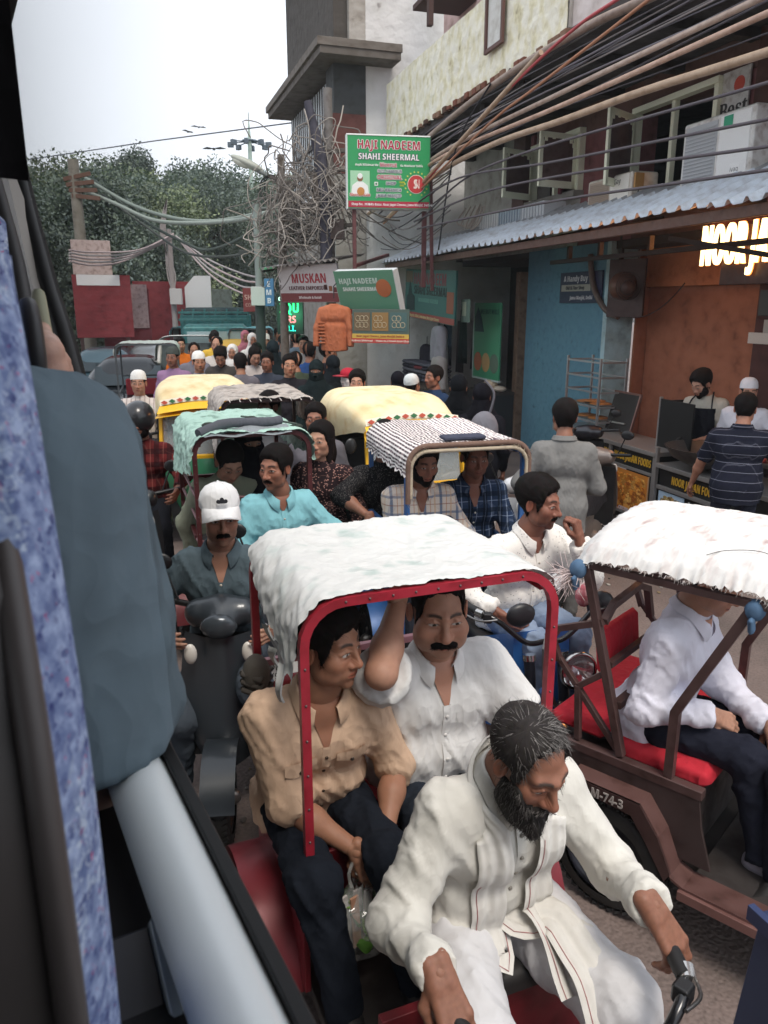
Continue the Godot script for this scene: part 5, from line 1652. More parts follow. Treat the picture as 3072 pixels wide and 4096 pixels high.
	var b:={"s":1.0,"lean":10.0,"wide":1.18,"belly":1.22,"arm":1.15,"cell":0.0095,"hcell":0.005,"skin":SK2,"shirt":mat("d9d8d6",0.85,0,"cloth"),"sleeve":0.44,"pants":jeans,"vneck":true,"neck":1,"collar":"open","buttons":5,"pockets":[1],"btm":mat("d6d4d0",0.5),"seed":6,"fold":0.009,"ff":4.5,"hem":0.2,"loose":1.15,
		"rh":Vector3(-0.01,1.47,-0.27),"lh":Vector3(0.4,0.88,0.02),"rp":Vector3(-0.5,-1.0,0.55),"lf":Vector3(0.24,0.36,0.2),"rf":Vector3(0.02,0.36,0.22),"shr":Vector3(0.0,0.03,0.02),
		"rhand":{"d":Vector3(0.05,1,0.25),"n":Vector3(0.1,-0.2,1.0),"curl":1.1,"thumb":0.9},
		"look":Vector2(-13,6),"hsc":1.12,"head":{"lod":1,"seed":9,"th":0.008,"moustache":1.25,"mw":0.037,"fat":0.75,"jaw":0.4,"long":0.25,"nose":0.9,"brow":0.8,"stubble":0.35,"fh":0.083,"strands":1400,"hl":0.022,"gaze":Vector2(0.0025,-0.002),"open":0.85}}
	riding(o,Vector3(0.155,0.745,-0.42),0.0,"heavy man with a moustache, white shirt, arm raised to the red framed rickshaw's roof",b)
	var cot:=mat("d3d0c8",0.88,0,"cloth")
	var d:={"s":1.0,"lean":17.0,"cell":0.0085,"hcell":0.0042,"skin":SK3,"shirt":cot,"top_name":"kurta","legs_name":"loose_trousers","sleeve":0.98,"cuffs":true,"pants":mat("d2d1d3",0.88,0,"cloth"),"vneck":true,"neck":1,"collar":"half","buttons":4,"blow":0.45,"btm":mat("8a857c",0.35),"seed":4,"fold":0.0085,"ff":4.0,"lap":0.75,"loose":1.04,"leg":1.3,"hem":0.02,
		"lh":Vector3(0.245,1.03,0.69),"rh":Vector3(-0.3,1.02,0.67),"lp":Vector3(0.5,-0.8,-0.2),"rp":Vector3(-0.45,-0.8,-0.3),"lf":Vector3(0.2,0.3,0.72),"rf":Vector3(-0.2,0.3,0.72),"lkp":Vector3(0.3,0.6,1),"rkp":Vector3(-0.3,0.6,1),
		"lhand":{"d":Vector3(0.28,-0.75,0.55),"n":Vector3(0.15,0.7,0.7),"curl":[0.45,0.55,0.6,0.6],"thumb":0.9,"sc":1.12},"rhand":{"d":Vector3(0.1,-0.7,0.7),"n":Vector3(-0.1,0.7,0.7),"curl":[0.5,0.55,0.6,0.6],"thumb":0.9,"sc":1.12},
		"look":Vector2(9,22),"hsc":0.98,"hoff":Vector3(-0.035,-0.02,0.04),"head":{"lod":1,"seed":14,"th":0.014,"fh":0.093,"side":-0.03,"long":0.5,"nose":1.1,"brow":1.0,"jaw":-0.2,"moustache":1.1,"mw":0.04,"beard":0.02,"bfall":0.03,"bll":0.022,"hairc":Color(0.035,0.031,0.03),"beardc":Color(0.03,0.027,0.026),"hcols":[Color(0.02,0.018,0.017),Color(0.05,0.046,0.044),Color(0.16,0.15,0.145),Color(0.3,0.28,0.27)],"bcols":[Color(0.015,0.013,0.012),Color(0.03,0.027,0.025),Color(0.12,0.11,0.105),Color(0.2,0.185,0.175)],"strands":3400,"hl":0.036,"lift":0.015,"stubble":0.4,"open":0.35,"gaze":Vector2(0,-0.004)}}
	var dp:=riding(o,Vector3(0.02,0.76,0.24),2.0,"bearded driver of the red framed rickshaw in a white kurta and scarf",d)
	var J:Dictionary=d._j
	var sc:=thing("scarf","long white cotton scarf with thin red border lines, hung round the bearded driver's neck","scarf",dp.position,dp.rotation_degrees.y)
	var caps:Array=J.caps
	var N:Vector3=J.N
	var X:Vector3=J.X
	var Z:Vector3=J.Z
	var up:Vector3=J.up
	var lines:={}
	for side in [-1,1]:
		var ctr:=[]
		for k in 9:
			var g:=k/8.0*PI*0.62
			ctr.append(N+up*(0.05-0.012*k)+(-Z*cos(g)+X*side*sin(g))*(0.085+0.003*k)+Z*0.005)
		for k in 13:
			var t:=k/12.0
			var xo:float=side*(0.088-0.006*sin(t*3.0))+(0.02*t if side<0 else 0.0)
			ctr.append(front_of(caps,N-up*(0.06+t*0.36)+X*xo+Z*0.5,-Z)+Z*0.016)
		var last:Vector3=ctr[-1]
		if side<0:
			var hl:Vector3=J.HL
			var kl:Vector3=J.KL
			var hr:Vector3=J.HR
			ctr.append(hl.lerp(hr,0.65)+Vector3(0,0.13,0)+Z*0.13); ctr.append(hl.lerp(hr,0.35)+Vector3(0,0.125,0)+Z*0.2)
			ctr.append(hl.lerp(kl,0.55)+Vector3(-0.04,0.11,0)); ctr.append(hl.lerp(kl,0.78)+Vector3(-0.05,0.095,0)); ctr.append(hl.lerp(kl,0.95)+Vector3(-0.06,0.07,0)); ctr.append(kl+Vector3(-0.065,-0.04,0.05)); ctr.append(kl+Vector3(-0.06,-0.16,0.06))
		ctr=spline(ctr,5)
		var m:=MB.new()
		var cn:=ctr.size()-1
		var wf:=func(v:float)->float:return lerpf(0.032,0.048,sst(0.1,0.5,v))*(1.0+0.35*sst(0.75,1.0,v))
		var fn:=noise(side+9,3.0)
		var pt:=func(u:float,v:float)->Vector3:
			var i:=mini(int(v*cn),cn-1)
			var c0:Vector3=ctr[i].lerp(ctr[i+1],v*cn-i)
			var tg:Vector3=(ctr[mini(i+2,cn)]-ctr[maxi(i-1,0)]).normalized()
			var rad:=(c0-N).slide(up)
			var outw:Vector3=rad.lerp(Z*0.12+X*side*0.02,sst(0.2,0.4,v)).lerp(Vector3.UP*0.12+Z*0.05,sst(0.6,0.75,v) if side<0 else 0.0)
			outw=outw.slide(tg).normalized()
			var sd2:=tg.cross(outw).normalized()
			var pl:=0.0022*sin(u*20.0+fn.get_noise_1d(v*1.2)*2.5)+0.004*sin(u*9.0)
			return c0+sd2*(u-0.5)*2.0*float(wf.call(v))+outw*(pl+0.007*(1.0-pow(absf(u-0.5)*2.0,2.0)))
		m.grid(34,110,pt)
		part(sc,"scarf_end",m,mat("d8d5cf",0.9,0,"cloth"))
		var bl:=[]
		for k in 40:bl.append(pt.call(0.86,0.5+0.5*k/39.0)+Z*0.0015+Vector3(0,0.0015,0))
		part(sc,"border_line",MB.new().tube(bl,0.0011,4),mat("a8686a",0.9))
	var bag:=thing("plastic_bag","clear plastic bag of green vegetables and folded papers hung from the young man's hands","bag",o.transform*Vector3(-0.23,0.4,-0.04),21.4)
	var clear:=pane("eef2ef",0.22,0.12)
	var bg:=MB.new()
	var bfn:=noise(31,9.0)
	bg.grid(30,22,func(u:float,v:float)->Vector3:
		var a2:=TAU*u
		var r:=lerpf(0.028,0.105,sst(0.0,0.45,v))*(1.0-0.75*sst(0.86,1.0,v))
		return Vector3(cos(a2)*r,lerpf(0.26,0.0,v),sin(a2)*r*0.75)*(1.0+0.16*bfn.get_noise_3d(cos(a2),v*2.0,sin(a2))))
	part(bag,"bag_film",bg,clear)
	for s in [-1,1]:part(bag,"handle_loop",MB.new().tube(spline([Vector3(s*0.025,0.25,0),Vector3(s*0.035,0.31,0.01),Vector3(s*0.01,0.36,0.01),Vector3(-s*0.01,0.3,0.01)],5),0.006,6),clear)
	for k in 26:
		var q:=Vector3(rng.randfn()*0.032,rng.randf_range(0.03,0.17),rng.randfn()*0.028)
		var lf:=MB.new()
		lf.grid(4,6,func(u:float,v:float)->Vector3:return Vector3((u-0.5)*0.045*sin(PI*clampf(v+0.05,0,1)),v*0.08,0.012*sin(u*PI)+0.02*v*v))
		var l:=part(bag,"leaf",lf,mat(["4f7a2e","6d9638","3c5e25"][k % 3],0.6,0,"two"))
		l.transform=Transform3D(Basis.from_euler(Vector3(rng.randf_range(-1,1),rng.randf()*6.0,rng.randf_range(-1,1))),q)
	for k in 4:
		var pp:=part(bag,"folded_paper",MB.new().box(Vector3(-0.05+k*0.022,0.14,0.02*(k % 2)),Vector3(0.03,0.19,0.008),Basis(Vector3(0,0,1),0.12-0.06*k)),mat(["b9b3b0","b98a70","a9a09e","c7bdb7"][k],0.8))
		pp.rotation.y=0.3
func red_seat_rickshaw()->void:
	var o:=thing("electric_rickshaw","open brown iron electric rickshaw with red seats and a frayed white cloth roof","rickshaw",Vector3(0.94,0,-2.69),48.0,"electric rickshaws in the traffic")
	var iron:=mat("5a4543",0.6,0.2,"dirty")
	var dark:=mat("443736",0.7,0.2,"dirty")
	var seat:=mat("c23440",0.5,0,"cloth")
	var W:=0.82
	for x in [0.02,W]:
		part(o,"roof_post",MB.new().bar(Vector3(x,0.66,-0.01),Vector3(x,1.42,-0.215),0.034,0.034),iron)
		part(o,"front_post",sqtube(MB.new(),[Vector3(x,0.64,0.185),Vector3(x,0.93,0.185),Vector3(x,0.965,0.2),Vector3(x,1.4,0.4)],0.034,Vector3(1,0,0)),iron)
		part(o,"diagonal_brace",MB.new().bar(Vector3(x+0.004,0.68,-0.03),Vector3(x+0.004,0.99,-0.31),0.024,0.024),iron)
		part(o,"brace",MB.new().bar(Vector3(x,0.9,-0.21),Vector3(x,1.0,-0.095),0.024,0.024),iron)
		part(o,"brace_post",MB.new().bar(Vector3(x,0.66,-0.2),Vector3(x,0.9,-0.215),0.026,0.026),iron)
		part(o,"seat_rail",MB.new().box(Vector3(x,0.635,0.02),Vector3(0.045,0.04,0.6)),iron)
		part(o,"roof_rail",MB.new().bar(Vector3(x,1.42,-0.25),Vector3(x,1.42,0.45),0.028,0.028),iron)
		part(o,"arm_loop",sqtube(MB.new(),[Vector3(x,0.98,-0.31),Vector3(x,1.07,-0.345),Vector3(x,1.12,-0.32),Vector3(x,1.2,-0.13)],0.026,Vector3(1,0,0)),iron)
	part(o,"back_loop",sqtube(MB.new(),[Vector3(0.03,1.2,-0.13),Vector3(0.12,1.24,-0.14),Vector3(0.4,1.24,-0.16),Vector3(0.5,1.2,-0.16),Vector3(0.56,1.05,-0.16)],0.028,Vector3(0,0,1)),iron)
	part(o,"cross_rail",MB.new().bar(Vector3(0.04,1.02,-0.1),Vector3(W-0.02,1.02,-0.1),0.028,0.028),iron)
	part(o,"cross_rail",MB.new().bar(Vector3(0.04,0.86,-0.055),Vector3(W-0.02,0.86,-0.055),0.036,0.036),iron)
	part(o,"backrest",MB.new().box(Vector3(0.24,1.04,-0.16),Vector3(0.34,0.2,0.045),Basis(Vector3(1,0,0),-0.12),0.02),seat)
	part(o,"rear_seat",MB.new().box(Vector3(0.4,0.71,-0.22),Vector3(0.74,0.07,0.26),Basis.IDENTITY,0.03),seat)
	part(o,"front_seat",MB.new().box(Vector3(0.43,0.655,0.12),Vector3(0.74,0.09,0.4),Basis.IDENTITY,0.035),seat)
	part(o,"facing_seat",MB.new().box(Vector3(0.5,0.6,0.66),Vector3(0.6,0.1,0.3),Basis.IDENTITY,0.035),seat)
	part(o,"facing_backrest",MB.new().box(Vector3(0.55,0.95,0.86),Vector3(0.5,0.3,0.06),Basis.IDENTITY,0.03),seat)
	part(o,"seat_box",MB.new().box(Vector3(0.43,0.46,-0.02),Vector3(0.76,0.3,0.6)),mat("2a2322",0.8,0,"dirty"))
	var inn:=[]
	var out:=[Vector3(0,0.62,-0.3),Vector3(0,0.62,0.31),Vector3(0,0.5,0.33),Vector3(0,0.34,0.38),Vector3(0,0.34,0.3)]
	for k in 13:
		var a:=deg_to_rad(lerpf(20.0,178.0,k/12.0))
		inn.append(Vector3(0,0.25+sin(a)*0.265,cos(a)*0.265))
	part(o,"side_sheet",MB.new().prism(out+inn+[Vector3(0,0.26,-0.3)],Vector3(0.015,0,0)),dark)
	var fl:=[[-0.27,0.42],[-0.17,0.565],[0.13,0.565],[0.21,0.46],[0.27,0.32],[0.32,0.3],[0.85,0.3]]
	for k in 6:
		var a:=Vector3(-0.1,fl[k][1],fl[k][0])
		var b:=Vector3(-0.1,fl[k+1][1],fl[k+1][0])
		part(o,"mudguard_plate" if k<5 else "step_plate",MB.new().prism([a,b,b+Vector3(0.12,0,0),a+Vector3(0.12,0,0)],Vector3(0,-0.012,0.004)),mat("6a4d49",0.55,0.2,"dirty"))
	part(o,"mudguard_lip",MB.new().prism([Vector3(-0.102,0.565,-0.17),Vector3(-0.102,0.565,0.13),Vector3(-0.102,0.46,0.21),Vector3(-0.102,0.33,0.27),Vector3(-0.102,0.29,0.25),Vector3(-0.102,0.42,0.165),Vector3(-0.102,0.505,0.1),Vector3(-0.102,0.52,-0.15)],Vector3(0.012,0,0)),mat("4d3836",0.6,0.2,"dirty"))
	part(o,"step_edge",MB.new().box(Vector3(-0.1,0.27,0.58),Vector3(0.03,0.04,0.55)),mat("7d5a55",0.6,0.2,"dirty"))
	part(o,"floor",MB.new().box(Vector3(0.42,0.27,0.62),Vector3(0.9,0.04,0.6)),mat("35302f",0.85,0,"dirty"))
	part(o,"chassis",MB.new().box(Vector3(0.42,0.22,0.3),Vector3(0.6,0.06,1.2)),mat("211d1d",0.8))
	wheel(o,Vector3(-0.03,0.25,0),0.24,0.12,Vector3(1,0,0),false,mat("20202b",0.5,0.3,"dirty")); wheel(o,Vector3(0.86,0.25,0),0.24,0.12,Vector3(1,0,0)); wheel(o,Vector3(0.42,0.25,1.4),0.24,0.1,Vector3(1,0,0))
	text(o,"painted_number","M-74-3",0.04,mat("a8a09a",0.8),Vector3(-0.104,0.535,0.0),0.003,0.8,true,Basis(Vector3.UP,-PI/2))
	var cl:=StandardMaterial3D.new()
	cl.albedo_color=Color("d6d4d1"); cl.roughness=0.9; cl.uv1_triplanar=true; cl.uv1_scale=Vector3(0.8,0.8,2.2)
	cl.albedo_texture=ntex("whitecloth",0.01,false,1,[[0.0,0.2,0.35,1.0],[Color(0.78,0.68,0.68),Color(0.93,0.89,0.88),Color(1,1,1),Color(1,1,1)]],5)
	cl.normal_enabled=true; cl.normal_texture=ntex("crumple",0.01,true,16.0); cl.normal_scale=0.3
	var fn:=noise(61,5.0,FastNoiseLite.TYPE_SIMPLEX_SMOOTH,3,FastNoiseLite.FRACTAL_RIDGED)
	var f2:=noise(62,22.0)
	var top:=func(u:float,v:float)->Vector3:
		var x:=lerpf(-0.01,0.88,u)
		var z:=lerpf(-0.26,0.52,v)-0.12*u
		var eu:=minf(u,1.0-u)*2.0
		var ev:=minf(v,1.0-v)*2.0
		var y:=1.525-0.075*pow(1.0-eu,7.0)-0.08*pow(1.0-ev,8.0)+0.025*sin(PI*u)+0.02*v
		y+=0.009*fn.get_noise_2d(u*1.6,v*0.35)+0.02*f2.get_noise_1d((u+v)*8.0)*maxf(pow(1.0-eu,8.0),pow(1.0-ev,8.0))
		x+=0.02*f2.get_noise_1d(v*30.0)*pow(1.0-eu,6.0); z+=0.02*f2.get_noise_1d(u*30.0+9.0)*pow(1.0-ev,6.0)
		return Vector3(x,y,z)
	var rf:=part(o,"roof_cloth",MB.new().grid(84,76,top),cl)
	var rng:=RandomNumberGenerator.new()
	rng.seed=8
	var e1:=[]
	var e2:=[]
	for k in 31:e1.append(top.call(0.0,k/30.0)); e2.append(top.call(k/30.0,0.0))
	var frm:=mat("d9d2cd",0.95)
	part(rf,"frayed_edge",fringe(e1,Vector3(-0.3,-0.9,0),0.017,7,rng,0.0009),frm).set_meta("kind","stuff")
	part(rf,"frayed_edge",fringe(e2,Vector3(0,-0.8,-0.5),0.017,7,rng,0.0009),frm).set_meta("kind","stuff")
	var e3:=[]
	for k in 31:e3.append(top.call(k/30.0,1.0))
	part(rf,"frayed_edge",fringe(e3,Vector3(0,-0.9,0.3),0.017,7,rng,0.0009),frm).set_meta("kind","stuff")
	part(rf,"frayed_corner",fringe([top.call(0.0,0.0),top.call(0.0,0.0)+Vector3(0.03,0,0.03)],Vector3(-0.5,-0.5,-0.5),0.1,130,rng,0.002),mat("cbb9b6",0.95)).set_meta("kind","stuff")
	part(rf,"loose_thread",MB.new().tube(spline([top.call(0.1,0.62)+Vector3(0,0.006,0),top.call(0.16,0.7)+Vector3(0,0.008,0),top.call(0.2,0.85)+Vector3(0,0.006,0),top.call(0.22,0.99)+Vector3(0,0.005,0)],6),0.0015,4),mat("5d5a58",0.9))
	for p in [Vector3(0.0,1.4,-0.24),Vector3(0.02,1.4,0.41)]:
		var k:=MB.new()
		k.ball(p,Vector3(0.035,0.04,0.035),10,8)
		k.box(p+Vector3(-0.02,-0.05,0),Vector3(0.04,0.07,0.02),Basis(Vector3(0,0,1),0.4),0.01)
		part(o,"blue_tie",k,mat("56708c",0.7,0,"cloth"))
	var c:={"s":1.0,"lean":15.0,"cell":0.009,"hcell":0.0045,"skin":SK2,"shirt":mat("dddce8",0.85,0,"cloth"),"sleeve":0.97,"cuffs":true,"pants":mat("262833",0.9,0,"cloth"),"collar":"half","neck":1,"seed":12,"fold":0.009,"ff":5.0,"hem":0.07,"loose":1.05,"shoem":mat("8a8590",0.7),
		"rh":Vector3(0.2,0.87,0.26),"lh":Vector3(0.34,0.83,0.43),"lf":Vector3(0.42,0.34,0.52),"rf":Vector3(0.22,0.34,0.5),"rp":Vector3(-0.5,-0.7,-0.6),"lp":Vector3(0.3,-1.0,-0.2),
		"rhand":{"d":Vector3(0.6,-0.4,0.6),"n":Vector3(-0.5,0.6,0.6),"curl":0.5,"thumb":0.4},"lhand":{"d":Vector3(-0.25,-1.0,0.25),"n":Vector3(0.2,0.1,1.0),"curl":0.55,"thumb":0.7},
		"look":Vector2(-6,22),"head":{"lod":2,"seed":4,"stubble":0.3}}
	var pn:=riding(o,Vector3(0.29,0.74,-0.03),4.0,"man in a pale lilac shirt bent forward on the red seat with a telephone",c)
	var J:Dictionary=c._j
	var ph:=thing("telephone","dark glass telephone with a pale rim in the lilac shirted passenger's hand","telephone",pn.transform*(J.WL+Vector3(-0.02,-0.09,0.05)),80.0)
	part(ph,"case",MB.new().box(Vector3.ZERO,Vector3(0.075,0.15,0.009),Basis(Vector3(1,0,0),-0.35),0.004),mat("b9b8b2",0.3,0.5))
	part(ph,"screen",MB.new().box(Vector3(0,0.0,0.0055),Vector3(0.069,0.143,0.002),Basis(Vector3(1,0,0),-0.35),0.0),mat("1a1f1e",0.1))
	var leg:={"s":1.0,"yaw":-60.0,"at":Vector3(1.9,0,-2.55),"sit":true,"hip":Vector3(0,0.72,0),"cell":0.02,"skin":SK2,"shirt":mat("8b8f98",0.9,0,"cloth"),"pants":mat("22242e",0.9,0,"cloth"),"seed":3,"hem":0.05,"head":{"lod":3}}
	person("second passenger of the red seat rickshaw, only a dark trousered knee in view",leg)
func blue_rickshaw()->void:
	var blue:=mat("2f63a0",0.45,0.1,"coat")
	var im:=Image.create(512,256,false,Image.FORMAT_RGB8)
	for y in 256:
		for x in 512:
			var a:=(x/6) % 2
			var b:=(y/7) % 2
			var c:=Color("e6e0dc")
			if x>250:c=Color("e8e3df") if (x/5) % 3 else Color("6d5a66")
			elif a==1 and b==1:c=Color("3c3237")
			elif a==1:c=Color("8d7d80")
			if x>250 and y<16 and a==1:c=Color("59474a")
			im.set_pixel(x,y,c)
	var ck:=StandardMaterial3D.new()
	ck.albedo_texture=ImageTexture.create_from_image(im); ck.roughness=0.95
	var o:=erickshaw("blue framed electric rickshaw with a checked cloth roof and chrome spring forks",Vector3(0.48,0,-4.4),15.0,{
		"frame":blue,"cloth":ck,"body":mat("2a5c9a",0.5,0.1,"dirty"),"seat":mat("3a3d44",0.6),"hw":0.36,"len":0.85,"dl":Vector2(0.06,0.06),"dr":Vector2(0.0,0.0),"wr":0.01,"edge":0.02,"over":0.05,"seed":33,"lamp":true,"lampx":0.13,"zd":0.5,"barw":0.33,"rise":0.09})
	var rng:=RandomNumberGenerator.new()
	rng.seed=4
	var hp:=hoop(0.37,1.3,1.63,0.055,0.11)
	part(o,"frayed_fringe",fringe(hp,Vector3(0,-1,0.1),0.03,26,rng,0.0016),mat("a89a86",0.95)).set_meta("kind","stuff")
	part(o,"hem_roll",MB.new().tube(hp,0.016,8),mat("7a6358",0.95,0,"cloth"))
	part(o,"hem_roll",MB.new().tube(hoop(0.355,1.33,1.6,0.057,0.1),0.012,8),mat("b9ab96",0.95,0,"cloth"))
	part(o,"rolled_mat",MB.new().box(Vector3(-0.02,1.66,-0.02),Vector3(0.26,0.025,0.1),Basis.IDENTITY,0.01),mat("4a4d5c",0.9,0,"cloth"))
	part(o,"side_arm",sqtube(MB.new(),[Vector3(-0.37,0.75,-0.3),Vector3(-0.38,1.0,-0.42),Vector3(-0.39,1.06,-0.5),Vector3(-0.39,1.05,-0.75)],0.03,Vector3(1,0,0)),blue)
	part(o,"battery_cover",MB.new().prism([Vector3(-0.3,0.2,0.45),Vector3(-0.3,0.62,0.45),Vector3(-0.1,0.86,0.95),Vector3(-0.1,0.35,1.0)],Vector3(0.3,0,0)),mat("2b62a6",0.45,0.1,"coat"))
	part(o,"tail_mirror",MB.new().ball(Vector3(-0.1,0.98,1.02),Vector3(0.075,0.06,0.03)),mat("242428",0.4)); part(o,"tail_mirror",MB.new().ball(Vector3(0.32,0.99,1.02),Vector3(0.075,0.07,0.04)),mat("242428",0.4))
	part(o,"lamp_guard",sqtube(MB.new(),[Vector3(0.0,0.9,1.1),Vector3(-0.06,0.88,1.2),Vector3(-0.06,0.72,1.22),Vector3(0.06,0.5,1.2)],0.018,Vector3(0,0,1)),mat("8d8a88",0.3,0.8))
	part(o,"wrapped_rag",MB.new().ball(Vector3(0.24,1.04,1.0),Vector3(0.045,0.06,0.04)),woven("ragcheck","d9a9a9",[[true,0.0,0.5,"b35560",0.6],[false,0.0,0.5,"b35560",0.6]],0.05))
	var cream:=woven("creamplaid","e6d8ca",[[true,0.1,0.16,"5f6f8c",0.75],[true,0.5,0.05,"c98e6a",0.6],[false,0.1,0.14,"5f6f8c",0.7],[false,0.62,0.06,"8a4e42",0.5],[true,0.75,0.1,"d9b08c",0.6]],0.105)
	var navy:=woven("navyplaid","27364f",[[true,0.1,0.06,"aeb9cc",0.7],[false,0.1,0.05,"aeb9cc",0.6],[true,0.55,0.3,"101722",0.7],[false,0.55,0.3,"101722",0.6],[true,0.7,0.03,"7f8fae",0.6]],0.1)
	riding(o,Vector3(-0.15,0.81,-0.5),-6.0,"man in a cream checked shirt sitting under the checked roof of the blue rickshaw",{"cell":0.013,"hcell":0.006,"lean":14.0,"skin":SK3,"shirt":cream,"sleeve":0.9,"pants":mat("33363f",0.9,0,"cloth"),"collar":"open","vneck":true,"neck":1,"seed":3,"buttons":5,"lh":Vector3(0.0,0.9,-0.1),"rh":Vector3(-0.25,0.85,-0.1),"look":Vector2(10,14),"head":{"lod":2,"seed":21,"beard":0.006,"th":0.02}})
	riding(o,Vector3(0.2,0.81,-0.5),-4.0,"man in a navy checked shirt beside the cream checked one under the checked roof",{"cell":0.014,"hcell":0.007,"lean":12.0,"skin":SK4,"shirt":navy,"sleeve":0.9,"pants":mat("2c2e36",0.9,0,"cloth"),"collar":"open","vneck":true,"neck":1,"seed":5,"buttons":5,"lh":Vector3(0.35,0.85,-0.1),"rh":Vector3(0.12,0.85,-0.1),"look":Vector2(0,8),"head":{"lod":2,"seed":22,"stubble":0.6}})
	riding(o,Vector3(-0.26,0.84,-0.92),0.0,"passenger behind in a black dotted sleeve, the bangled hand hanging over the blue rail",{"cell":0.016,"hcell":0.006,"lean":6.0,"skin":SK3,"shirt":dotted("blackdots","1c1b1d","b9b4ae",260,1.4,0.2),"sleeve":0.7,"pants":mat("2c2e36",0.9),"rh":Vector3(-0.46,1.08,-0.5),"rp":Vector3(-0.6,0.3,-0.4),"rhand":{"d":Vector3(0.0,-1,0.35),"n":Vector3(-0.2,0.2,1),"curl":0.25},"head":{"lod":3,"seed":2,"female":true}})
	var dots:=dotted("whitedots","e9e5df","3c3c46",46,2.0,0.24)
	riding(o,Vector3(0.09,0.78,0.5),8.0,"driver of the blue rickshaw in a white dotted shirt, chin resting on his fist",{"cell":0.01,"hcell":0.0048,"lean":16.0,"twist":8.0,"wide":1.06,"skin":SK4*1.25,"shirt":dots,"sleeve":0.92,"cuffs":true,"pants":mat("8d9db5",0.9,0,"cloth"),"collar":"half","vneck":true,"neck":1,"seed":17,"fold":0.011,"ff":6.0,"buttons":5,"pockets":[1],"hem":0.06,"loose":1.12,
		"lh":Vector3(0.29,1.27,0.83),"rh":Vector3(-0.12,0.9,0.8),"lp":Vector3(0.5,-1,0.3),"lhand":{"d":Vector3(-0.2,1,-0.15),"n":Vector3(0.5,0.1,1.0),"curl":[1.25,1.3,1.3,1.3],"thumb":0.9},"look":Vector2(26,6),"hsc":1.06,"head":{"lod":1,"seed":23,"th":0.022,"quiff":0.4,"stubble":0.6,"nose":0.7,"fat":0.2,"moustache":0.35,"strands":1800,"hl":0.03}})
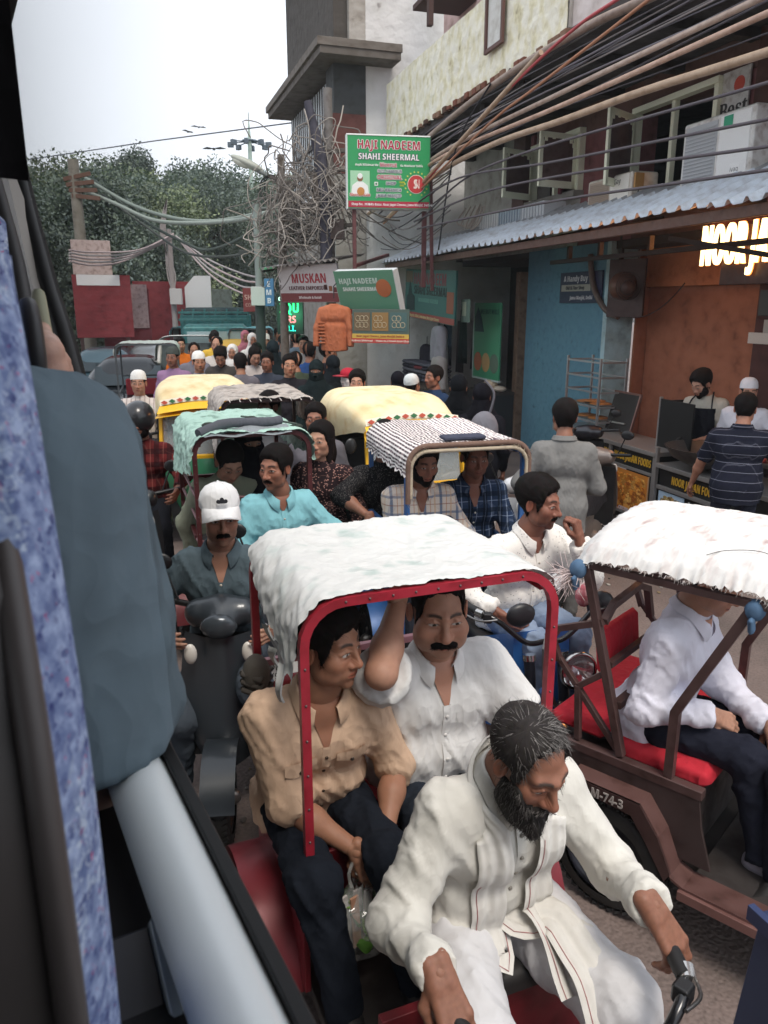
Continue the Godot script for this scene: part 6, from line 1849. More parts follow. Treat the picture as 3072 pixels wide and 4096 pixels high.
func traffic()->void:
	var hood:=StandardMaterial3D.new()
	hood.albedo_color=Color("ecdfb8"); hood.roughness=0.75; hood.uv1_triplanar=true; hood.uv1_scale=Vector3.ONE*0.8
	hood.albedo_texture=ntex("hood",0.008,false,1,[[0.0,0.3,0.6,1.0],[Color(0.82,0.72,0.6),Color(0.95,0.9,0.84),Color(1,1,1),Color(1.0,1.0,0.97)]],4)
	hood.normal_enabled=true; hood.normal_texture=ntex("crumple",0.01,true,16.0); hood.normal_scale=0.1
	var green:=mat("1f6a45",0.4,0.1,"coat")
	var y:=auto_rickshaw("yellow hooded green auto rickshaw with a row of diamonds over its windscreen",Vector3(0.06,0,-7.0),20.0,hood,green,3)
	var y2:=auto_rickshaw("second yellow hooded auto rickshaw, behind the grey tarpaulin roof at the left",Vector3(-1.95,0,-8.3),14.0,hood,green,5)
	y2.scale=Vector3.ONE
	var tarp:=StandardMaterial3D.new()
	tarp.albedo_color=Color("a9cbbd"); tarp.roughness=0.6; tarp.uv1_triplanar=true; tarp.uv1_scale=Vector3.ONE*1.2
	tarp.albedo_texture=ntex("tarp",0.01,false,1,[[0.0,0.25,0.4,1.0],[Color(0.5,0.52,0.5),Color(0.8,0.83,0.82),Color(1,1,1),Color(1,1,1)]],5)
	tarp.normal_enabled=true; tarp.normal_texture=ntex("crumple",0.01,true,16.0); tarp.normal_scale=0.5
	var T:=erickshaw("electric rickshaw with a pale green tarpaulin roof, behind the cyan shirted man",Vector3(-0.82,0,-4.75),20.0,{"frame":mat("5c2a2c",0.6,0.2,"dirty"),"cloth":tarp,"body":mat("6d2a30",0.6,0.1,"dirty"),"hw":0.36,"len":1.0,"dl":Vector2(0.12,0.3),"dr":Vector2(0.08,0.1),"wr":0.016,"edge":0.025,"over":0.04,"seed":44,"zd":0.36,"lamp":true})
	part(T,"rolled_tarpaulin",MB.new().tube(spline([Vector3(-0.33,1.64,0.0),Vector3(-0.15,1.68,-0.1),Vector3(0.12,1.675,-0.12),Vector3(0.22,1.68,-0.14)],6),[0.03,0.032,0.03,0.03,0.028,0.032,0.03,0.03,0.03,0.028,0.03,0.032,0.03,0.03,0.028,0.03,0.03,0.03,0.02],10),mat("5d5f66",0.9,0,"cloth"))
	part(T,"flap_sheet",MB.new().grid(14,8,func(u:float,v:float)->Vector3:return Vector3(lerpf(-0.3,0.24,u),1.655-0.03*v+0.008*sin(u*14.0),lerpf(-0.1,0.06,v))),mat("8f9599",0.8,0,"cloth"))
	for k in 3:part(T,"knotted_rag",MB.new().ball([Vector3(0.06,1.665,-0.36),Vector3(-0.24,1.66,-0.2),Vector3(0.3,1.64,-0.08)][k],Vector3(0.045,0.02,0.03),10,6),mat("3f4440",0.9,0,"cloth"))
	part(T,"seam_rope",MB.new().tube(spline([Vector3(0.02,1.665,-0.5),Vector3(0.1,1.668,-0.35),Vector3(0.2,1.668,-0.2),Vector3(0.3,1.66,-0.06)],6),0.007,6),mat("4c5650",0.95))
	for k in 3:part(T,"guard_rail",MB.new().tube([Vector3(-0.36,0.95+k*0.15,-0.9),Vector3(-0.36,0.93+k*0.15,-0.1),Vector3(0.0,0.92+k*0.15,0.02)],0.01,6),mat("7d5a5e",0.5,0.3))
	var cyan:=mat("8cc6cf",0.85,0,"cloth")
	riding(T,Vector3(0.1,0.78,0.12),6.0,"man in a pale cyan shirt driving the green roofed rickshaw, head turned left",{"cell":0.011,"hcell":0.0055,"lean":10.0,"skin":SK3*1.1,"shirt":cyan,"sleeve":0.95,"cuffs":true,"pants":mat("4a4a52",0.9,0,"cloth"),"collar":"half","vneck":true,"neck":1,"buttons":5,"pockets":[1],"seed":8,"fold":0.01,"ff":6.0,"hem":0.1,"loose":1.08,
		"lh":Vector3(0.5,0.84,0.4),"rh":Vector3(-0.02,0.85,0.45),"look":Vector2(-52,2),"head":{"lod":1,"seed":31,"th":0.022,"stubble":0.35,"nose":0.9,"long":0.3,"moustache":0.25,"strands":1600,"hl":0.028}})
	riding(T,Vector3(0.05,0.82,-0.5),8.0,"woman in a black veil with only her eyes showing, beside the cyan shirted man",{"cell":0.018,"skin":SK2,"shirt":mat("1d1d22",0.95,0,"cloth"),"pants":mat("1d1d22",0.95),"look":Vector2(5,4),"head":{"lod":2,"wear":"niqab","wearm":mat("1b1b20",0.95,0,"cloth"),"female":true,"stubble":0.0}})
	riding(T,Vector3(-0.16,0.82,-0.55),8.0,"passenger in an olive grey top, back turned, inside the green roofed rickshaw",{"cell":0.02,"skin":SK2,"shirt":mat("8b8f7d",0.95,0,"cloth"),"pants":mat("3d3a3c",0.95),"lean":25.0,"look":Vector2(0,35),"head":{"lod":3}})
	var floral:=dotted("floral","2a1f22","c99a8e",120,4.0,0.22)
	person("woman in a dark flowered dress standing between the cyan shirted man and the yellow auto",{"at":Vector3(-0.42,0,-5.15),"yaw":-20.0,"s":0.95,"cell":0.015,"hcell":0.006,"skin":SK2,"shirt":floral,"sleeve":0.8,"hem":0.35,"pants":mat("2a2024",0.95),"seed":6,"lh":Vector3(0.26,0.82,0.1),"head":{"lod":2,"female":true,"stubble":0.0,"long_hair":true,"th":0.02}})
	var gt:=StandardMaterial3D.new()
	gt.albedo_color=Color("b5aca4"); gt.roughness=0.85; gt.uv1_triplanar=true; gt.uv1_scale=Vector3.ONE
	gt.albedo_texture=ntex("gtarp",0.01,false,1,[[0.0,0.3,0.5,1.0],[Color(0.5,0.5,0.5),Color(0.8,0.8,0.8),Color(1,1,1),Color(1,1,1)]],4)
	gt.normal_enabled=true; gt.normal_texture=ntex("crumple",0.01,true,16.0); gt.normal_scale=0.5
	var G:=erickshaw("electric rickshaw with a wide stitched grey tarpaulin roof, behind the green roofed one",Vector3(-0.97,0,-6.5),16.0,{"frame":mat("4a3230",0.6,0.2,"dirty"),"cloth":gt,"body":mat("34404a",0.6,0.1,"dirty"),"hw":0.4,"len":1.15,"dl":Vector2(0.34,0.3),"dr":Vector2(0.12,0.2),"wr":0.016,"edge":0.02,"over":0.05,"seed":55,"driver":false})
	part(G,"mirror",MB.new().lathe([Vector2(0,0.01),Vector2(0.05,0.008),Vector2(0.056,0.0),Vector2(0.05,-0.02),Vector2(0,-0.03)],20,Transform3D(Basis(Vector3(1,0,0),1.4),Vector3(-0.46,1.42,0.12))),mat("8d8378",0.15,0.8))
	for k in 9:part(G,"stitch",MB.new().tube([Vector3(-0.34+k*0.085,1.645,0.03),Vector3(-0.325+k*0.085,1.62,0.055)],0.004,5),mat("e3ddd6",0.9))
	part(G,"rear_sheet",MB.new().grid(10,8,func(u:float,v:float)->Vector3:return Vector3(lerpf(-0.3,0.25,u),lerpf(1.5,1.1,v),-1.0+0.02*sin(u*9.0))),mat("9fc0b2",0.8,0,"cloth"))
	riding(G,Vector3(0.05,0.86,-0.3),40.0,"dark haired passenger in profile under the grey tarpaulin roof",{"cell":0.018,"skin":SK4,"shirt":mat("77797d",0.95,0,"cloth"),"pants":mat("2c2c30",0.95),"look":Vector2(-90,0),"head":{"lod":2,"beard":0.006,"seed":41}})
	riding(G,Vector3(0.36,0.8,0.2),-20.0,"person with a red brown collar leaning out beside the grey tarpaulin roof",{"cell":0.018,"skin":SK3,"shirt":mat("6d6a70",0.95,0,"cloth"),"pants":mat("2c2c30",0.95),"head":{"lod":2,"seed":42,"th":0.02}})
	var sc:=scooter("grey scooter with a white number plate, half behind the white roofed rickshaw",Vector3(-0.5,0,-4.15),-4.0,mat("8d9096",0.3,0.4,"coat"),"DL8S Y984")
	sc.scale=Vector3.ONE
	var s1:=MB.new()
	for k in 5:s1.ball(sc.to_local(Vector3.ZERO)*0.0+Vector3(-0.05+0.028*cos(TAU*k/5.0),0.8+0.028*sin(TAU*k/5.0),0.515),Vector3(0.016,0.016,0.004),8,5)
	part(sc,"flower_sticker",s1,mat("e9e9ea",0.5))
	var logo:=Color("2b2d33")
	var rd:={"cell":0.011,"hcell":0.0055,"lean":6.0,"skin":SK2*0.95,"shirt":mat("55636a",0.85,0,"cloth"),"sleeve":0.5,"pants":mat("4d555e",0.9,0,"cloth"),"collar":"open","vneck":true,"neck":1,"buttons":2,"blow":0.55,"seed":19,"fold":0.012,"ff":5.0,"hem":0.1,
		"lh":Vector3(0.26,0.95,0.36),"rh":Vector3(-0.26,0.95,0.36),"lf":Vector3(0.2,0.3,0.4),"rf":Vector3(-0.25,0.1,0.3),"look":Vector2(12,4),"hsc":1.08,"head":{"lod":1,"seed":33,"stubble":0.45,"moustache":0.7,"wear":"cap","wearm":mat("eeeeee",0.85,0,"cloth"),"long":0.2,"gaze":Vector2(0.002,0.0)}}
	var sb:=scooter("dark scooter under the young man in the white cap, close to the bus",Vector3(-0.8,0,-3.68),6.0,mat("33393f",0.4,0.2,"coat"))
	sb.get_node("headlight").material_override=mat("4a5056",0.2,0.3)
	for k in 3:part(sb,"guard_bar",MB.new().tube(spline([Vector3(0.1,0.5-0.03*k,0.45),Vector3(0.3,0.3-0.02*k,0.5+0.03*k),Vector3(0.42,0.16,0.6+0.04*k),Vector3(0.5,0.14,0.7+0.04*k)],5),0.006,6),mat("d9dbdc",0.25,0.8))
	var rider:=riding(sb,Vector3(0,0.76,0.08),0.0,"young man in a white cap and dark polo shirt on the grey scooter",rd)
	var tf:Transform3D=rd._j.tf
	var em:=thing("cap_emblem","black three leaf emblem on the front of the young man's white cap","emblem",rider.position,rider.rotation_degrees.y)
	var cb:=Transform3D(tf.basis*Basis(Vector3(1,0,0),-0.32),tf*Vector3(0,0.085,0.098))
	for k in 3:
		var lf:=MB.new()
		var rot:=Basis(Vector3(0,0,1),[0.95,0.0,-0.95][k])
		lf.prism(Array(range(12)).map(func(i):return cb*(rot*Vector3(0.0085*sin(TAU*i/12.0)*(1.0-0.35*cos(TAU*i/12.0)),0.014-0.014*cos(TAU*i/12.0),0.002))),cb.basis.z*0.002)
		part(em,"leaf",lf,mat("1d1e24",0.8))
	for k in 2:part(em,"stripe",MB.new().prism([cb*Vector3(-0.022,0.002-k*0.004,0.003),cb*Vector3(0.022,0.002-k*0.004,0.003),cb*Vector3(0.02,0.0-k*0.004,0.003),cb*Vector3(-0.02,0.0-k*0.004,0.003)],cb.basis.z*0.002),mat("eeeeee",0.85))
	var rc:=woven("redcheck","6d2a2a",[[true,0.0,0.4,"2c1518",0.7],[false,0.0,0.4,"2c1518",0.7],[true,0.7,0.06,"b08070",0.5]],0.1)
	var mc:=scooter("dark scooter under the rider in the red checked shirt",Vector3(-1.9,0,-5.85),8.0,mat("2a2d30",0.4,0.2,"coat"),"DL 3S 159")
	riding(mc,Vector3(0,0.84,-0.25),0.0,"rider in a black helmet and red checked shirt at the left of the traffic",{"cell":0.014,"lean":6.0,"skin":SK3,"shirt":rc,"sleeve":0.9,"pants":mat("23252b",0.9,0,"cloth"),"lh":Vector3(0.3,1.03,0.2),"rh":Vector3(-0.3,1.03,0.2),"lf":Vector3(0.2,0.3,0.15),"rf":Vector3(-0.2,0.3,0.15),"head":{"lod":2,"beard":0.008,"wear":"helmet","wearm":mat("2b2c2f",0.3,0.0,"coat")}})
	var mc2:=scooter("black motor scooter under the rider in the striped shirt",Vector3(-2.75,0,-8.6),10.0,mat("24262a",0.4,0.2,"coat"))
	riding(mc2,Vector3(0,0.86,-0.25),0.0,"rider in a pale striped shirt with a white cloth cap, behind the helmeted rider",{"cell":0.018,"skin":SK2,"shirt":woven("stripes","d9cfc9",[[true,0.0,0.3,"9a8d8a",0.7]],0.05),"sleeve":0.5,"pants":mat("3a3a40",0.9),"lh":Vector3(0.3,1.03,0.2),"rh":Vector3(-0.3,1.03,0.2),"lf":Vector3(0.2,0.3,0.15),"rf":Vector3(-0.2,0.3,0.15),"head":{"lod":2,"wear":"topi"}})
	var lost:=scooter("pale parked scooter seen through the blue rickshaw's roof, at the shop side",Vector3(0.95,0,-6.3),30.0,mat("d3d4d6",0.3,0.2,"coat"),"DL6S AZ")
	lost.scale=Vector3.ONE
func signboard()->void:
	var o:=thing("shop_sign","green shop signboard on maroon posts over the awning, headed HAJI NADEEM in red","sign",EYE+(Vector3(0.07,3.3,-11.95)-EYE)*1.03,9.0)
	o.scale=Vector3.ONE*1.03
	var W:=1.2
	var H:=0.98
	var cy:=0.93
	part(o,"case",MB.new().box(Vector3(0,cy,-0.07),Vector3(W+0.02,H+0.02,0.14),Basis.IDENTITY,0.004),mat("e3e5e4",0.5))
	var f:=part(o,"face",MB.new().box(Vector3(0,cy,0.003),Vector3(W-0.01,H-0.01,0.005),Basis.IDENTITY,0.0),mat("2f9c5c",0.35))
	part(f,"red_strip",MB.new().box(Vector3(0,cy-H*0.44,0.008),Vector3(W-0.02,0.085,0.003),Basis.IDENTITY,0.0),mat("b3243f",0.4))
	part(f,"trim",MB.new().box(Vector3(0,cy+H*0.495,0.006),Vector3(W,0.012,0.012)),mat("eef0ee",0.4)); part(f,"trim",MB.new().box(Vector3(0,cy-H*0.5,0.006),Vector3(W,0.012,0.012)),mat("6d6f70",0.4)); part(f,"trim",MB.new().box(Vector3(W*0.5,cy,0.006),Vector3(0.012,H,0.012)),mat("3f6b50",0.4))
	var wh:=mat("f4f4f2",0.5)
	var rd:=mat("b02440",0.5)
	var nv:=mat("23314f",0.5)
	var L:=func(s:String,size:float,m:Material,x:float,y:float,sq:float,outline:bool)->void:
		if outline:
			for q in [Vector2(-1,0),Vector2(1,0),Vector2(0,1),Vector2(0,-1)]:
				text(f,"letters_edge",s,size,wh if m != wh else nv,Vector3(x+q.x*0.007,cy+y+q.y*0.007,0.0085),0.002,sq)
		text(f,"letters",s,size,m,Vector3(x,cy+y,0.011),0.002,sq)
	L.call("HAJI NADEEM",0.115,rd,0.0,0.36,0.92,true)
	L.call("SHAHI SHEERMAL",0.083,wh,0.0,0.205,0.96,true)
	L.call("Aapki Khidmat Me",0.03,wh,-0.32,0.095,0.95,false); L.call("Meerut",0.055,rd,-0.01,0.1,0.95,true); L.call("Ka Mashoor Tohfa",0.03,wh,0.33,0.095,0.95,false)
	L.call("OLD FAMOUS",0.042,nv,0.01,0.015,1.0,true); L.call("ORIGINAL",0.06,rd,0.01,-0.065,0.95,true); L.call("SHOP",0.042,nv,0.03,-0.145,1.0,true); L.call("100%",0.026,mat("d9d22f",0.5),0.19,-0.13,1.0,false); L.call("DESI",0.022,mat("d9d22f",0.5),0.19,-0.17,1.0,false)
	L.call("3RD BRANCH",0.044,nv,0.0,-0.235,1.0,true); L.call("JAMA MASJID",0.044,nv,0.0,-0.31,1.0,true)
	L.call("Shop No.",0.034,wh,-0.46,-0.432,0.9,false); L.call("3938-E",0.03,wh,-0.3,-0.432,0.95,false); L.call("Urdu Bazar, Near Jagat Cinema, Jama Masjid, Delhi-6",0.033,wh,0.17,-0.432,0.86,false)
	L.call("Meerut Wale",0.042,mat("c9402c",0.5),-0.42,-0.305,0.85,true)
	part(f,"label_chip",MB.new().box(Vector3(-0.185,cy-0.155,0.0085),Vector3(0.05,0.05,0.002),Basis.IDENTITY,0.0),wh)
	var disc:=func(nm:String,x:float,y:float,r:float,z:float,m:Material)->void:
		part(f,nm,MB.new().lathe([Vector2(r,-0.001),Vector2(r,0.001),Vector2(0,0.001)],28,Transform3D(Basis(Vector3(1,0,0),PI/2),Vector3(x,cy+y,z))),m)
	disc.call("chip_dot",-0.185,-0.155,0.015,0.0105,mat("2f7d4c",0.5))
	disc.call("emblem_ring",0.4,-0.15,0.128,0.0085,mat("f0d9cf",0.5)); disc.call("emblem",0.4,-0.15,0.12,0.011,mat("c23b3a",0.5))
	for k in 2:text(f,"monogram","N" if k else "S",0.13,mat("f2ddd2",0.5),Vector3(0.4+(0.012 if k else -0.012),cy-0.15,0.013+k*0.001),0.0015,0.72,k==0)
	for k in 16:
		var a:=deg_to_rad(-60.0+k*20.0)
		var sp:=[]
		for q in 10:sp.append(Vector3(0.4+cos(a)*0.165+sin(TAU*q/10.0)*(0.017 if q % 2==0 else 0.007),cy-0.15+sin(a)*0.165+cos(TAU*q/10.0)*(0.017 if q % 2==0 else 0.007),0.0075))
		part(f,"star",MB.new().prism(sp,Vector3(0,0,0.003)),mat("d8e36a",0.5))
	part(f,"portrait",MB.new().box(Vector3(-0.42,cy-0.15,0.0085),Vector3(0.28,0.33,0.002),Basis.IDENTITY,0.0),mat("a9d9b4",0.5))
	part(f,"portrait_shirt",MB.new().prism([Vector3(-0.55,cy-0.31,0.0095),Vector3(-0.53,cy-0.18,0.0095),Vector3(-0.46,cy-0.13,0.0095),Vector3(-0.38,cy-0.13,0.0095),Vector3(-0.31,cy-0.18,0.0095),Vector3(-0.29,cy-0.31,0.0095)],Vector3(0,0,0.002)),wh)
	disc.call("portrait_face",-0.42,-0.085,0.042,0.0125,mat("8f6248",0.6)); disc.call("portrait_cap",-0.42,-0.055,0.036,0.0135,wh); disc.call("portrait_bread",-0.41,-0.26,0.055,0.0135,mat("c88a4a",0.6))
	var post:=mat("6a3f40",0.7,0.1,"dirty")
	for x in [-0.5,0.56]:part(o,"support_arm",MB.new().bar(Vector3(x,-0.35 if x<0 else -0.25,-0.1),Vector3(x+0.75,-0.1,-1.6),0.05,0.05),post)
	part(o,"post",MB.new().box(Vector3(-0.5,-0.1,-0.06),Vector3(0.055,1.1,0.055)),post)
	part(o,"post",MB.new().box(Vector3(0.56,0.1,-0.16),Vector3(0.07,1.5,0.05)),post); part(o,"post",MB.new().box(Vector3(0.66,0.1,-0.1),Vector3(0.05,1.6,0.05),Basis(Vector3(0,0,1),0.03)),post)
func hanging_signs()->void:
	var dg:=mat("2a5f5c",0.5)
	var g:=mat("3f8a66",0.45)
	var a:=fthing("hanging_sign","large dim green shop board under the awning with faded red and black lettering","sign",6.3,2.1,0.25)
	part(a,"board",MB.new().box(Vector3(0,0.45,0),Vector3(2.5,0.86,0.04),Basis(Vector3(0,0,1),-0.05)),dg)
	var B:=Basis(Vector3(0,0,1),-0.05)
	text(a,"letters","HAJI NADEEM",0.2,mat("7d3540",0.6),Vector3(0.05,0.72,0.022),0.004,0.95,true,B); text(a,"letters","SHAHI SHEERMAL",0.15,mat("14181c",0.6),Vector3(0.1,0.52,0.022),0.004,1.0,true,B)
	text(a,"letters","MOHAMMAD NADEEM",0.07,mat("5f8f86",0.6),Vector3(0.0,0.36,0.022),0.004,1.0,true,B)
	part(a,"red_strip",MB.new().box(Vector3(0.0,0.08,0.021),Vector3(2.48,0.1,0.006),B),mat("8f3a35",0.5)); text(a,"strip_letters","Shop No. 3936-E, Urdu Bazar, Near Jagat Cinema",0.05,mat("c9b78a",0.6),Vector3(-0.2,0.08,0.026),0.003,1.0,true,B)
	part(a,"dark_domes",MB.new().prism([Vector3(-1.15,0.2,0.022),Vector3(-1.15,0.45,0.022),Vector3(-1.05,0.5,0.022),Vector3(-0.95,0.75,0.022),Vector3(-0.85,0.5,0.022),Vector3(-0.7,0.45,0.022),Vector3(-0.7,0.2,0.022)],Vector3(0,0,0.004)),mat("1f3436",0.7))
	part(a,"picture",MB.new().box(Vector3(1.05,0.32,0.022),Vector3(0.3,0.34,0.006),B),mat("8a4a35",0.6)); part(a,"picture",MB.new().box(Vector3(-1.0,0.8,0.022),Vector3(0.36,0.2,0.006),B),mat("6d5a4a",0.6))
	var b:=thing("hanging_sign","green box sign tilted forward beside the dim board, printed with red bread pictures","sign",at(792,632,10.4),-35.0)
	var tb:=Basis(Vector3(1,0,0),0.35)
	part(b,"case",MB.new().box(Vector3(0,0,-0.06),Vector3(1.0,0.62,0.12),tb),mat("c3c8ca",0.5))
	part(b,"face",MB.new().box(tb*Vector3(0,0,0.004)+Vector3(0,0,0),Vector3(0.98,0.6,0.006),tb),mat("5d8f74",0.45))
	text(b,"letters","HAJI NADEEM",0.075,mat("c9d8cf",0.5),tb*Vector3(-0.1,0.16,0.01),0.003,1.0,true,tb); text(b,"letters","SHAHI SHEERMAL",0.055,mat("dfe6e1",0.5),tb*Vector3(-0.08,0.05,0.01),0.003,1.0,true,tb)
	part(b,"picture",MB.new().lathe([Vector2(0.12,0),Vector2(0.12,0.006),Vector2(0,0.008)],20,Transform3D(tb*Basis(Vector3(1,0,0),PI/2),tb*Vector3(0.3,0.06,0.008))),mat("b0643c",0.7)); part(b,"red_strip",MB.new().box(tb*Vector3(0,-0.26,0.008),Vector3(0.97,0.06,0.004),tb),mat("a03a36",0.5))
	var c:=thing("hanging_sign","long food poster with pale rings, yellow and red strips, below the tilted sign","poster",at(822,705,10.3),-25.0)
	part(c,"sheet",MB.new().box(Vector3.ZERO,Vector3(0.84,0.44,0.02)),mat("4a5a52",0.5))
	for k in 3:part(c,"picture",MB.new().box(Vector3(-0.27+k*0.27,0.06,0.012),Vector3(0.24,0.24,0.006)),mat(["6d5a40","8a6a3c","43605f"][k],0.6))
	for k in 16:part(c,"printed_ring",MB.new().tube(Array(range(12)).map(func(i):return Vector3([-0.27,0.0,0.27][k % 3]+0.06*((k/3) % 3-1)+0.035*cos(TAU*i/12.0),0.06+0.07*(k/9-0.5)*2.0*0.6+0.035*sin(TAU*i/12.0),0.017)),0.004,4,false,true),mat("b5a88a",0.7))
	part(c,"yellow_strip",MB.new().box(Vector3(0,-0.13,0.012),Vector3(0.84,0.06,0.005)),mat("c9a648",0.6)); part(c,"red_strip",MB.new().box(Vector3(0,-0.19,0.012),Vector3(0.84,0.06,0.005)),mat("b0392f",0.6))
	text(c,"letters","Near Jagat Cinema, Jama Masjid Delhi-6",0.028,mat("8a2a24",0.6),Vector3(0,-0.13,0.016),0.002); text(c,"letters","Nadeem Mehmood  -  House no.2 Haveli Azam Khan",0.026,mat("e8d8c8",0.6),Vector3(0,-0.19,0.016),0.002)
	var d:=fthing("hanging_sign","square green menu board with printed plates of food hung beside the wooden post","sign",5.35,1.2,-0.45)
	part(d,"board",MB.new().box(Vector3(0,0.6,0),Vector3(1.05,1.25,0.03)),g)
	part(d,"frame",MB.new().box(Vector3(-0.53,0.6,0.0),Vector3(0.03,1.28,0.05)),mat("a9b5b2",0.5)); part(d,"frame",MB.new().box(Vector3(0,-0.03,0.0),Vector3(1.08,0.03,0.05)),mat("a9b5b2",0.5))
	for k in 3:part(d,"printed_plate",MB.new().lathe([Vector2(0.16,0),Vector2(0.16,0.004),Vector2(0.1,0.008),Vector2(0,0.006)],20,Transform3D(Basis(Vector3(1,0,0),PI/2),Vector3(-0.32+k*0.33,0.25,0.016))),mat(["9a5a3a","a98a5a","5a6a5a"][k],0.7))
	part(d,"domes",MB.new().prism([Vector3(-0.48,0.75,0.016),Vector3(-0.48,1.0,0.016),Vector3(-0.36,1.15,0.016),Vector3(-0.22,1.0,0.016),Vector3(-0.1,0.75,0.016)],Vector3(0,0,0.004)),mat("24484a",0.7))
	text(d,"letters","MEERUT WALE",0.08,mat("2a4f4a",0.6),Vector3(0.1,1.08,0.018),0.003)
	var m:=thing("leather_shop_sign","white and maroon sign reading MUSKAN LEATHER EMPORIUM under a ragged tin edge","sign",at(668,612,12.4),-28.0)
	var mb:=Basis(Vector3(1,0,0),0.22)
	part(m,"board",MB.new().box(Vector3.ZERO,Vector3(1.15,0.6,0.05),mb),mat("c9c3c2",0.5))
	part(m,"red_area",MB.new().box(mb*Vector3(0,-0.22,0.028),Vector3(1.13,0.14,0.004),mb),mat("7a3b3c",0.5))
	text(m,"letters","MUSKAN",0.15,mat("a3343c",0.5),mb*Vector3(0.02,0.08,0.03),0.005,0.8,true,mb); text(m,"letters","LEATHER EMPORIUM",0.062,mat("5a2a2c",0.5),mb*Vector3(-0.02,-0.07,0.03),0.004,0.9,true,mb); text(m,"letters","Wholesale & Retail",0.04,mat("e0d6d2",0.5),mb*Vector3(0,-0.22,0.032),0.004,0.9,true,mb)
	for k in 3:part(m,"printed_bag",MB.new().box(mb*Vector3(0.32+k*0.09,-0.06-0.02*k,0.03),Vector3(0.06,0.08,0.004),mb),mat(["4a2a22","8a5a3a","6d3030"][k],0.6))
	var tin:=thing("tin_canopy","ragged grey tin sheet canopy over the MUSKAN sign","canopy",at(672,582,12.5),-28.0)
	part(tin,"sheet",MB.new().grid(60,4,func(u:float,v:float)->Vector3:return Vector3(lerpf(-0.75,0.8,u),0.02*sin(u*90.0)+0.12*u+v*0.12,0.4-v*0.8)),mat("8d8b8a",0.6,0.3,"dirty"))
	for k in 3:part(tin,"rail",MB.new().bar(Vector3(-0.7+k*0.7,-0.03+0.08*k,0.35),Vector3(-0.7+k*0.7,0.06+0.08*k,-0.4),0.03,0.03),mat("3a3634",0.7))
	var led:=thing("lit_sign","small lit sign with green and red glowing letters at the far end of the stalls","sign",at(627,678,14.0),-10.0)
	part(led,"panel",MB.new().box(Vector3.ZERO,Vector3(0.5,0.72,0.06)),mat("17201f",0.5))
	var gm:=mat("2fe07a",0.5,0.0,"glow"); var rm:=mat("f0506a",0.5,0.0,"glow"); var wm:=mat("d8fff0",0.5,0.0,"glow")
	text(led,"glow_letters","CATERING",0.07,wm,Vector3(0,0.26,0.035),0.008,0.9); text(led,"glow_letters","IQU",0.17,gm,Vector3(0,0.1,0.035),0.008,0.9); text(led,"glow_letters","IRS",0.13,rm,Vector3(0,-0.1,0.035),0.008,0.9); text(led,"glow_letters","M.I.",0.1,mat("30e0d0",0.5,0.0,"glow"),Vector3(0,-0.26,0.035),0.008,0.9)
	var gl:=OmniLight3D.new()
	gl.name="sign_glow"; gl.light_energy=0.25; gl.light_color=Color(0.4,1.0,0.7); gl.omni_range=6.0; gl.light_size=0.2; gl.shadow_enabled=true
	led.add_child(gl); gl.position=Vector3(0,0,0.25)
	var n:=fthing("neon_sign","glowing warm white letters NOOR JAHAN over the food shop's entrance","sign",-0.1,2.97,-0.84)
	var glow:=StandardMaterial3D.new()
	glow.albedo_color=Color("fff0d0"); glow.emission_enabled=true; glow.emission=Color(1.0,0.86,0.6); glow.emission_energy_multiplier=2.2
	text(n,"glow_letters","NOOR JAHAN",0.42,glow,Vector3(0,0.03,0.02),0.03,0.42)
	text(n,"letter_halo","NOOR JAHAN",0.43,mat("ff9a4a",0.5,0.0,"glow"),Vector3(0,0.03,0.004),0.012,0.423)
	var al:=AreaLight3D.new()
	al.name="sign_light"; al.area_size=Vector2(1.6,0.3); al.light_energy=1.6; al.light_color=Color(1.0,0.62,0.35); al.shadow_enabled=true
	n.add_child(al); al.position=Vector3(0,0,0.08); al.rotation.y=PI
	var best:=fthing("enamel_sign","white enamel plate with a red dot and black word Best beside the right window","sign",0.42,4.18,-0.86)
	part(best,"plate",lbox(-0.2,0.2,0,0.52,-0.02,0.0),mat("d6d5d2",0.4,0,"dirty"))
	part(best,"red_dot",MB.new().lathe([Vector2(0.075,-0.002),Vector2(0.075,0.004),Vector2(0,0.004)],24,Transform3D(Basis(Vector3(1,0,0),PI/2),Vector3(0.06,0.37,0.0))),mat("c9472f",0.5)); text(best,"letters","Best",0.16,mat("2a2625",0.6),Vector3(0.0,0.15,0.003),0.004,0.9,true,Basis.IDENTITY,true)
	var hs:=fthing("small_sign","dark blue board with white lines of print on the teal wall under the awning","sign",3.1,2.42,-0.84)
	part(hs,"board",lbox(-0.55,0.55,0,0.42,0,0.025),mat("232447",0.5)); part(hs,"white_strip",lbox(-0.5,0.28,0.16,0.25,0.026,0.03),mat("9a988f",0.6))
	text(hs,"letters","A Handy Buy",0.08,mat("c9c9cf",0.6),Vector3(-0.12,0.33,0.03),0.003); text(hs,"letters","Jama Masjid, Delhi",0.05,mat("c9c9cf",0.6),Vector3(0.05,0.07,0.03),0.003); text(hs,"letters","Old & Fine Shop",0.05,mat("33343f",0.6),Vector3(-0.12,0.205,0.033),0.003)
	var ns:=fthing("hanging_notice","small pale picture sheet hung near the top of the dark stall","notice",5.0,2.3,0.1)
	part(ns,"sheet",MB.new().box(Vector3.ZERO,Vector3(0.36,0.36,0.01)),mat("5f7268",0.6)); part(ns,"picture",MB.new().box(Vector3(-0.05,0.03,0.007),Vector3(0.16,0.22,0.004)),mat("9aa58f",0.6))
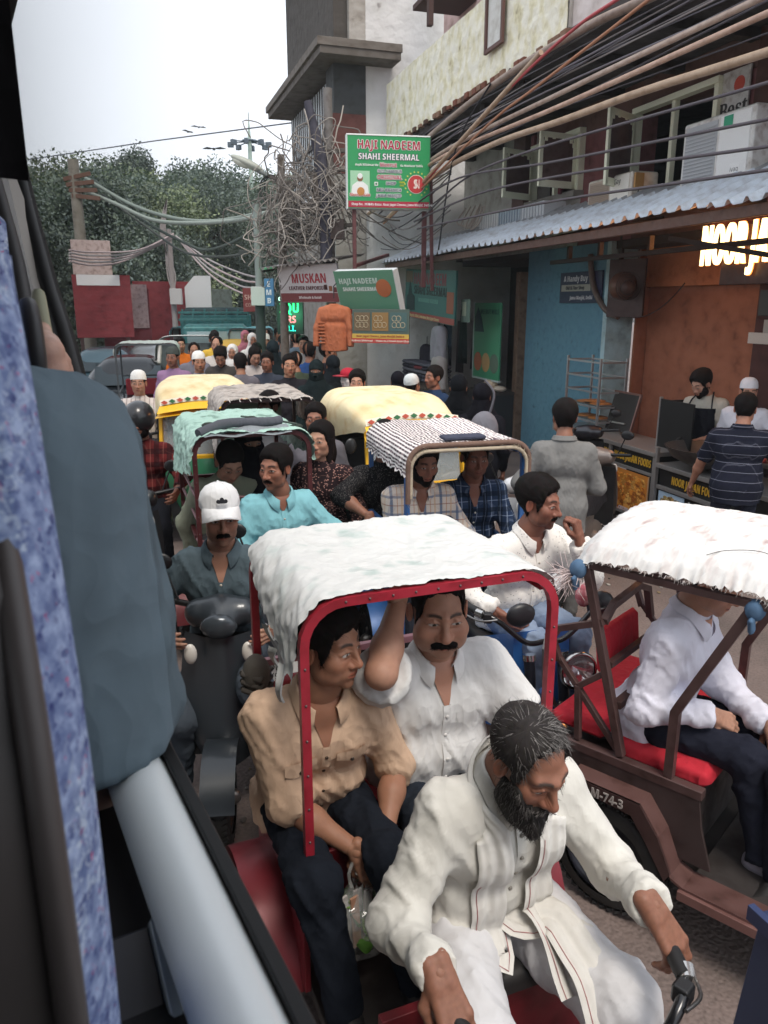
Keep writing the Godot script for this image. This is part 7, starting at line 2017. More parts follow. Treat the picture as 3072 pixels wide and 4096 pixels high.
	for k in 2:tag(part(self,"wall_scrawl",text(self,"wall_scrawl_mesh",["naqsh","ahmed"][k],0.07,mat("1c2a30",0.9),fp(3.7-k*0.05,1.75-k*0.12,-0.843),0.002,1.3,false,Basis(Vector3.UP,deg_to_rad(FYAW))*Basis(Vector3(0,0,1),0.05)).mesh,mat("1c2a30",0.9)),"","") if false else null
func food_print(key:String,base:Array,blobs:int,rad:float,plate:String,sd:int)->StandardMaterial3D:
	var n:=160
	var im:=Image.create(n,n,false,Image.FORMAT_RGB8)
	im.fill(Color(plate))
	var rng:=RandomNumberGenerator.new()
	rng.seed=sd
	var fn:=noise(sd,0.09,FastNoiseLite.TYPE_SIMPLEX_SMOOTH,4)
	for k in blobs:
		var p:=Vector2(rng.randf_range(0.1,0.9),rng.randf_range(0.12,0.9))*n
		if Vector2(p.x-n/2.0,p.y-n/2.0).length()>n*0.44 and blobs<400:continue
		var r:=rad*rng.randf_range(0.5,1.2)
		var c:=Color(base[rng.randi() % base.size()])*rng.randf_range(0.75,1.15)
		var st:=rng.randf_range(0.6,1.5)
		for y in range(maxi(0,int(p.y-r)),mini(n,int(p.y+r)+1)):
			for x in range(maxi(0,int(p.x-r)),mini(n,int(p.x+r)+1)):
				var d:=Vector2(x-p.x,(y-p.y)*st).length()/r
				if d<0.8+0.35*fn.get_noise_2d(x*2,y*2):
					var cc:=c*(1.0+0.3*fn.get_noise_2d(x*3,y*3+k))
					im.set_pixel(x,y,Color(clampf(cc.r,0,1),clampf(cc.g,0,1),clampf(cc.b,0,1)))
	return tex_mat(key,im,0.35)
func poster(parent:Node3D,nm:String,x0:float,x1:float,y0:float,y1:float,z:float,m:Material)->void:
	var q:=MB.new()
	q.quad(Vector3(x0,y0,z),Vector3(x0,y1,z),Vector3(x1,y1,z),Vector3(x1,y0,z))
	q.box(Vector3((x0+x1)/2,(y0+y1)/2,z-0.004),Vector3(x1-x0,y1-y0,0.006),Basis.IDENTITY,0.0)
	part(parent,nm,q,m)
func food_shop()->void:
	var o:=fthing("food_counter","black steel food counter with printed dishes and yellow NOOR JAHAN FOODS lettering","counter",0,0,0)
	var st:=mat("a09c98",0.35,0.5)
	var bk:=mat("1b1a1a",0.35,0.1)
	part(o,"body",lbox(-1.62,0.0,0.1,0.84,-0.5,-0.02),bk)
	part(o,"rack_shelf",lbox(-2.2,-1.662,0.8,0.888,-0.55,0.0),st)
	part(o,"counter_top",lbox(-1.66,0.03,0.842,0.89,-0.54,0.03),st)
	part(o,"counter_body",lbox(0.06,2.3,0.1,0.74,-0.5,-0.03),bk)
	part(o,"counter_ledge",lbox(0.05,2.3,0.742,0.79,-0.55,0.02),st)
	for x in [-1.63,-0.83,0.0]:part(o,"steel_post",lbox(x-0.02,x+0.025,0.0,0.841,-0.018,0.012),st)
	part(o,"corner_post",lbox(0.026,0.058,0.0,0.95,-0.02,0.02),st)
	for y in [0.1,0.62]:part(o,"steel_rail",lbox(-1.6,-0.03,y,y+0.03,-0.016,0.008),st)
	part(o,"steel_rail",lbox(0.07,2.3,0.52,0.56,-0.026,0.008),st); part(o,"steel_rail",lbox(0.07,2.3,0.05,0.09,-0.026,0.008),st)
	var yl:=mat("d9a92f",0.5)
	for k in 3:text(o,"yellow_letters","NOOR JAHAN FOODS",0.085,yl,Vector3([-1.22,-0.42,0.62][k],[0.74,0.74,0.64][k],-0.014 if k<2 else -0.024),0.006,0.62)
	var rice:=food_print("rice",["d98a35","e09a45","c9772a","e8ab58","b8642a"],900,10.0,"c97f35",1)
	var tik:=food_print("tikka",["b5402a","d9692f","e3b87a","6f8f3a","c23f33","f0e3cf"],160,15.0,"d8cfc0",2)
	var kor:=food_print("korma",["c9b27a","b08a52","8a6a3a","d9c89a","a88f5a"],220,12.0,"b9d2e6",3)
	var keb:=food_print("kebab",["9a3a2a","b85a3a","e0d8d0","7a2a22","5f7a3a"],140,14.0,"2a2624",4)
	poster(o,"printed_picture",-1.58,-1.2,0.4,0.6,-0.008,tik); poster(o,"printed_picture",-1.25,-0.87,0.12,0.36,-0.008,keb)
	text(o,"white_script","نورجہاں",0.15,mat("e8e6e2",0.5),Vector3(-1.03,0.49,-0.012),0.005)
	poster(o,"printed_picture",-0.76,-0.08,0.13,0.6,-0.004,rice)
	for e in [[-0.77,-0.755,0.125,0.605],[-0.085,-0.07,0.125,0.605]]:part(o,"picture_edge",lbox(e[0],e[1],e[2],e[3],-0.012,-0.001),mat("c9a27a",0.5))
	text(o,"caption","SPL. CHICKEN CHANGEZI",0.04,mat("e6e2ee",0.5),Vector3(-0.42,0.155,0.0),0.003,0.8)
	poster(o,"printed_picture",0.09,0.5,0.17,0.5,-0.02,kor); poster(o,"printed_picture",0.52,0.95,0.17,0.42,-0.02,keb); poster(o,"printed_picture",0.09,0.5,0.1,0.165,-0.018,tik)
	for k in 4:part(o,"printed_spoon",MB.new().ball(Vector3(0.58+k*0.1,0.455,-0.018),Vector3(0.022,0.03,0.004)),mat("c9c6c2",0.4))
	var sp:=fthing("stove_panel","tall black metal wind guard standing on the counter before the cook","panel",0.28,0.89,-0.25)
	part(sp,"sheet",lbox(-0.05,0.5,0.0,0.52,-0.02,0.0),mat("141313",0.5,0.2)); part(sp,"edge",lbox(-0.06,-0.04,0,0.54,-0.03,0.01),st)
	part(sp,"side_sheet",lbox(-0.05,-0.03,0.0,0.5,-0.35,-0.021),mat("1b1919",0.5,0.2))
	var rk:=fthing("steel_rack","bare steel tray rack with flat breads standing on the counter's left end","rack",1.72,0.89,-0.3)
	var sl:=mat("b5b8bc",0.3,0.8)
	for x in [-0.38,0.38]:
		for z in [-0.18,0.18]:part(rk,"upright",lbox(x-0.014,x+0.014,0,0.88,z-0.014,z+0.014),sl)
	for k in 5:
		for z in [-0.18,0.18]:part(rk,"rail",lbox(-0.366,0.366,0.1+k*0.18,0.122+k*0.18,z-0.01,z+0.01),sl)
		for x in [-0.38,0.38]:part(rk,"rail",lbox(x-0.01,x+0.01,0.1+k*0.18,0.122+k*0.18,-0.166,0.166),sl)
	for k in 2:part(rk,"tray",lbox(-0.36,0.36,0.125+k*0.18,0.135+k*0.18,-0.16,0.16),mat("6d6a66",0.4,0.6))
	for k in 5:
		var br:=fthing("flat_bread",["browned flat bread at the left of the rack's lowest tray","browned flat bread at the right of the rack's lowest tray","golden flat bread left on the rack's second tray","golden flat bread right on the rack's second tray","top golden flat bread on the second tray"][k],"bread",[1.88,1.58,1.86,1.56,1.7][k],[1.025,1.025,1.205,1.205,1.225][k],-0.3,"breads on the rack")
		part(br,"loaf",MB.new().lathe([Vector2(0,-0.006),Vector2(0.13,-0.004),Vector2(0.14,0.006),Vector2(0.1,0.016),Vector2(0,0.02)],18),mat("b5763c",0.8,0,"dirty"))
	var lid:=fthing("griddle_lid","dark square griddle lid propped upright beside the rack","lid",1.16,0.9,-0.35)
	part(lid,"plate",MB.new().box(Vector3(0,0.25,0),Vector3(0.5,0.46,0.02),Basis(Vector3(1,0,0),-0.25)),mat("241f1d",0.6,0.3)); part(lid,"frame",MB.new().box(Vector3(0,0.475,-0.06),Vector3(0.54,0.025,0.03)),mat("7a5a52",0.4,0.5)); part(lid,"frame",MB.new().box(Vector3(0.26,0.25,0.0),Vector3(0.025,0.46,0.03),Basis(Vector3(1,0,0),-0.25)),mat("7a5a52",0.4,0.5))
	part(lid,"handle",MB.new().tube([Vector3(-0.15,0.12,0.06),Vector3(0.15,0.13,0.06)],0.012,8),mat("b0aca8",0.3,0.8))
	var kd:=fthing("frying_pan","wide iron frying pan with ring handles on the stove","pan",-0.55,0.84,-0.25)
	part(kd,"bowl",MB.new().lathe([Vector2(0,0.0),Vector2(0.2,0.02),Vector2(0.36,0.1),Vector2(0.43,0.19),Vector2(0.45,0.19),Vector2(0.37,0.08),Vector2(0.2,-0.005),Vector2(0,-0.02)],36),mat("5b5653",0.5,0.4,"dirty"))
	for s in [-1,1]:part(kd,"ring_handle",MB.new().tube(Array(range(16)).map(func(i):return Vector3(s*(0.47+0.02*sin(TAU*i/16.0)),0.13+0.075*sin(TAU*i/16.0),0.075*cos(TAU*i/16.0))),0.011,6,false,true),mat("34302e",0.6,0.4))
	var tr:=fthing("food_tray","raised steel tray heaped with red fried chicken at the shop front","tray",-1.45,1.05,-0.25)
	part(tr,"tray",MB.new().lathe([Vector2(0,0),Vector2(0.4,0.0),Vector2(0.45,0.05),Vector2(0.44,0.05),Vector2(0.39,0.01),Vector2(0,0.01)],30),mat("a9a6a2",0.3,0.7)); part(tr,"stand",MB.new().lathe([Vector2(0.08,-0.26),Vector2(0.06,-0.1),Vector2(0.1,0)],14),st)
	var rng:=RandomNumberGenerator.new()
	rng.seed=6
	for k in 40:
		var a:=rng.randf()*TAU
		var r:=sqrt(rng.randf())*0.36
		part(tr,"chicken_piece",MB.new().ball(Vector3(cos(a)*r,0.05+(0.36-r)*0.3*rng.randf(),sin(a)*r),Vector3(rng.randf_range(0.04,0.07),0.035,0.045),8,6,Basis.from_euler(Vector3(rng.randf(),rng.randf()*6,rng.randf()))),mat(["a32c22","b8442c","7d231c","c25a34"][k % 4],0.5))
	var t2:=fthing("food_tray","shallow dish of reddish kebabs on the stand behind the frying pan","tray",-0.75,1.1,-0.5)
	part(t2,"tray",MB.new().lathe([Vector2(0,0),Vector2(0.22,0.0),Vector2(0.26,0.04),Vector2(0.25,0.04),Vector2(0.21,0.01),Vector2(0,0.01)],24),mat("a9a6a2",0.3,0.7))
	for k in 14:part(t2,"kebab_piece",MB.new().ball(Vector3(0.16*cos(k*2.4)*(k/14.0),0.035,0.16*sin(k*2.4)*(k/14.0)),Vector3(0.045,0.02,0.022),8,5,Basis(Vector3.UP,k)),mat(["8a3b30","a55a48"][k % 2],0.6))
	var fan:=fthing("wall_fan","grimy square fan with a round motor hung on an iron bracket before the orange wall","fan",2.1,2.3,-0.9)
	var fb:=mat("453331",0.7,0.2,"dirty")
	part(fan,"plate",MB.new().box(Vector3(0,0.3,0),Vector3(0.5,0.72,0.05),Basis(Vector3.UP,0.5)),fb)
	part(fan,"motor",MB.new().lathe([Vector2(0,0.16),Vector2(0.12,0.14),Vector2(0.17,0.05),Vector2(0.17,-0.02),Vector2(0.2,-0.05)],20,Transform3D(Basis(Vector3.UP,0.5)*Basis(Vector3(1,0,0),PI/2),Vector3(0,0.33,0.06))),mat("6d4a3c",0.6,0.2,"dirty"))
	part(fan,"motor_end",MB.new().lathe([Vector2(0,0.22),Vector2(0.07,0.2),Vector2(0.09,0.14),Vector2(0.09,0.0)],16,Transform3D(Basis(Vector3.UP,0.9)*Basis(Vector3(1,0,0),PI/2),Vector3(0.2,0.3,0.1))),fb)
	for k in 5:part(fan,"guard_wire",MB.new().tube(Array(range(18)).map(func(i):return Vector3(0.22,0.32,0.12)+Basis(Vector3.UP,0.9)*Vector3((0.05+0.025*k)*cos(TAU*i/18.0),(0.05+0.03*k)*sin(TAU*i/18.0),0.1-0.02*k)),0.006,4,false,true),mat("2c2423",0.6))
	part(fan,"hanger",MB.new().bar(Vector3(-0.2,0.5,-0.02),Vector3(-0.2,0.95,-0.02),0.05,0.05),mat("2a2222",0.7)); part(fan,"curved_bracket",MB.new().tube(spline([Vector3(-0.75,0.75,0.1),Vector3(-0.6,0.35,0.12),Vector3(-0.35,0.05,0.08),Vector3(-0.1,-0.06,0.02)],6),0.04,8),mat("6a5a54",0.7,0.2,"dirty"))
	part(fan,"flex",MB.new().tube(sag(Vector3(0.15,-0.06,0.0),Vector3(0.75,0.35,-0.3),0.12),0.008,5),mat("3a2522",0.8))
	var fl:=fthing("flower_bunch","bunch of dry yellow flowers on the shop's inner wall","flowers",-1.35,1.9,-2.5)
	for k in 60:
		var d:=Vector3(rng.randfn()*0.6,rng.randf_range(0.2,1.3),rng.randfn()*0.5).normalized()*rng.randf_range(0.15,0.45)
		part(fl,"stem",MB.new().tube([Vector3(0,-0.1,0),d*0.6,d],[0.006,0.01,0.022],5),mat(["b0902f","8a7a2a","c9a848"][k % 3],0.8))
	part(fl,"vase",MB.new().lathe([Vector2(0,-0.3),Vector2(0.08,-0.3),Vector2(0.1,-0.15),Vector2(0.06,-0.05),Vector2(0.08,0)],14),mat("7a6a3c",0.5))
	var ve:=mat("d5d3cf",0.9,0,"cloth")
	person("bearded cook in a pale shirt and black apron at the frying pan behind the counter",{"at":fp(0.12,0,-0.72),"yaw":-45.0,"cell":0.016,"hcell":0.007,"skin":SK2,"shirt":mat("b9b4a8",0.9,0,"cloth"),"sleeve":0.75,"pants":mat("26262b",0.9),"lean":12.0,"seed":4,"lh":Vector3(0.1,1.02,0.36),"rh":Vector3(-0.1,1.02,0.34),"look":Vector2(-20,28),"s":1.02,"head":{"lod":2,"beard":0.008,"th":0.032,"quiff":0.5,"seed":51}})
	var ap:=fthing("apron","black cook's apron with thin neck straps over the bearded cook's shirt","apron",0.12,0,-0.72)
	ap.rotation_degrees.y=-45.0
	part(ap,"bib",MB.new().grid(12,14,func(u:float,v:float)->Vector3:return Vector3(lerpf(-0.15,0.15,u)*(1.0+0.4*sst(0.3,0.6,v)),lerpf(1.34,0.6,v),0.21-0.16*pow(absf(u-0.5)*2.0,2.0)*0.5+0.0+(0.06*(1.0-v)))),mat("1c1d24",0.9,0,"cloth"))
	for s in [-1,1]:part(ap,"strap",MB.new().tube([Vector3(s*0.13,1.34,0.25),Vector3(s*0.11,1.42,0.2),Vector3(s*0.075,1.5,0.1)],0.009,5),mat("1c1d24",0.9))
	person("young cook in a white shirt and white skull cap behind the red chicken tray",{"at":fp(-0.34,0,-0.8),"yaw":-30.0,"cell":0.016,"hcell":0.008,"skin":SK2*1.1,"shirt":mat("dcdde6",0.9,0,"cloth"),"sleeve":0.9,"collar":"half","pants":mat("26262b",0.9),"lean":6.0,"seed":7,"lh":Vector3(0.3,0.98,0.3),"look":Vector2(15,4),"s":0.97,"head":{"lod":2,"wear":"topi","moustache":0.5,"stubble":0.5,"wearm":mat("e4e4ea",0.9,0,"cloth")}})
	var pol:=woven("polo","20222f",[[false,0.0,0.07,"9a9ba8",0.75]],0.075)
	person("customer in a navy polo shirt with thin white stripes, seen from behind at the counter",{"at":Vector3(2.98,0,-6.35),"yaw":158.0,"cell":0.012,"hcell":0.006,"skin":Color(0.42,0.2,0.13),"shirt":pol,"sleeve":0.48,"pants":mat("2a2c38",0.9,0,"cloth"),"collar":"shut","wide":1.15,"belly":1.1,"seed":9,"lean":5.0,"lh":Vector3(0.36,0.82,0.3),"rh":Vector3(-0.2,1.1,0.4),"lp":Vector3(0.8,-0.5,-0.2),"look":Vector2(-10,8),"s":0.98,"head":{"lod":2,"th":0.018,"seed":52,"strands":900,"nape":-0.06}})
	person("boy standing at the right edge of the shop front, partly out of view",{"at":Vector3(3.75,0,-6.5),"yaw":-120.0,"s":0.85,"skin":SK3,"shirt":mat("4a4440",0.9,0,"cloth"),"pants":mat("8a7a6a",0.9),"head":{"lod":3,"th":0.02,"hairc":Color(0.05,0.02,0.015)}})
	var wb:=thing("water_can","translucent pale water can on a dark stand at the shop's right end","can",Vector3(3.62,0.55,-6.1),0.0)
	part(wb,"can",MB.new().lathe([Vector2(0,0),Vector2(0.13,0),Vector2(0.14,0.05),Vector2(0.135,0.2),Vector2(0.14,0.28),Vector2(0.07,0.36),Vector2(0.04,0.4),Vector2(0,0.4)],20),mat("b9beb0",0.35)); part(wb,"stand",MB.new().box(Vector3(0,-0.04,0),Vector3(0.36,0.08,0.34)),mat("1c1c1c",0.6)); part(wb,"carton",MB.new().box(Vector3(0,-0.3,0),Vector3(0.3,0.4,0.28)),mat("a08468",0.9,0,"dirty"))
	person("man in a grey safari suit standing with his back to the street beside the scooters",{"at":Vector3(1.33,0,-5.6),"yaw":172.0,"cell":0.013,"skin":SK3,"shirt":mat("7b7a78",0.9,0,"cloth"),"sleeve":0.95,"hem":0.18,"pants":mat("5a5856",0.9,0,"cloth"),"collar":"shut","lean":4.0,"seed":3,"lh":Vector3(0.2,1.02,0.22),"rh":Vector3(-0.14,1.0,0.26),"look":Vector2(8,6),"head":{"lod":2,"th":0.022,"seed":53,"strands":900}})
	var g:=scooter("tan bodied scooter parked nose in by the teal wall, a grey cover over its seat",Vector3(1.9,0,-7.0),150.0,mat("8d7f76",0.35,0.3,"coat"))
	part(g,"seat_cover",MB.new().grid(14,14,func(u:float,v:float)->Vector3:
		var a:=lerpf(-1.5,1.5,u)
		return Vector3(sin(a)*0.2,0.62+cos(a)*0.24+0.02*sin(v*9.0+u*7.0),lerpf(-0.85,-0.02,v))),mat("2b2a2d",0.7,0,"cloth"))
	var g2:=scooter("dark scooter with round chrome mirrors parked by the blue wall's foot",Vector3(2.25,0,-8.4),165.0,mat("23242c",0.35,0.3,"coat"))
	g2.scale=Vector3.ONE
	dog()
func dog()->void:
	var o:=thing("dog","tan street dog curled up asleep on the road before the counter","dog",Vector3(2.05,0,-8.15),20.0)
	var mb:=MB.new()
	mb.col=Color(0.36,0.2,0.11)
	blob(mb,[[Vector3(-0.26,0.13,0.0),Vector3(0.0,0.15,0.06),0.13,0.125],[Vector3(0.0,0.15,0.06),Vector3(0.24,0.13,0.0),0.125,0.13],[Vector3(0.24,0.13,0.0),Vector3(0.3,0.09,0.14),0.12,0.08],[Vector3(0.28,0.07,0.12),Vector3(0.08,0.05,0.26),0.06,0.04],[Vector3(0.08,0.05,0.26),Vector3(0.2,0.035,0.3),0.03,0.028],
		[Vector3(-0.3,0.12,0.03),Vector3(-0.36,0.1,0.15),0.075,0.065],[Vector3(-0.36,0.1,0.15),Vector3(-0.24,0.07,0.24),0.065,0.055],[Vector3(-0.24,0.07,0.24),Vector3(-0.14,0.05,0.27),0.04,0.028],[Vector3(-0.2,0.08,0.12),Vector3(-0.05,0.03,0.24),0.04,0.028],[Vector3(-0.05,0.03,0.24),Vector3(0.06,0.03,0.3),0.025,0.024],
		[Vector3(0.33,0.07,0.05),Vector3(0.36,0.04,0.2),0.025,0.02],[Vector3(0.36,0.04,0.2),Vector3(0.22,0.03,0.34),0.02,0.014]],0.045,0.014)
	var fn:=noise(4,6.0)
	for i in mb.v.size():
		var k:=1.0+0.25*fn.get_noise_3dv(mb.v[i])-0.25*sst(0.12,0.02,mb.v[i].y)
		mb.c[i]=Color(0.4*k,0.235*k,0.13*k)
	part(o,"body",mb,mat("ffffff",0.85,0,"vc"))
	for s in [-1,1]:part(o,"ear",MB.new().prism([Vector3(-0.34,0.15,0.13+s*0.05),Vector3(-0.31,0.2,0.14+s*0.07),Vector3(-0.28,0.14,0.17+s*0.05)],Vector3(0.008,0.004,0.008)),mat("8a5f3f",0.9))
	part(o,"nose",MB.new().ball(Vector3(-0.115,0.055,0.28),Vector3(0.014,0.012,0.012),8,6),mat("171312",0.4))
func upper_things()->void:
	for k in 2:
		var o:=fthing("air_conditioner",["yellowed air conditioner unit with a brown socket box below the left window","large white air conditioner with a green sticker below the right window"][k],"air conditioner",[1.95,-0.05][k],[3.47,3.49][k],[-0.62,-0.5][k])
		var w:float=[0.95,1.0][k]
		var h:float=[0.42,0.66][k]
		part(o,"case",MB.new().box(Vector3(0,h/2,0),Vector3(w,h,0.36),Basis.IDENTITY,0.02),mat(["dcd6cc","e6e6e4"][k],0.5,0,"dirty"))
		part(o,"side_grille",MB.new().box(Vector3(-w*0.22,h/2,0.182),Vector3(w*0.46,h*0.86,0.01)),mat(["b5a394","b9bcc0"][k],0.6))
		for q in 16:part(o,"slat",MB.new().box(Vector3(-w*0.22,h*(0.1+0.05*q),0.19),Vector3(w*0.43,h*0.02,0.012),Basis(Vector3(1,0,0),0.4),0.0),mat(["a8988a","aeb1b6"][k],0.6))
		part(o,"panel",MB.new().box(Vector3(w*0.25,h/2,0.183),Vector3(w*0.4,h*0.9,0.012)),mat(["ece8e0","efefee"][k],0.45))
		if k==0:
			part(o,"socket_box",MB.new().box(Vector3(w*0.52,h*0.75,0.1),Vector3(0.03,0.16,0.12)),mat("b98a52",0.6)); text(o,"letters","Gay",0.06,mat("4a4a4a",0.6),Vector3(w*0.2,h*0.8,0.19),0.002,1.0,false)
			part(o,"flex",MB.new().tube(spline([Vector3(w*0.53,h*0.55,0.1),Vector3(w*0.56,h*0.2,0.12),Vector3(w*0.6,0.05,0.0)],6),0.008,5),mat("2b2b2b",0.7))
		else:
			part(o,"sticker",MB.new().box(Vector3(w*0.16,h*0.86,0.192),Vector3(0.12,0.1,0.004)),mat("2aa078",0.5)); text(o,"letters","ivaq",0.045,mat("6a6a6a",0.6),Vector3(w*0.3,h*0.2,0.191),0.002,1.0,false)
			part(o,"name_strip",MB.new().box(Vector3(w*0.3,h*0.19,0.19),Vector3(0.12,0.12,0.002)),mat("f4f4f3",0.5))
		part(o,"bracket",MB.new().box(Vector3(-w*0.35,-0.03,-0.05),Vector3(0.05,0.06,0.5)),mat("5d4a44",0.8)); part(o,"bracket",MB.new().box(Vector3(w*0.35,-0.03,-0.05),Vector3(0.05,0.06,0.5)),mat("5d4a44",0.8))
	for k in 3:
		var c:=fthing("plastic_crate",["white ribbed plastic crate at the left on the ledge above the awning","clear bluish plastic crate in the middle on the ledge","grey plastic crate at the right on the ledge, beside the left air conditioner"][k],"crate",5.3-k*0.75,3.52,-0.55,"crates on the ledge")
		part(c,"box",MB.new().box(Vector3(0,0.14,0),Vector3(0.7,0.28,0.36),Basis.IDENTITY,0.015),mat(["d9d9d8","aebac4","c9ccd0"][k],0.4))
		for q in 8:part(c,"rib",MB.new().box(Vector3(-0.31+q*0.088,0.14,0.185),Vector3(0.02,0.25,0.02)),mat(["b9b9ba","8f9ca8","b0b4ba"][k],0.4))
	var cl:=fthing("cloth","dark red cloth tied to the bars of the left window","cloth",3.5,4.0,-0.7)
	for k in 3:part(cl,"hanging_fold",MB.new().tube(spline([Vector3(0,0.4,0),Vector3(-0.03+0.03*k,0.25,0.03),Vector3(-0.06+0.07*k,0.05,0.02),Vector3(-0.05+0.06*k,-0.1+0.05*k,0.03)],5),0.03,7),mat("6a3038",0.9,0,"cloth"))
	var junk:=thing("heap_of_rags","heap of red and pale rags lying on the awning under the green signboard","rags",fp(8.75,3.45,0.2),-10.0)
	var rng:=RandomNumberGenerator.new()
	rng.seed=2
	for k in 16:part(junk,"rag",MB.new().ball(Vector3(rng.randf_range(-0.5,0.7),0.04+rng.randf()*0.1,rng.randf_range(-0.2,0.2)),Vector3(rng.randf_range(0.1,0.22),0.07,0.12),9,6,Basis.from_euler(Vector3(rng.randf()*0.6,rng.randf()*3.0,rng.randf()*0.6))),mat(["b02a44","b02a44","c9b23c","8d8078","d0c9c0"][k % 5],0.95,0,"cloth"))
	var lamp:=fthing("bulkhead_lamp","small pale lozenge shaped lamp under the dark overhang","lamp",-0.75,4.78,-0.3)
	part(lamp,"shade",MB.new().box(Vector3.ZERO,Vector3(0.16,0.26,0.06),Basis(Vector3(0,0,1),0.5)),mat("c9ccc0",0.4))
func cable(label:String,pts:Array,r:float,m:Material,group:="cables along the old building",lumps:=false)->void:
	var o:=MB.new()
	o.tube(pts,r,7 if r>0.012 else 5)
	tag(part(self,"cable",o,m),label,"cable",group)
func cables()->void:
	var tan:=mat("b59d86",0.75,0,"dirty")
	var dk:=mat("2f2c33",0.7)
	var gr:=mat("8c8585",0.75)
	var F:=func(p:Array,w:float)->Array:
		var r:=[]
		for q in p:r.append(fp(q[0],q[1],w))
		r.append(r[-1]+(r[-1]-r[-2]).normalized()*3.5)
		return spline(r,7)
	cable("thickest grey brown conduit sloping under the parapet with wire ties",F.call([[6.9,4.62],[4.62,4.87],[2.58,5.0],[0.77,5.0],[-0.6,4.9]],0.75),0.042,mat("9d8d82",0.8,0,"dirty"))
	cable("pale conduit second below the parapet, crossing above both windows",F.call([[6.9,4.18],[4.6,4.5],[0.75,4.5],[-1.5,4.47]],0.78),0.026,mat("b9a69a",0.75,0,"dirty"))
	cable("pink beige conduit just above the left window's top",F.call([[6.9,4.08],[4.6,4.42],[0.8,4.36],[-1.8,4.33]],0.82),0.025,mat("c2a493",0.75,0,"dirty"))
	cable("thick tan bamboo like pole bundle crossing both windows",F.call([[6.8,3.85],[4.55,4.2],[2.55,4.27],[0.85,4.2],[-0.55,4.15],[-1.85,4.07]],0.86),0.034,tan)
	cable("bright red wire climbing across the dark overhang",F.call([[4.6,4.2],[2.35,4.7],[0.7,4.95],[-0.5,4.98]],0.9),0.016,mat("b34a50",0.6))
	cable("rusty orange thin wire beside the bamboo pole near the left window",F.call([[6.8,3.76],[4.6,4.12],[2.4,4.5],[1.2,4.62]],0.93),0.015,mat("a8765a",0.7))
	cable("thick drooping tan cable low beside the green signboard",F.call([[9.5,3.9],[7.0,4.08],[5.4,4.05],[4.7,4.2]],0.9),0.03,tan)
	var lows:=[[[4.9,3.6],[3.3,3.95],[1.5,4.0],[-1.8,3.85]],[[5.2,3.85],[3.3,4.0],[0.8,3.8],[-1.85,3.62]],[[5.0,3.62],[2.6,3.72],[0.3,3.62],[-1.85,3.45]],[[4.8,3.5],[2.2,3.45],[0.4,3.4],[-1.6,3.3]]]
	for k in 4:cable(["dark wire crossing the right air conditioner's top edge","dark wire crossing the middle of both windows","dark wire crossing the right air conditioner's grille","lowest dark wire just above the awning"][k],F.call(lows[k],0.95+0.02*k),0.013,mat("4d474d",0.7))
	var rng:=RandomNumberGenerator.new()
	rng.seed=17
	for k in 12:
		var y0:=rng.randf_range(4.3,5.0)
		var y1:=y0+rng.randf_range(-0.1,0.25)
		cable("thin dark wire in the sheaf running under the overhang",F.call([[8.6,y0-0.5+rng.randf()*0.2],[5.5,y0],[2.4,minf(4.98,y1)],[-1.5,minf(4.97,y1+rng.randf_range(-0.25,0.1))]],0.66+0.012*k),rng.randf_range(0.006,0.012),[mat("5a565e",0.7),gr,mat("6d6870",0.7),mat("4f4a50",0.7)][k % 4],"thin wires under the overhang")
	for k in 13:
		var y0:=rng.randf_range(3.4,4.6)
		cable("slack wire spreading from the green signboard to the building's wall",spline([fp(8.9,3.5+rng.randf()*1.2,0.9-rng.randf()*0.6),fp(7.0,y0-rng.randf()*0.3,0.5),fp(5.0,y0+rng.randf_range(-0.1,0.35),0.4)],8),rng.randf_range(0.006,0.013),[dk,gr,mat("6d5a4c",0.7)][k % 3],"slack wires by the green signboard")
	cable("thin black drop wire hanging steeply from the conduit to the awning",spline([fp(2.75,5.0,0.8),fp(3.6,4.4,0.9),fp(4.7,3.2,0.7)],6),0.012,mat("232127",0.7))
	for k in 4:cable("short slack loop of pale flex near the pink plaster corner",spline([fp(6.3-k*0.2,4.0,-0.4),fp(6.2-k*0.2,3.75-0.05*k,-0.2),fp(5.9-k*0.15,3.7,-0.3),fp(5.8-k*0.1,3.95,-0.4)],6),0.012,mat("b5a59b",0.7),"loops by the pink plaster")
	cable("single thin wire crossing the sky from the white building to the left",[at(900,207,14),at(655,262,19),at(330,305,24),at(60,345,28)],0.018,mat("5a5d66",0.7),"wires across the street")
	var S:=func(p:Array,dep:Array)->Array:
		var r:=[]
		for i in p.size():r.append(at(p[i][0],p[i][1],dep[i]))
		return spline(r,6)
	var c1:=[[[185,385],[280,440],[370,470],[460,478],[560,462],[600,452]],[[180,410],[250,440],[330,475],[420,482],[520,475],[590,455]],[[205,390],[300,470],[400,525],[450,540],[520,515],[580,470]],[[220,420],[330,500],[400,545],[480,555],[560,540]]]
	for k in 4:cable(["upper pale cable sagging over the street from the left pole","second pale cable sagging over the street","dark cable sagging deepest across the trees","lower dark cable joining the street lamp pole"][k],S.call(c1[k],[20,19,18,17,15.5,14.5]),[0.045,0.045,0.035,0.028][k],[mat("7f8a82",0.8),mat("8b958d",0.8),mat("3f4a44",0.8),mat("454b48",0.8)][k],"cables sagging over the street")
	for k in 9:
		var y:=520+k*8
		cable("pale cable fanning from the slim pole in the left middle distance",S.call([[375,505+k*2],[300-k*8,540+k*6],[200,545+k*7],[150,540+k*6]] if k<5 else [[380,510],[450,560+(k-5)*10],[520,590+(k-5)*14],[560,600+(k-5)*10]],[20,19,18,17]),0.022,mat(["b5a5a5","a59f9f"][k % 2],0.8),"cables from the slim pole")
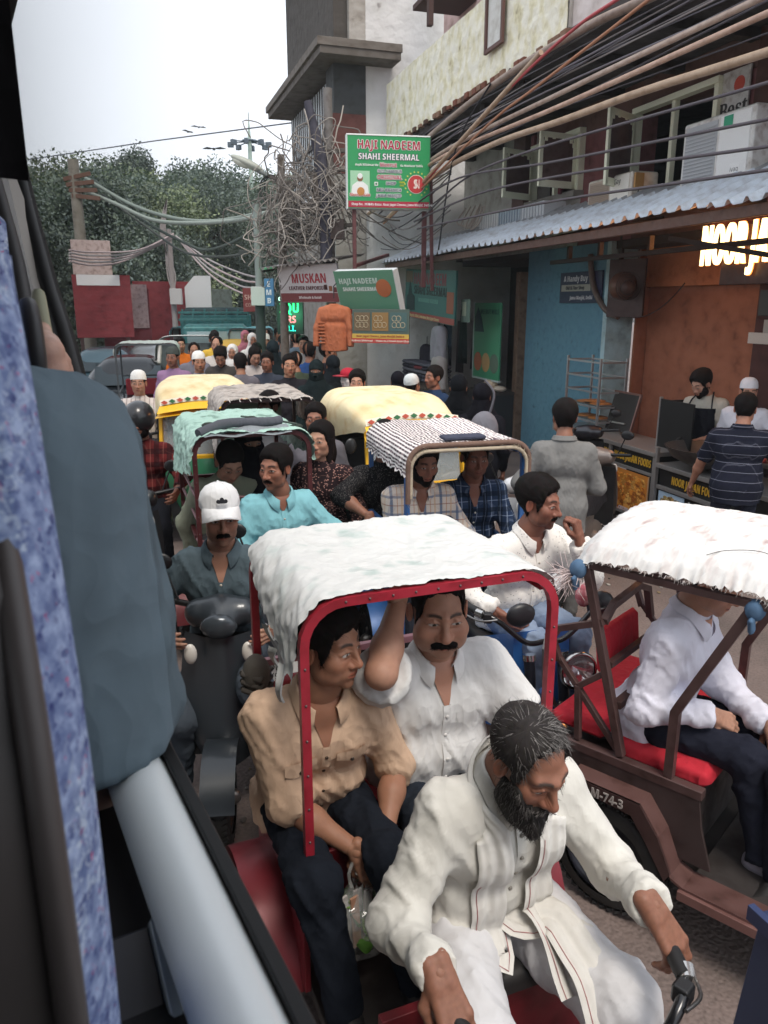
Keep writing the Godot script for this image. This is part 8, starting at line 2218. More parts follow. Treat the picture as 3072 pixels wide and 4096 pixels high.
func poles()->void:
	var rng:=RandomNumberGenerator.new()
	rng.seed=30
	var o:=thing("utility_pole","grey utility pole wrapped in a great tangle of cables beside the white building","pole",at(715,640,12.6)*Vector3(1,0,1),0.0)
	part(o,"pole",MB.new().tube([Vector3.ZERO,Vector3(0,5.6,0)],[0.09,0.07],12),mat("7d7a78",0.8,0.1,"dirty"))
	for k in 3:part(o,"cross_arm",MB.new().box(Vector3(0.05,3.6+k*0.55,0.05),Vector3(0.8-0.15*k,0.06,0.06),Basis(Vector3(0,0,1),0.08)),mat("5b5550",0.8,0.1,"dirty"))
	part(o,"junction_box",MB.new().box(Vector3(-0.1,4.2,0.1),Vector3(0.28,0.36,0.16)),mat("6a6058",0.7,0.1,"dirty")); part(o,"junction_box",MB.new().box(Vector3(0.12,3.55,0.12),Vector3(0.24,0.3,0.15)),mat("5d4f4a",0.7,0.1,"dirty"))
	part(o,"lagged_bundle",MB.new().tube([Vector3(-0.06,2.9,0.1),Vector3(-0.04,3.7,0.13),Vector3(-0.12,4.6,0.1),Vector3(-0.3,5.4,0.1)],[0.09,0.11,0.1,0.06],9),mat("55545e",0.85,0,"cloth"))
	var q:=thing("utility_pole","second leaning pole left of the first, its top lost in coiled grey cables","pole",at(610,640,12.8)*Vector3(1,0,1),0.0)
	part(q,"pole",MB.new().tube([Vector3.ZERO,Vector3(0.05,4.7,0)],[0.08,0.06],12),mat("6d665e",0.85,0,"dirty"))
	part(q,"bracket",MB.new().box(Vector3(0.1,4.3,0),Vector3(0.5,0.05,0.05),Basis(Vector3(0,0,1),-0.3)),mat("5b5550",0.8))
	for who in [[o,120,Vector3(-0.2,4.1,0.12),Vector3(0.42,0.75,0.3)],[q,110,Vector3(0.12,3.75,0.1),Vector3(0.42,0.8,0.3)]]:
		var t:=MB.new()
		var t2:=MB.new()
		for k in who[1]:
			var pts:=[]
			var p:Vector3=who[2]+Vector3(rng.randfn(),rng.randfn(),rng.randfn())*who[3]*0.55
			var d:=Vector3(rng.randfn(),rng.randfn(),rng.randfn()*0.5).normalized()
			for i in 7:
				pts.append(p)
				d=(d+Vector3(rng.randfn(),rng.randfn()-0.25,rng.randfn()*0.5)*0.55+(who[2]-p)*0.5).normalized()
				p+=d*rng.randf_range(0.1,0.28)
			(t if k % 2 else t2).tube(spline(pts,3),rng.randf_range(0.005,0.012),5)
		part(who[0],"cable_tangle",t,mat("a39c94",0.8)).set_meta("kind","stuff")
		part(who[0],"cable_tangle",t2,mat("7a746f",0.8)).set_meta("kind","stuff")
	for k in 16:
		var a:=at(600+rng.randf()*30,440+rng.randf()*80,12.7)
		var b:=at(690+rng.randf()*40,400+rng.randf()*90,12.5)
		cable("slack cable slung between the two tangled poles",sag(a,b,rng.randf_range(0.1,0.5),12),rng.randf_range(0.01,0.024),mat(["938d87","6d6864","a8a29b"][k % 3],0.8),"cables between the tangled poles")
	for k in 10:cable("drooping cable from the tangled pole to the green signboard",sag(at(715+rng.randf()*10,330+rng.randf()*110,12.5),at(760+rng.randf()*160,470+rng.randf()*70,12.3),rng.randf_range(0.05,0.35),10),rng.randf_range(0.007,0.014),mat(["4d4947","5a5650"][k % 2],0.8),"cables behind the green signboard")
	var coil:=thing("cable_coil","loose coil of black cable hung from the street lamp's arm","cable",at(587,402,14.8),0.0)
	for k in 7:part(coil,"turn",MB.new().tube(Array(range(20)).map(func(i):return Vector3((0.15+0.012*k)*cos(TAU*i/20.0)+0.02*sin(k),(0.18+0.014*k)*sin(TAU*i/20.0)-0.012*k,0.02*k-0.06)),0.01,5,false,true),mat("2f3230",0.7))
	var l:=thing("street_lamp","street lamp with a long grey head on a sloping arm","street lamp",at(563,700,14.8)*Vector3(1,0,1),0.0)
	part(l,"pole",MB.new().tube([Vector3.ZERO,Vector3(0.0,4.2,0)],[0.08,0.06],12),mat("8a9490",0.7,0.2)); part(l,"pole_foot",MB.new().tube([Vector3.ZERO,Vector3(0,2.6,0)],0.095,12),mat("3a4542",0.7,0.2))
	var arm0:Vector3=at(625,405,14.8)-l.position
	var arm1:Vector3=at(545,362,14.8)-l.position
	part(l,"arm",MB.new().tube([Vector3(0,4.1,0),arm0+Vector3(0,-0.35,0),arm0,arm1],0.035,8),mat("6d7270",0.7,0.2))
	var hb:=Basis(Vector3(0,0,1),-0.42)
	part(l,"lamp_head",MB.new().ball(arm1+Vector3(-0.1,0.08,0),Vector3(0.34,0.08,0.12),18,10,hb),mat("b5b9ae",0.5)); part(l,"lamp_glass",MB.new().ball(arm1+Vector3(-0.2,0.09,0),Vector3(0.2,0.085,0.1),14,8,hb),mat("d3d6c8",0.3)); part(l,"lamp_neck",MB.new().tube([arm1,arm1+hb*Vector3(0.22,0,0)],0.05,10),mat("8d918a",0.6))
	part(l,"hanging_box",MB.new().box(arm0+Vector3(0.05,-0.25,0),Vector3(0.22,0.34,0.2)),mat("4f4a45",0.7,0,"dirty"))
	part(l,"meter_box",MB.new().box(Vector3(0,2.55,0.12),Vector3(0.26,0.34,0.14)),mat("c3c8c4",0.6)); part(l,"camera_arm",MB.new().tube([Vector3(0,3.3,0),Vector3(-0.2,3.35,0.05)],0.02,6),mat("3a3f3d",0.6)); part(l,"camera",MB.new().box(Vector3(-0.26,3.33,0.06),Vector3(0.16,0.09,0.09)),mat("3a3f3d",0.5))
	var m:=thing("light_mast","tall thin floodlight mast rising over the trees with four lamp arms and a spike","mast",at(553,640,34)*Vector3(1,0,1),0.0)
	var top:float=at(549,322,34).y
	part(m,"pole",MB.new().tube([Vector3.ZERO,Vector3(0,top,0),Vector3(0,top+0.8,0)],[0.14,0.08,0.02],10),mat("b5c9bd",0.6)); part(m,"spike",MB.new().tube([Vector3(0,top,0),Vector3(0,top+1.1,0)],0.018,6),mat("8d9a98",0.6))
	part(m,"ring",MB.new().tube(Array(range(16)).map(func(i):return Vector3(0.3*cos(TAU*i/16.0),top,0.3*sin(TAU*i/16.0))),0.04,6,false,true),mat("5d6a74",0.6))
	for k in 8:
		var a:=TAU*k/8.0
		part(m,"lamp_arm",MB.new().tube([Vector3(0,top,0),Vector3(cos(a)*0.7,top-0.08,sin(a)*0.7)],0.025,5),mat("5d6a74",0.6)); part(m,"floodlight",MB.new().box(Vector3(cos(a)*0.8,top-0.14,sin(a)*0.8),Vector3(0.24,0.2,0.14),Basis(Vector3.UP,-a)),mat("56626c",0.5))
	var lp:=thing("concrete_pole","pale concrete pole at the far left carrying a slatted cable frame","pole",at(188,660,20)*Vector3(1,0,1),0.0)
	var ty:float=at(188,385,20).y
	part(lp,"pole",MB.new().tube([Vector3.ZERO,Vector3(0,ty+0.3,0)],[0.16,0.13],10),mat("8f8a80",0.9,0,"wall"))
	for k in 4:part(lp,"frame_slat",MB.new().box(Vector3(0.1+0.06*k,ty-0.1-0.16*k,0.1),Vector3(0.7,0.1,0.05),Basis(Vector3(0,0,1),0.2-0.1*k)),mat("6a4f42",0.9))
	var sp:=thing("slim_pole","slim pale pole in the left middle distance where many cables meet","pole",at(378,690,20.5)*Vector3(1,0,1),0.0)
	part(sp,"pole",MB.new().tube([Vector3.ZERO,Vector3(0,at(375,500,20.5).y,0)],[0.09,0.06],8),mat("9a9290",0.8)); part(sp,"meter_box",MB.new().box(Vector3(0.1,2.6,0.1),Vector3(0.3,0.4,0.15)),mat("c3c1bf",0.6))
	for k in 5:part(sp,"hanging_wire",MB.new().tube(spline([Vector3(0,5.0,0),Vector3(-0.1-0.03*k,4.2,0),Vector3(-0.12+0.05*k,3.2,0),Vector3(0,2.7,0)],5),0.018,5),mat("a8a09e",0.8))
func far_things()->void:
	var hm:=mat("8d3a40",0.85,0,"wall")
	var h1:=thing("red_hoarding","tall red hoarding with a pale poster at the far left of the street","hoarding",at(215,640,19)*Vector3(1,0,1),25.0)
	part(h1,"panel",lbox(-0.6,0.75,1.6,3.1,-0.05,0.05),hm); part(h1,"poster",lbox(-0.55,0.35,3.1,3.9,-0.04,0.06),mat("cdb9b4",0.7,0,"dirty")); part(h1,"white_strip",lbox(-0.5,0.5,2.85,3.1,0.052,0.06),mat("e4e2e2",0.7))
	for x in [-0.5,0.6]:part(h1,"leg",lbox(x-0.04,x+0.04,0,1.6,-0.04,0.04),mat("4a3534",0.8))
	var h2:=thing("red_hoarding","broad plain red hoarding left of the white board, over the queue of vehicles","hoarding",at(350,640,21)*Vector3(1,0,1),18.0)
	part(h2,"panel",lbox(-0.75,0.85,1.1,3.0,-0.05,0.05),hm)
	for x in [-0.7,0.8]:part(h2,"leg",lbox(x-0.04,x+0.04,0,1.1,-0.04,0.04),mat("4a3534",0.8))
	part(h2,"white_box",lbox(-0.95,-0.7,1.2,1.9,0.06,0.2),mat("c9c5c2",0.7))
	var h3:=thing("red_hoarding","dark red hoarding between the poster hoarding and the plain one","hoarding",at(270,640,20)*Vector3(1,0,1),20.0)
	part(h3,"panel",lbox(-0.6,0.6,1.3,2.8,-0.05,0.05),mat("75323a",0.85,0,"wall")); part(h3,"leg",lbox(-0.5,-0.42,0,1.3,-0.04,0.04),mat("4a3534",0.8)); part(h3,"sign_panel",lbox(0.15,0.55,1.8,2.9,0.06,0.08),mat("b09a9c",0.7,0,"dirty"))
	var wb:=thing("white_board","plain white board with a cut corner standing over the vehicles","board",at(420,640,21)*Vector3(1,0,1),5.0)
	part(wb,"board",MB.new().prism([Vector3(-0.25,1.9,0),Vector3(-0.25,2.85,0),Vector3(0.02,3.15,0),Vector3(0.45,3.15,0),Vector3(0.45,1.9,0)],Vector3(0,0,-0.05)),mat("dfe0e0",0.6)); part(wb,"leg",lbox(0.4,0.45,0,1.9,-0.05,0),mat("8d8a88",0.7)); part(wb,"grey_sheet",lbox(0.46,1.0,1.8,2.8,-0.1,-0.06),mat("6f7a74",0.8,0,"dirty"))
	var rs:=thing("red_shop_sign","small dark red sign panel with pale lettering hung by the lamp pole","sign",at(548,648,15.5),4.0)
	part(rs,"board",MB.new().box(Vector3.ZERO,Vector3(0.42,0.46,0.05)),mat("7d3a38",0.6)); text(rs,"letters","SHOES",0.1,mat("c9a89a",0.6),Vector3(0,0.05,0.03),0.004,0.9); text(rs,"letters","CORNER",0.07,mat("b9968a",0.6),Vector3(0,-0.1,0.03),0.004,0.9)
	var bs:=thing("blue_sign","narrow blue and white upright sign at the mouth of the stalls","sign",at(582,632,14.5),-10.0)
	part(bs,"board",MB.new().box(Vector3.ZERO,Vector3(0.18,0.5,0.05)),mat("4a7fa8",0.6)); for k in 3:text(bs,"letters",["E","M","B"][k],0.1,mat("e2e8ec",0.6),Vector3(0,0.15-0.15*k,0.03),0.004)
	var v:=thing("white_van","white roofed van driving towards the camera behind the crowd","van",at(412,790,16.0)*Vector3(1,0,1),14.0)
	var bd:=MB.new()
	bd.grid(20,20,func(u:float,w:float)->Vector3:
		var a:=PI*u
		return Vector3(-signf(cos(a))*pow(absf(cos(a)),0.35)*0.68,1.05+pow(sin(a),0.4)*0.75-0.1*w*w,lerpf(0.5,-1.6,w)))
	part(v,"roof",bd,mat("e3e2de",0.4))
	part(v,"windscreen",MB.new().box(Vector3(0,1.35,0.42),Vector3(1.2,0.6,0.03),Basis(Vector3(1,0,0),-0.25)),mat("3b4442",0.15)); part(v,"bonnet",MB.new().box(Vector3(0,0.75,0.65),Vector3(1.3,0.6,0.5),Basis.IDENTITY,0.1),mat("cfcfcb",0.4))
	for s in [-1,1]:
		part(v,"headlight",MB.new().ball(Vector3(s*0.48,0.8,0.9),Vector3(0.1,0.08,0.04)),mat("e3e6e6",0.1,0.4)); wheel(v,Vector3(s*0.6,0.28,0.5),0.28,0.16,Vector3(1,0,0)); part(v,"side",MB.new().box(Vector3(s*0.66,0.75,-0.6),Vector3(0.04,0.75,2.0)),mat("d6d5d1",0.4)); part(v,"pillar",MB.new().bar(Vector3(s*0.64,1.05,0.52),Vector3(s*0.56,1.7,0.36),0.06,0.06),mat("e3e2de",0.4))
	var t:=thing("green_truck","blue green goods truck with a railed roof coming up the street","truck",at(470,790,18.5)*Vector3(1,0,1),10.0)
	var tg:=mat("2f6a6c",0.5,0.1,"dirty")
	part(t,"cab",MB.new().box(Vector3(0,1.15,0),Vector3(1.5,1.6,1.2),Basis.IDENTITY,0.1),mat("3a7a7c",0.5,0.1,"dirty")); part(t,"windscreen",MB.new().box(Vector3(0,1.5,0.61),Vector3(1.25,0.6,0.03)),mat("9ab0b4",0.1,0.2)); part(t,"cargo_box",MB.new().box(Vector3(0,1.4,-1.8),Vector3(1.7,1.5,2.4)),tg)
	for k in 2:part(t,"roof_rail",MB.new().box(Vector3(0,2.06+0.16*k,0.5),Vector3(1.6,0.05,0.05)),tg)
	for k in 7:part(t,"rail_post",MB.new().bar(Vector3(-0.75+0.25*k,2.0,0.5),Vector3(-0.7+0.25*k,2.3,0.5),0.04,0.04),tg)
	for s in [-1,1]:part(t,"headlight",MB.new().ball(Vector3(s*0.5,0.75,0.62),Vector3(0.12,0.1,0.05)),mat("d6dcdc",0.1,0.4)); wheel(t,Vector3(s*0.65,0.3,0.3),0.3,0.2,Vector3(1,0,0)); part(t,"mirror",MB.new().box(Vector3(s*0.85,1.5,0.6),Vector3(0.14,0.3,0.06)),mat("1c2222",0.4))
	part(t,"bumper",MB.new().box(Vector3(0,0.5,0.65),Vector3(1.5,0.16,0.1)),mat("2a3a3c",0.6)); part(t,"load_sheet",MB.new().box(Vector3(0,2.2,-1.8),Vector3(1.6,0.25,2.2),Basis.IDENTITY,0.1),mat("3d4a4c",0.9,0,"cloth"))
	for k in 4:
		var p:Vector3=[at(280,800,15),at(225,770,18),at(395,720,22),at(330,760,20)][k]*Vector3(1,0,1)
		var c:=thing("car",["dark saloon car nearest the left hoardings, facing the camera","blue grey car farthest left behind the helmeted riders","small pale car beyond the white van","silver car between the dark saloon and the white van"][k],"car",p,14.0)
		var cm:StandardMaterial3D=[mat("20262c",0.25,0.3,"coat"),mat("46606c",0.25,0.3,"coat"),mat("c9cfd0",0.25,0.3,"coat"),mat("8f9498",0.25,0.5,"coat")][k]
		part(c,"body",MB.new().grid(24,16,func(u:float,w:float)->Vector3:
			var z:=lerpf(1.9,-1.9,u)
			var top:=0.72+0.12*sst(1.9,1.0,z)+0.58*sst(0.9,0.1,z)*sst(-1.7,-0.9,z)
			var a:=PI*w
			return Vector3(-signf(cos(a))*pow(absf(cos(a)),0.4)*(0.8-0.16*sst(0.8,1.3,lerpf(0.3,top,sin(a)))),lerpf(0.3,top,pow(sin(a),0.5)),z)),cm)
		part(c,"front",MB.new().box(Vector3(0,0.5,1.86),Vector3(1.5,0.36,0.1),Basis.IDENTITY,0.04),cm); part(c,"windscreen",MB.new().box(Vector3(0,1.1,0.52),Vector3(1.2,0.55,0.02),Basis(Vector3(1,0,0),-0.95)),mat("39444a",0.08,0.3))
		for s in [-1,1]:part(c,"headlight",MB.new().ball(Vector3(s*0.55,0.62,1.9),Vector3(0.16,0.07,0.05)),mat("e3e6e8",0.1,0.4)); wheel(c,Vector3(s*0.7,0.3,1.2),0.3,0.18,Vector3(1,0,0))
	var e2:=erickshaw("small dark electric rickshaw with a teal roof, left of the green truck",at(420,790,20.5)*Vector3(1,0,1),12.0,{"frame":mat("2e4044",0.6),"cloth":mat("4f8a94",0.7,0,"cloth"),"body":mat("2a3a40",0.6),"hw":0.55,"y":1.8,"len":1.6,"dl":Vector2(0.1,0.1),"dr":Vector2(0.1,0.1),"driver":false})
	erickshaw("electric rickshaw with a teal and red roof at the right of the green truck",at(545,790,18.0)*Vector3(1,0,1),8.0,{"frame":mat("3e4448",0.6),"cloth":mat("6fa3aa",0.7,0,"cloth"),"body":mat("2a3a40",0.6),"hw":0.5,"y":1.85,"len":1.4,"dl":Vector2(0.05,0.05),"dr":Vector2(0.05,0.05),"driver":false})
	auto_rickshaw("far yellow hooded auto rickshaw at the truck's right side",at(520,790,17.5)*Vector3(1,0,1),12.0,mat("c9a23c",0.6),mat("2f6a5c",0.5),8)
	erickshaw("cycle rickshaw with a pale umbrella like roof beside the white van",at(320,800,13.0)*Vector3(1,0,1),14.0,{"frame":mat("4e5458",0.6),"cloth":mat("b5bdb8",0.7,0,"cloth"),"body":mat("3a4a50",0.6),"hw":0.5,"y":1.75,"len":1.0,"dl":Vector2(0.1,0.1),"dr":Vector2(0.1,0.1),"driver":false})
	for k in 3:
		var b:=thing("kite_bird",["small dark bird gliding over the bluish tree","tiny bird high above the middle trees","tiny far bird left of the second one"][k],"bird",[at(462,322,40),at(430,275,60),at(408,285,60)][k],30.0*k,"birds in the sky")
		for s in [-1,1]:part(b,"wing",MB.new().prism([Vector3(0,0,0.1),Vector3(s*0.35,0.08,0.02),Vector3(s*0.62,0.02,-0.12),Vector3(s*0.2,0.0,-0.1)],Vector3(0,0.02,0)),mat("4a4a4c",0.9))
		part(b,"body",MB.new().ball(Vector3.ZERO,Vector3(0.07,0.06,0.24),8,6),mat("4a4a4c",0.9))
func stalls()->void:
	var jk:=thing("leather_jacket","orange tan leather jacket hung up for sale under the MUSKAN sign","jacket",at(722,700,10.6),-10.0)
	var lm:=mat("b06a4c",0.45,0,"cloth")
	var jb:=MB.new()
	blob(jb,[[Vector3(-0.09,0.17,0),Vector3(0.09,0.17,0),0.085,0.085],[Vector3(-0.08,-0.05,0),Vector3(-0.085,-0.36,0),0.1,0.1,1],[Vector3(0.08,-0.05,0),Vector3(0.085,-0.36,0),0.1,0.1,1],[Vector3(-0.09,0.1,0),Vector3(0.09,0.1,0),0.1,0.1],[Vector3(0,-0.05,0),Vector3(0,-0.36,0),0.1,0.1,1],[Vector3(-0.17,0.17,0),Vector3(-0.235,-0.05,0.02),0.06,0.055],[Vector3(-0.235,-0.05,0.02),Vector3(-0.25,-0.3,0.05),0.055,0.042,1],[Vector3(0.17,0.17,0),Vector3(0.235,-0.05,0.02),0.06,0.055],[Vector3(0.235,-0.05,0.02),Vector3(0.24,-0.3,0.05),0.055,0.042,1],[Vector3(0,0.2,0),Vector3(0,0.27,0),0.07,0.06,1]],0.025,0.012)
	folds(jb,0,noise(8,8.0),0.006)
	part(jk,"jacket_body",jb,lm)
	for k in 7:part(jk,"quilted_band",MB.new().tube([Vector3(-0.2,0.02-k*0.045,0.08),Vector3(-0.1,0.02-k*0.045,0.125)],0.012,6),lm)
	part(jk,"hanger",MB.new().tube([Vector3(0,0.34,0),Vector3(0,0.5,0),Vector3(0.04,0.54,0)],0.008,6),mat("2a2626",0.5))
	for k in 9:
		var dc:=fthing("hung_garment","dark garment in the row hung at the back of the dim stall","coat",5.9+k*0.36,1.75+0.1*(k % 3),-0.55-0.1*(k % 2),"dark garments at the stall's back")
		var gm:=MB.new()
		gm.grid(14,12,func(u:float,v:float)->Vector3:return Vector3((u-0.5)*(0.3+0.12*v),0.35-v*0.95,0.05*sin(PI*u)+0.02*sin(u*17.0+k)*v))
		part(dc,"garment",gm,mat(["2a2c36","3a3438","24302f","443a40","2f3a48"][k % 5],0.95,0,"cloth"))
	var cols:=["8f8d94","a29b98","35323c","4a4450","7d7a82","2d2b33"]
	for k in 6:
		var g:=fthing("hung_coat",["pale grey coat hung highest at the right of the stall","beige jacket hung under the pale grey coat","black coat at the stall's dark left side","dark violet coat hung beside the black one","grey folded trousers hung in the middle of the stall","darkest coat at the stall's back"][k],"coat",[5.9,5.75,7.6,7.1,6.6,8.2][k],[1.75,1.25,1.35,1.35,1.4,1.4][k],[0.2,0.25,-0.2,-0.3,-0.1,-0.4][k],"clothes hung in the stall")
		var m:=MB.new()
		blob(m,[[Vector3(-0.1,0.2,0),Vector3(0.1,0.2,0),0.1,0.1],[Vector3(-0.1,0.1,0),Vector3(-0.11,-0.3,0),0.11,0.12,1],[Vector3(0.1,0.1,0),Vector3(0.11,-0.3,0),0.11,0.12,1],[Vector3(-0.17,0.2,0),Vector3(-0.27,-0.26,0.02),0.06,0.05,1],[Vector3(0.17,0.2,0),Vector3(0.27,-0.26,0.02),0.06,0.05,1]],0.05,0.02)
		folds(m,0,noise(k+3,6.0),0.012)
		part(g,"coat_body",m,mat(cols[k],0.9,0,"cloth")); part(g,"hanger",MB.new().tube([Vector3(0,0.3,0),Vector3(0,0.45,0)],0.008,5),mat("2a2626",0.5))
	for k in 5:
		var g:=fthing("folded_stack",["stack of folded grey cloth, leftmost on the stall table","stack of folded dark cloth, second on the stall table","stack with a dull red cloth on top","stack of folded violet cloth near the post","low stack of folded grey cloth at the end"][k],"cloth",7.9-k*0.42,1.0,0.05,"folded cloth on the stall table")
		for q in 5:part(g,"folded_cloth",MB.new().box(Vector3(0.01*(q % 2),0.04+q*0.07,0),Vector3(0.34,0.065,0.3),Basis(Vector3.UP,0.05*q),0.025),mat(["5d5b66","45434d","6d6a74","7a3f45" if k==2 else "3a3842"][q % 4],0.95,0,"cloth"))
	var tb:=fthing("stall_table","long plank table of the clothes stall under the awning","table",7.0,0,0.0)
	part(tb,"top",lbox(-1.3,1.3,0.92,0.98,-0.35,0.35),mat("4a3d36",0.9,0,"dirty"))
	for x in [-1.2,1.2]:for z in [-0.3,0.3]:part(tb,"leg",lbox(x-0.03,x+0.03,0,0.92,z-0.03,z+0.03),mat("3a302b",0.9))
	part(tb,"red_cloth",lbox(-0.7,0.2,0.5,0.93,0.352,0.37),mat("8a3038",0.9,0,"cloth"))
	var f2:=fthing("food_table","table at the dim right of the stall with wrapped breads under the menu board","table",5.2,0,-0.55)
	part(f2,"top",lbox(-0.5,0.42,0.95,1.0,-0.3,0.3),mat("35302e",0.9)); part(f2,"side",lbox(-0.48,0.4,0,0.95,-0.28,0.28),mat("20262a",0.9))
	part(f2,"wrapped_bread",MB.new().ball(Vector3(0.05,1.09,0.1),Vector3(0.16,0.09,0.12),14,8),mat("c9b49a",0.7)); part(f2,"wrapped_bread",MB.new().ball(Vector3(0.32,1.05,0.05),Vector3(0.14,0.05,0.1),14,8),mat("b9aa9a",0.7)); part(f2,"dark_tray",MB.new().box(Vector3(-0.28,1.03,0.05),Vector3(0.3,0.05,0.3)),mat("4a4a4c",0.4,0.6))
	var po:=thing("cooking_pot","big dark green drum heaped with red brown fried food, steam pot beside it","pot",at(655,770,12.6)*Vector3(1,0,1),0.0)
	part(po,"drum",MB.new().lathe([Vector2(0,0.3),Vector2(0.36,0.3),Vector2(0.38,0.7),Vector2(0.36,1.2),Vector2(0.39,1.24),Vector2(0.3,1.24)],24),mat("23413c",0.5,0.3,"dirty")); part(po,"heap",MB.new().ball(Vector3(0,1.22,0),Vector3(0.34,0.12,0.3),18,8),mat("7a3a2a",0.8,0,"dirty")); part(po,"steel_pot",MB.new().lathe([Vector2(0,1.2),Vector2(0.1,1.2),Vector2(0.1,1.42),Vector2(0.11,1.43),Vector2(0.0,1.43)],16,Transform3D(Basis.IDENTITY,Vector3(0.28,0.05,0.1))),mat("c3c0b8",0.25,0.9)); part(po,"stand",MB.new().lathe([Vector2(0.3,0),Vector2(0.34,0.3)],16),mat("2a2a2a",0.7))
	var ma:=thing("mannequin","shop mannequin in a red cap, white face cloth and black jacket with red badges","mannequin",at(752,830,9.6)*Vector3(1,0,1),-8.0)
	var mm:=MB.new()
	mm.col=Color(0.7,0.68,0.66)
	head_mesh(mm,Transform3D(Basis(Vector3.UP,-0.6),Vector3(0,1.5,0)),{"lod":3,"stubble":0.0,"hairc":Color(0.6,0.58,0.56),"open":0.0},Color(0.68,0.66,0.64))
	blob(mm,[[Vector3(0,1.3,0),Vector3(0,1.44,0),0.055,0.05]],0.02,0.014)
	part(ma,"body",mm,mat("ffffff",0.5,0,"vc"))
	var mj:=MB.new()
	blob(mj,[[Vector3(-0.08,1.2,0),Vector3(0.08,1.2,0),0.1,0.1],[Vector3(-0.07,0.9,0),Vector3(0.07,0.9,0),0.11,0.11],[Vector3(-0.12,1.25,0),Vector3(-0.24,0.8,0.04),0.06,0.05],[Vector3(0.12,1.25,0),Vector3(0.24,0.8,0.04),0.06,0.05]],0.05,0.018)
	part(ma,"jacket",mj,mat("1e1d20",0.6,0,"cloth"))
	part(ma,"scarf",MB.new().box(Vector3(-0.02,1.1,0.1),Vector3(0.07,0.4,0.03),Basis(Vector3(0,0,1),-0.1),0.01),mat("d9d5d2",0.9,0,"cloth"))
	part(ma,"red_cap",MB.new().ball(Vector3(0,1.57,0),Vector3(0.1,0.075,0.115),18,10),mat("b03040",0.8,0,"cloth")); part(ma,"cap_visor",MB.new().box(Vector3(-0.075,1.55,0.11),Vector3(0.15,0.012,0.12),Basis(Vector3.UP,-0.6)),mat("b03040",0.8))
	for k in 3:part(ma,"badge",MB.new().ball(Vector3(0.12+0.02*k,1.22-k*0.16,0.11),Vector3(0.03,0.03,0.008),10,6),mat("b05a4a",0.6))
	part(ma,"stand",MB.new().tube([Vector3(0,0,0),Vector3(0,0.85,0)],0.02,8),mat("6a6a6a",0.4,0.6))
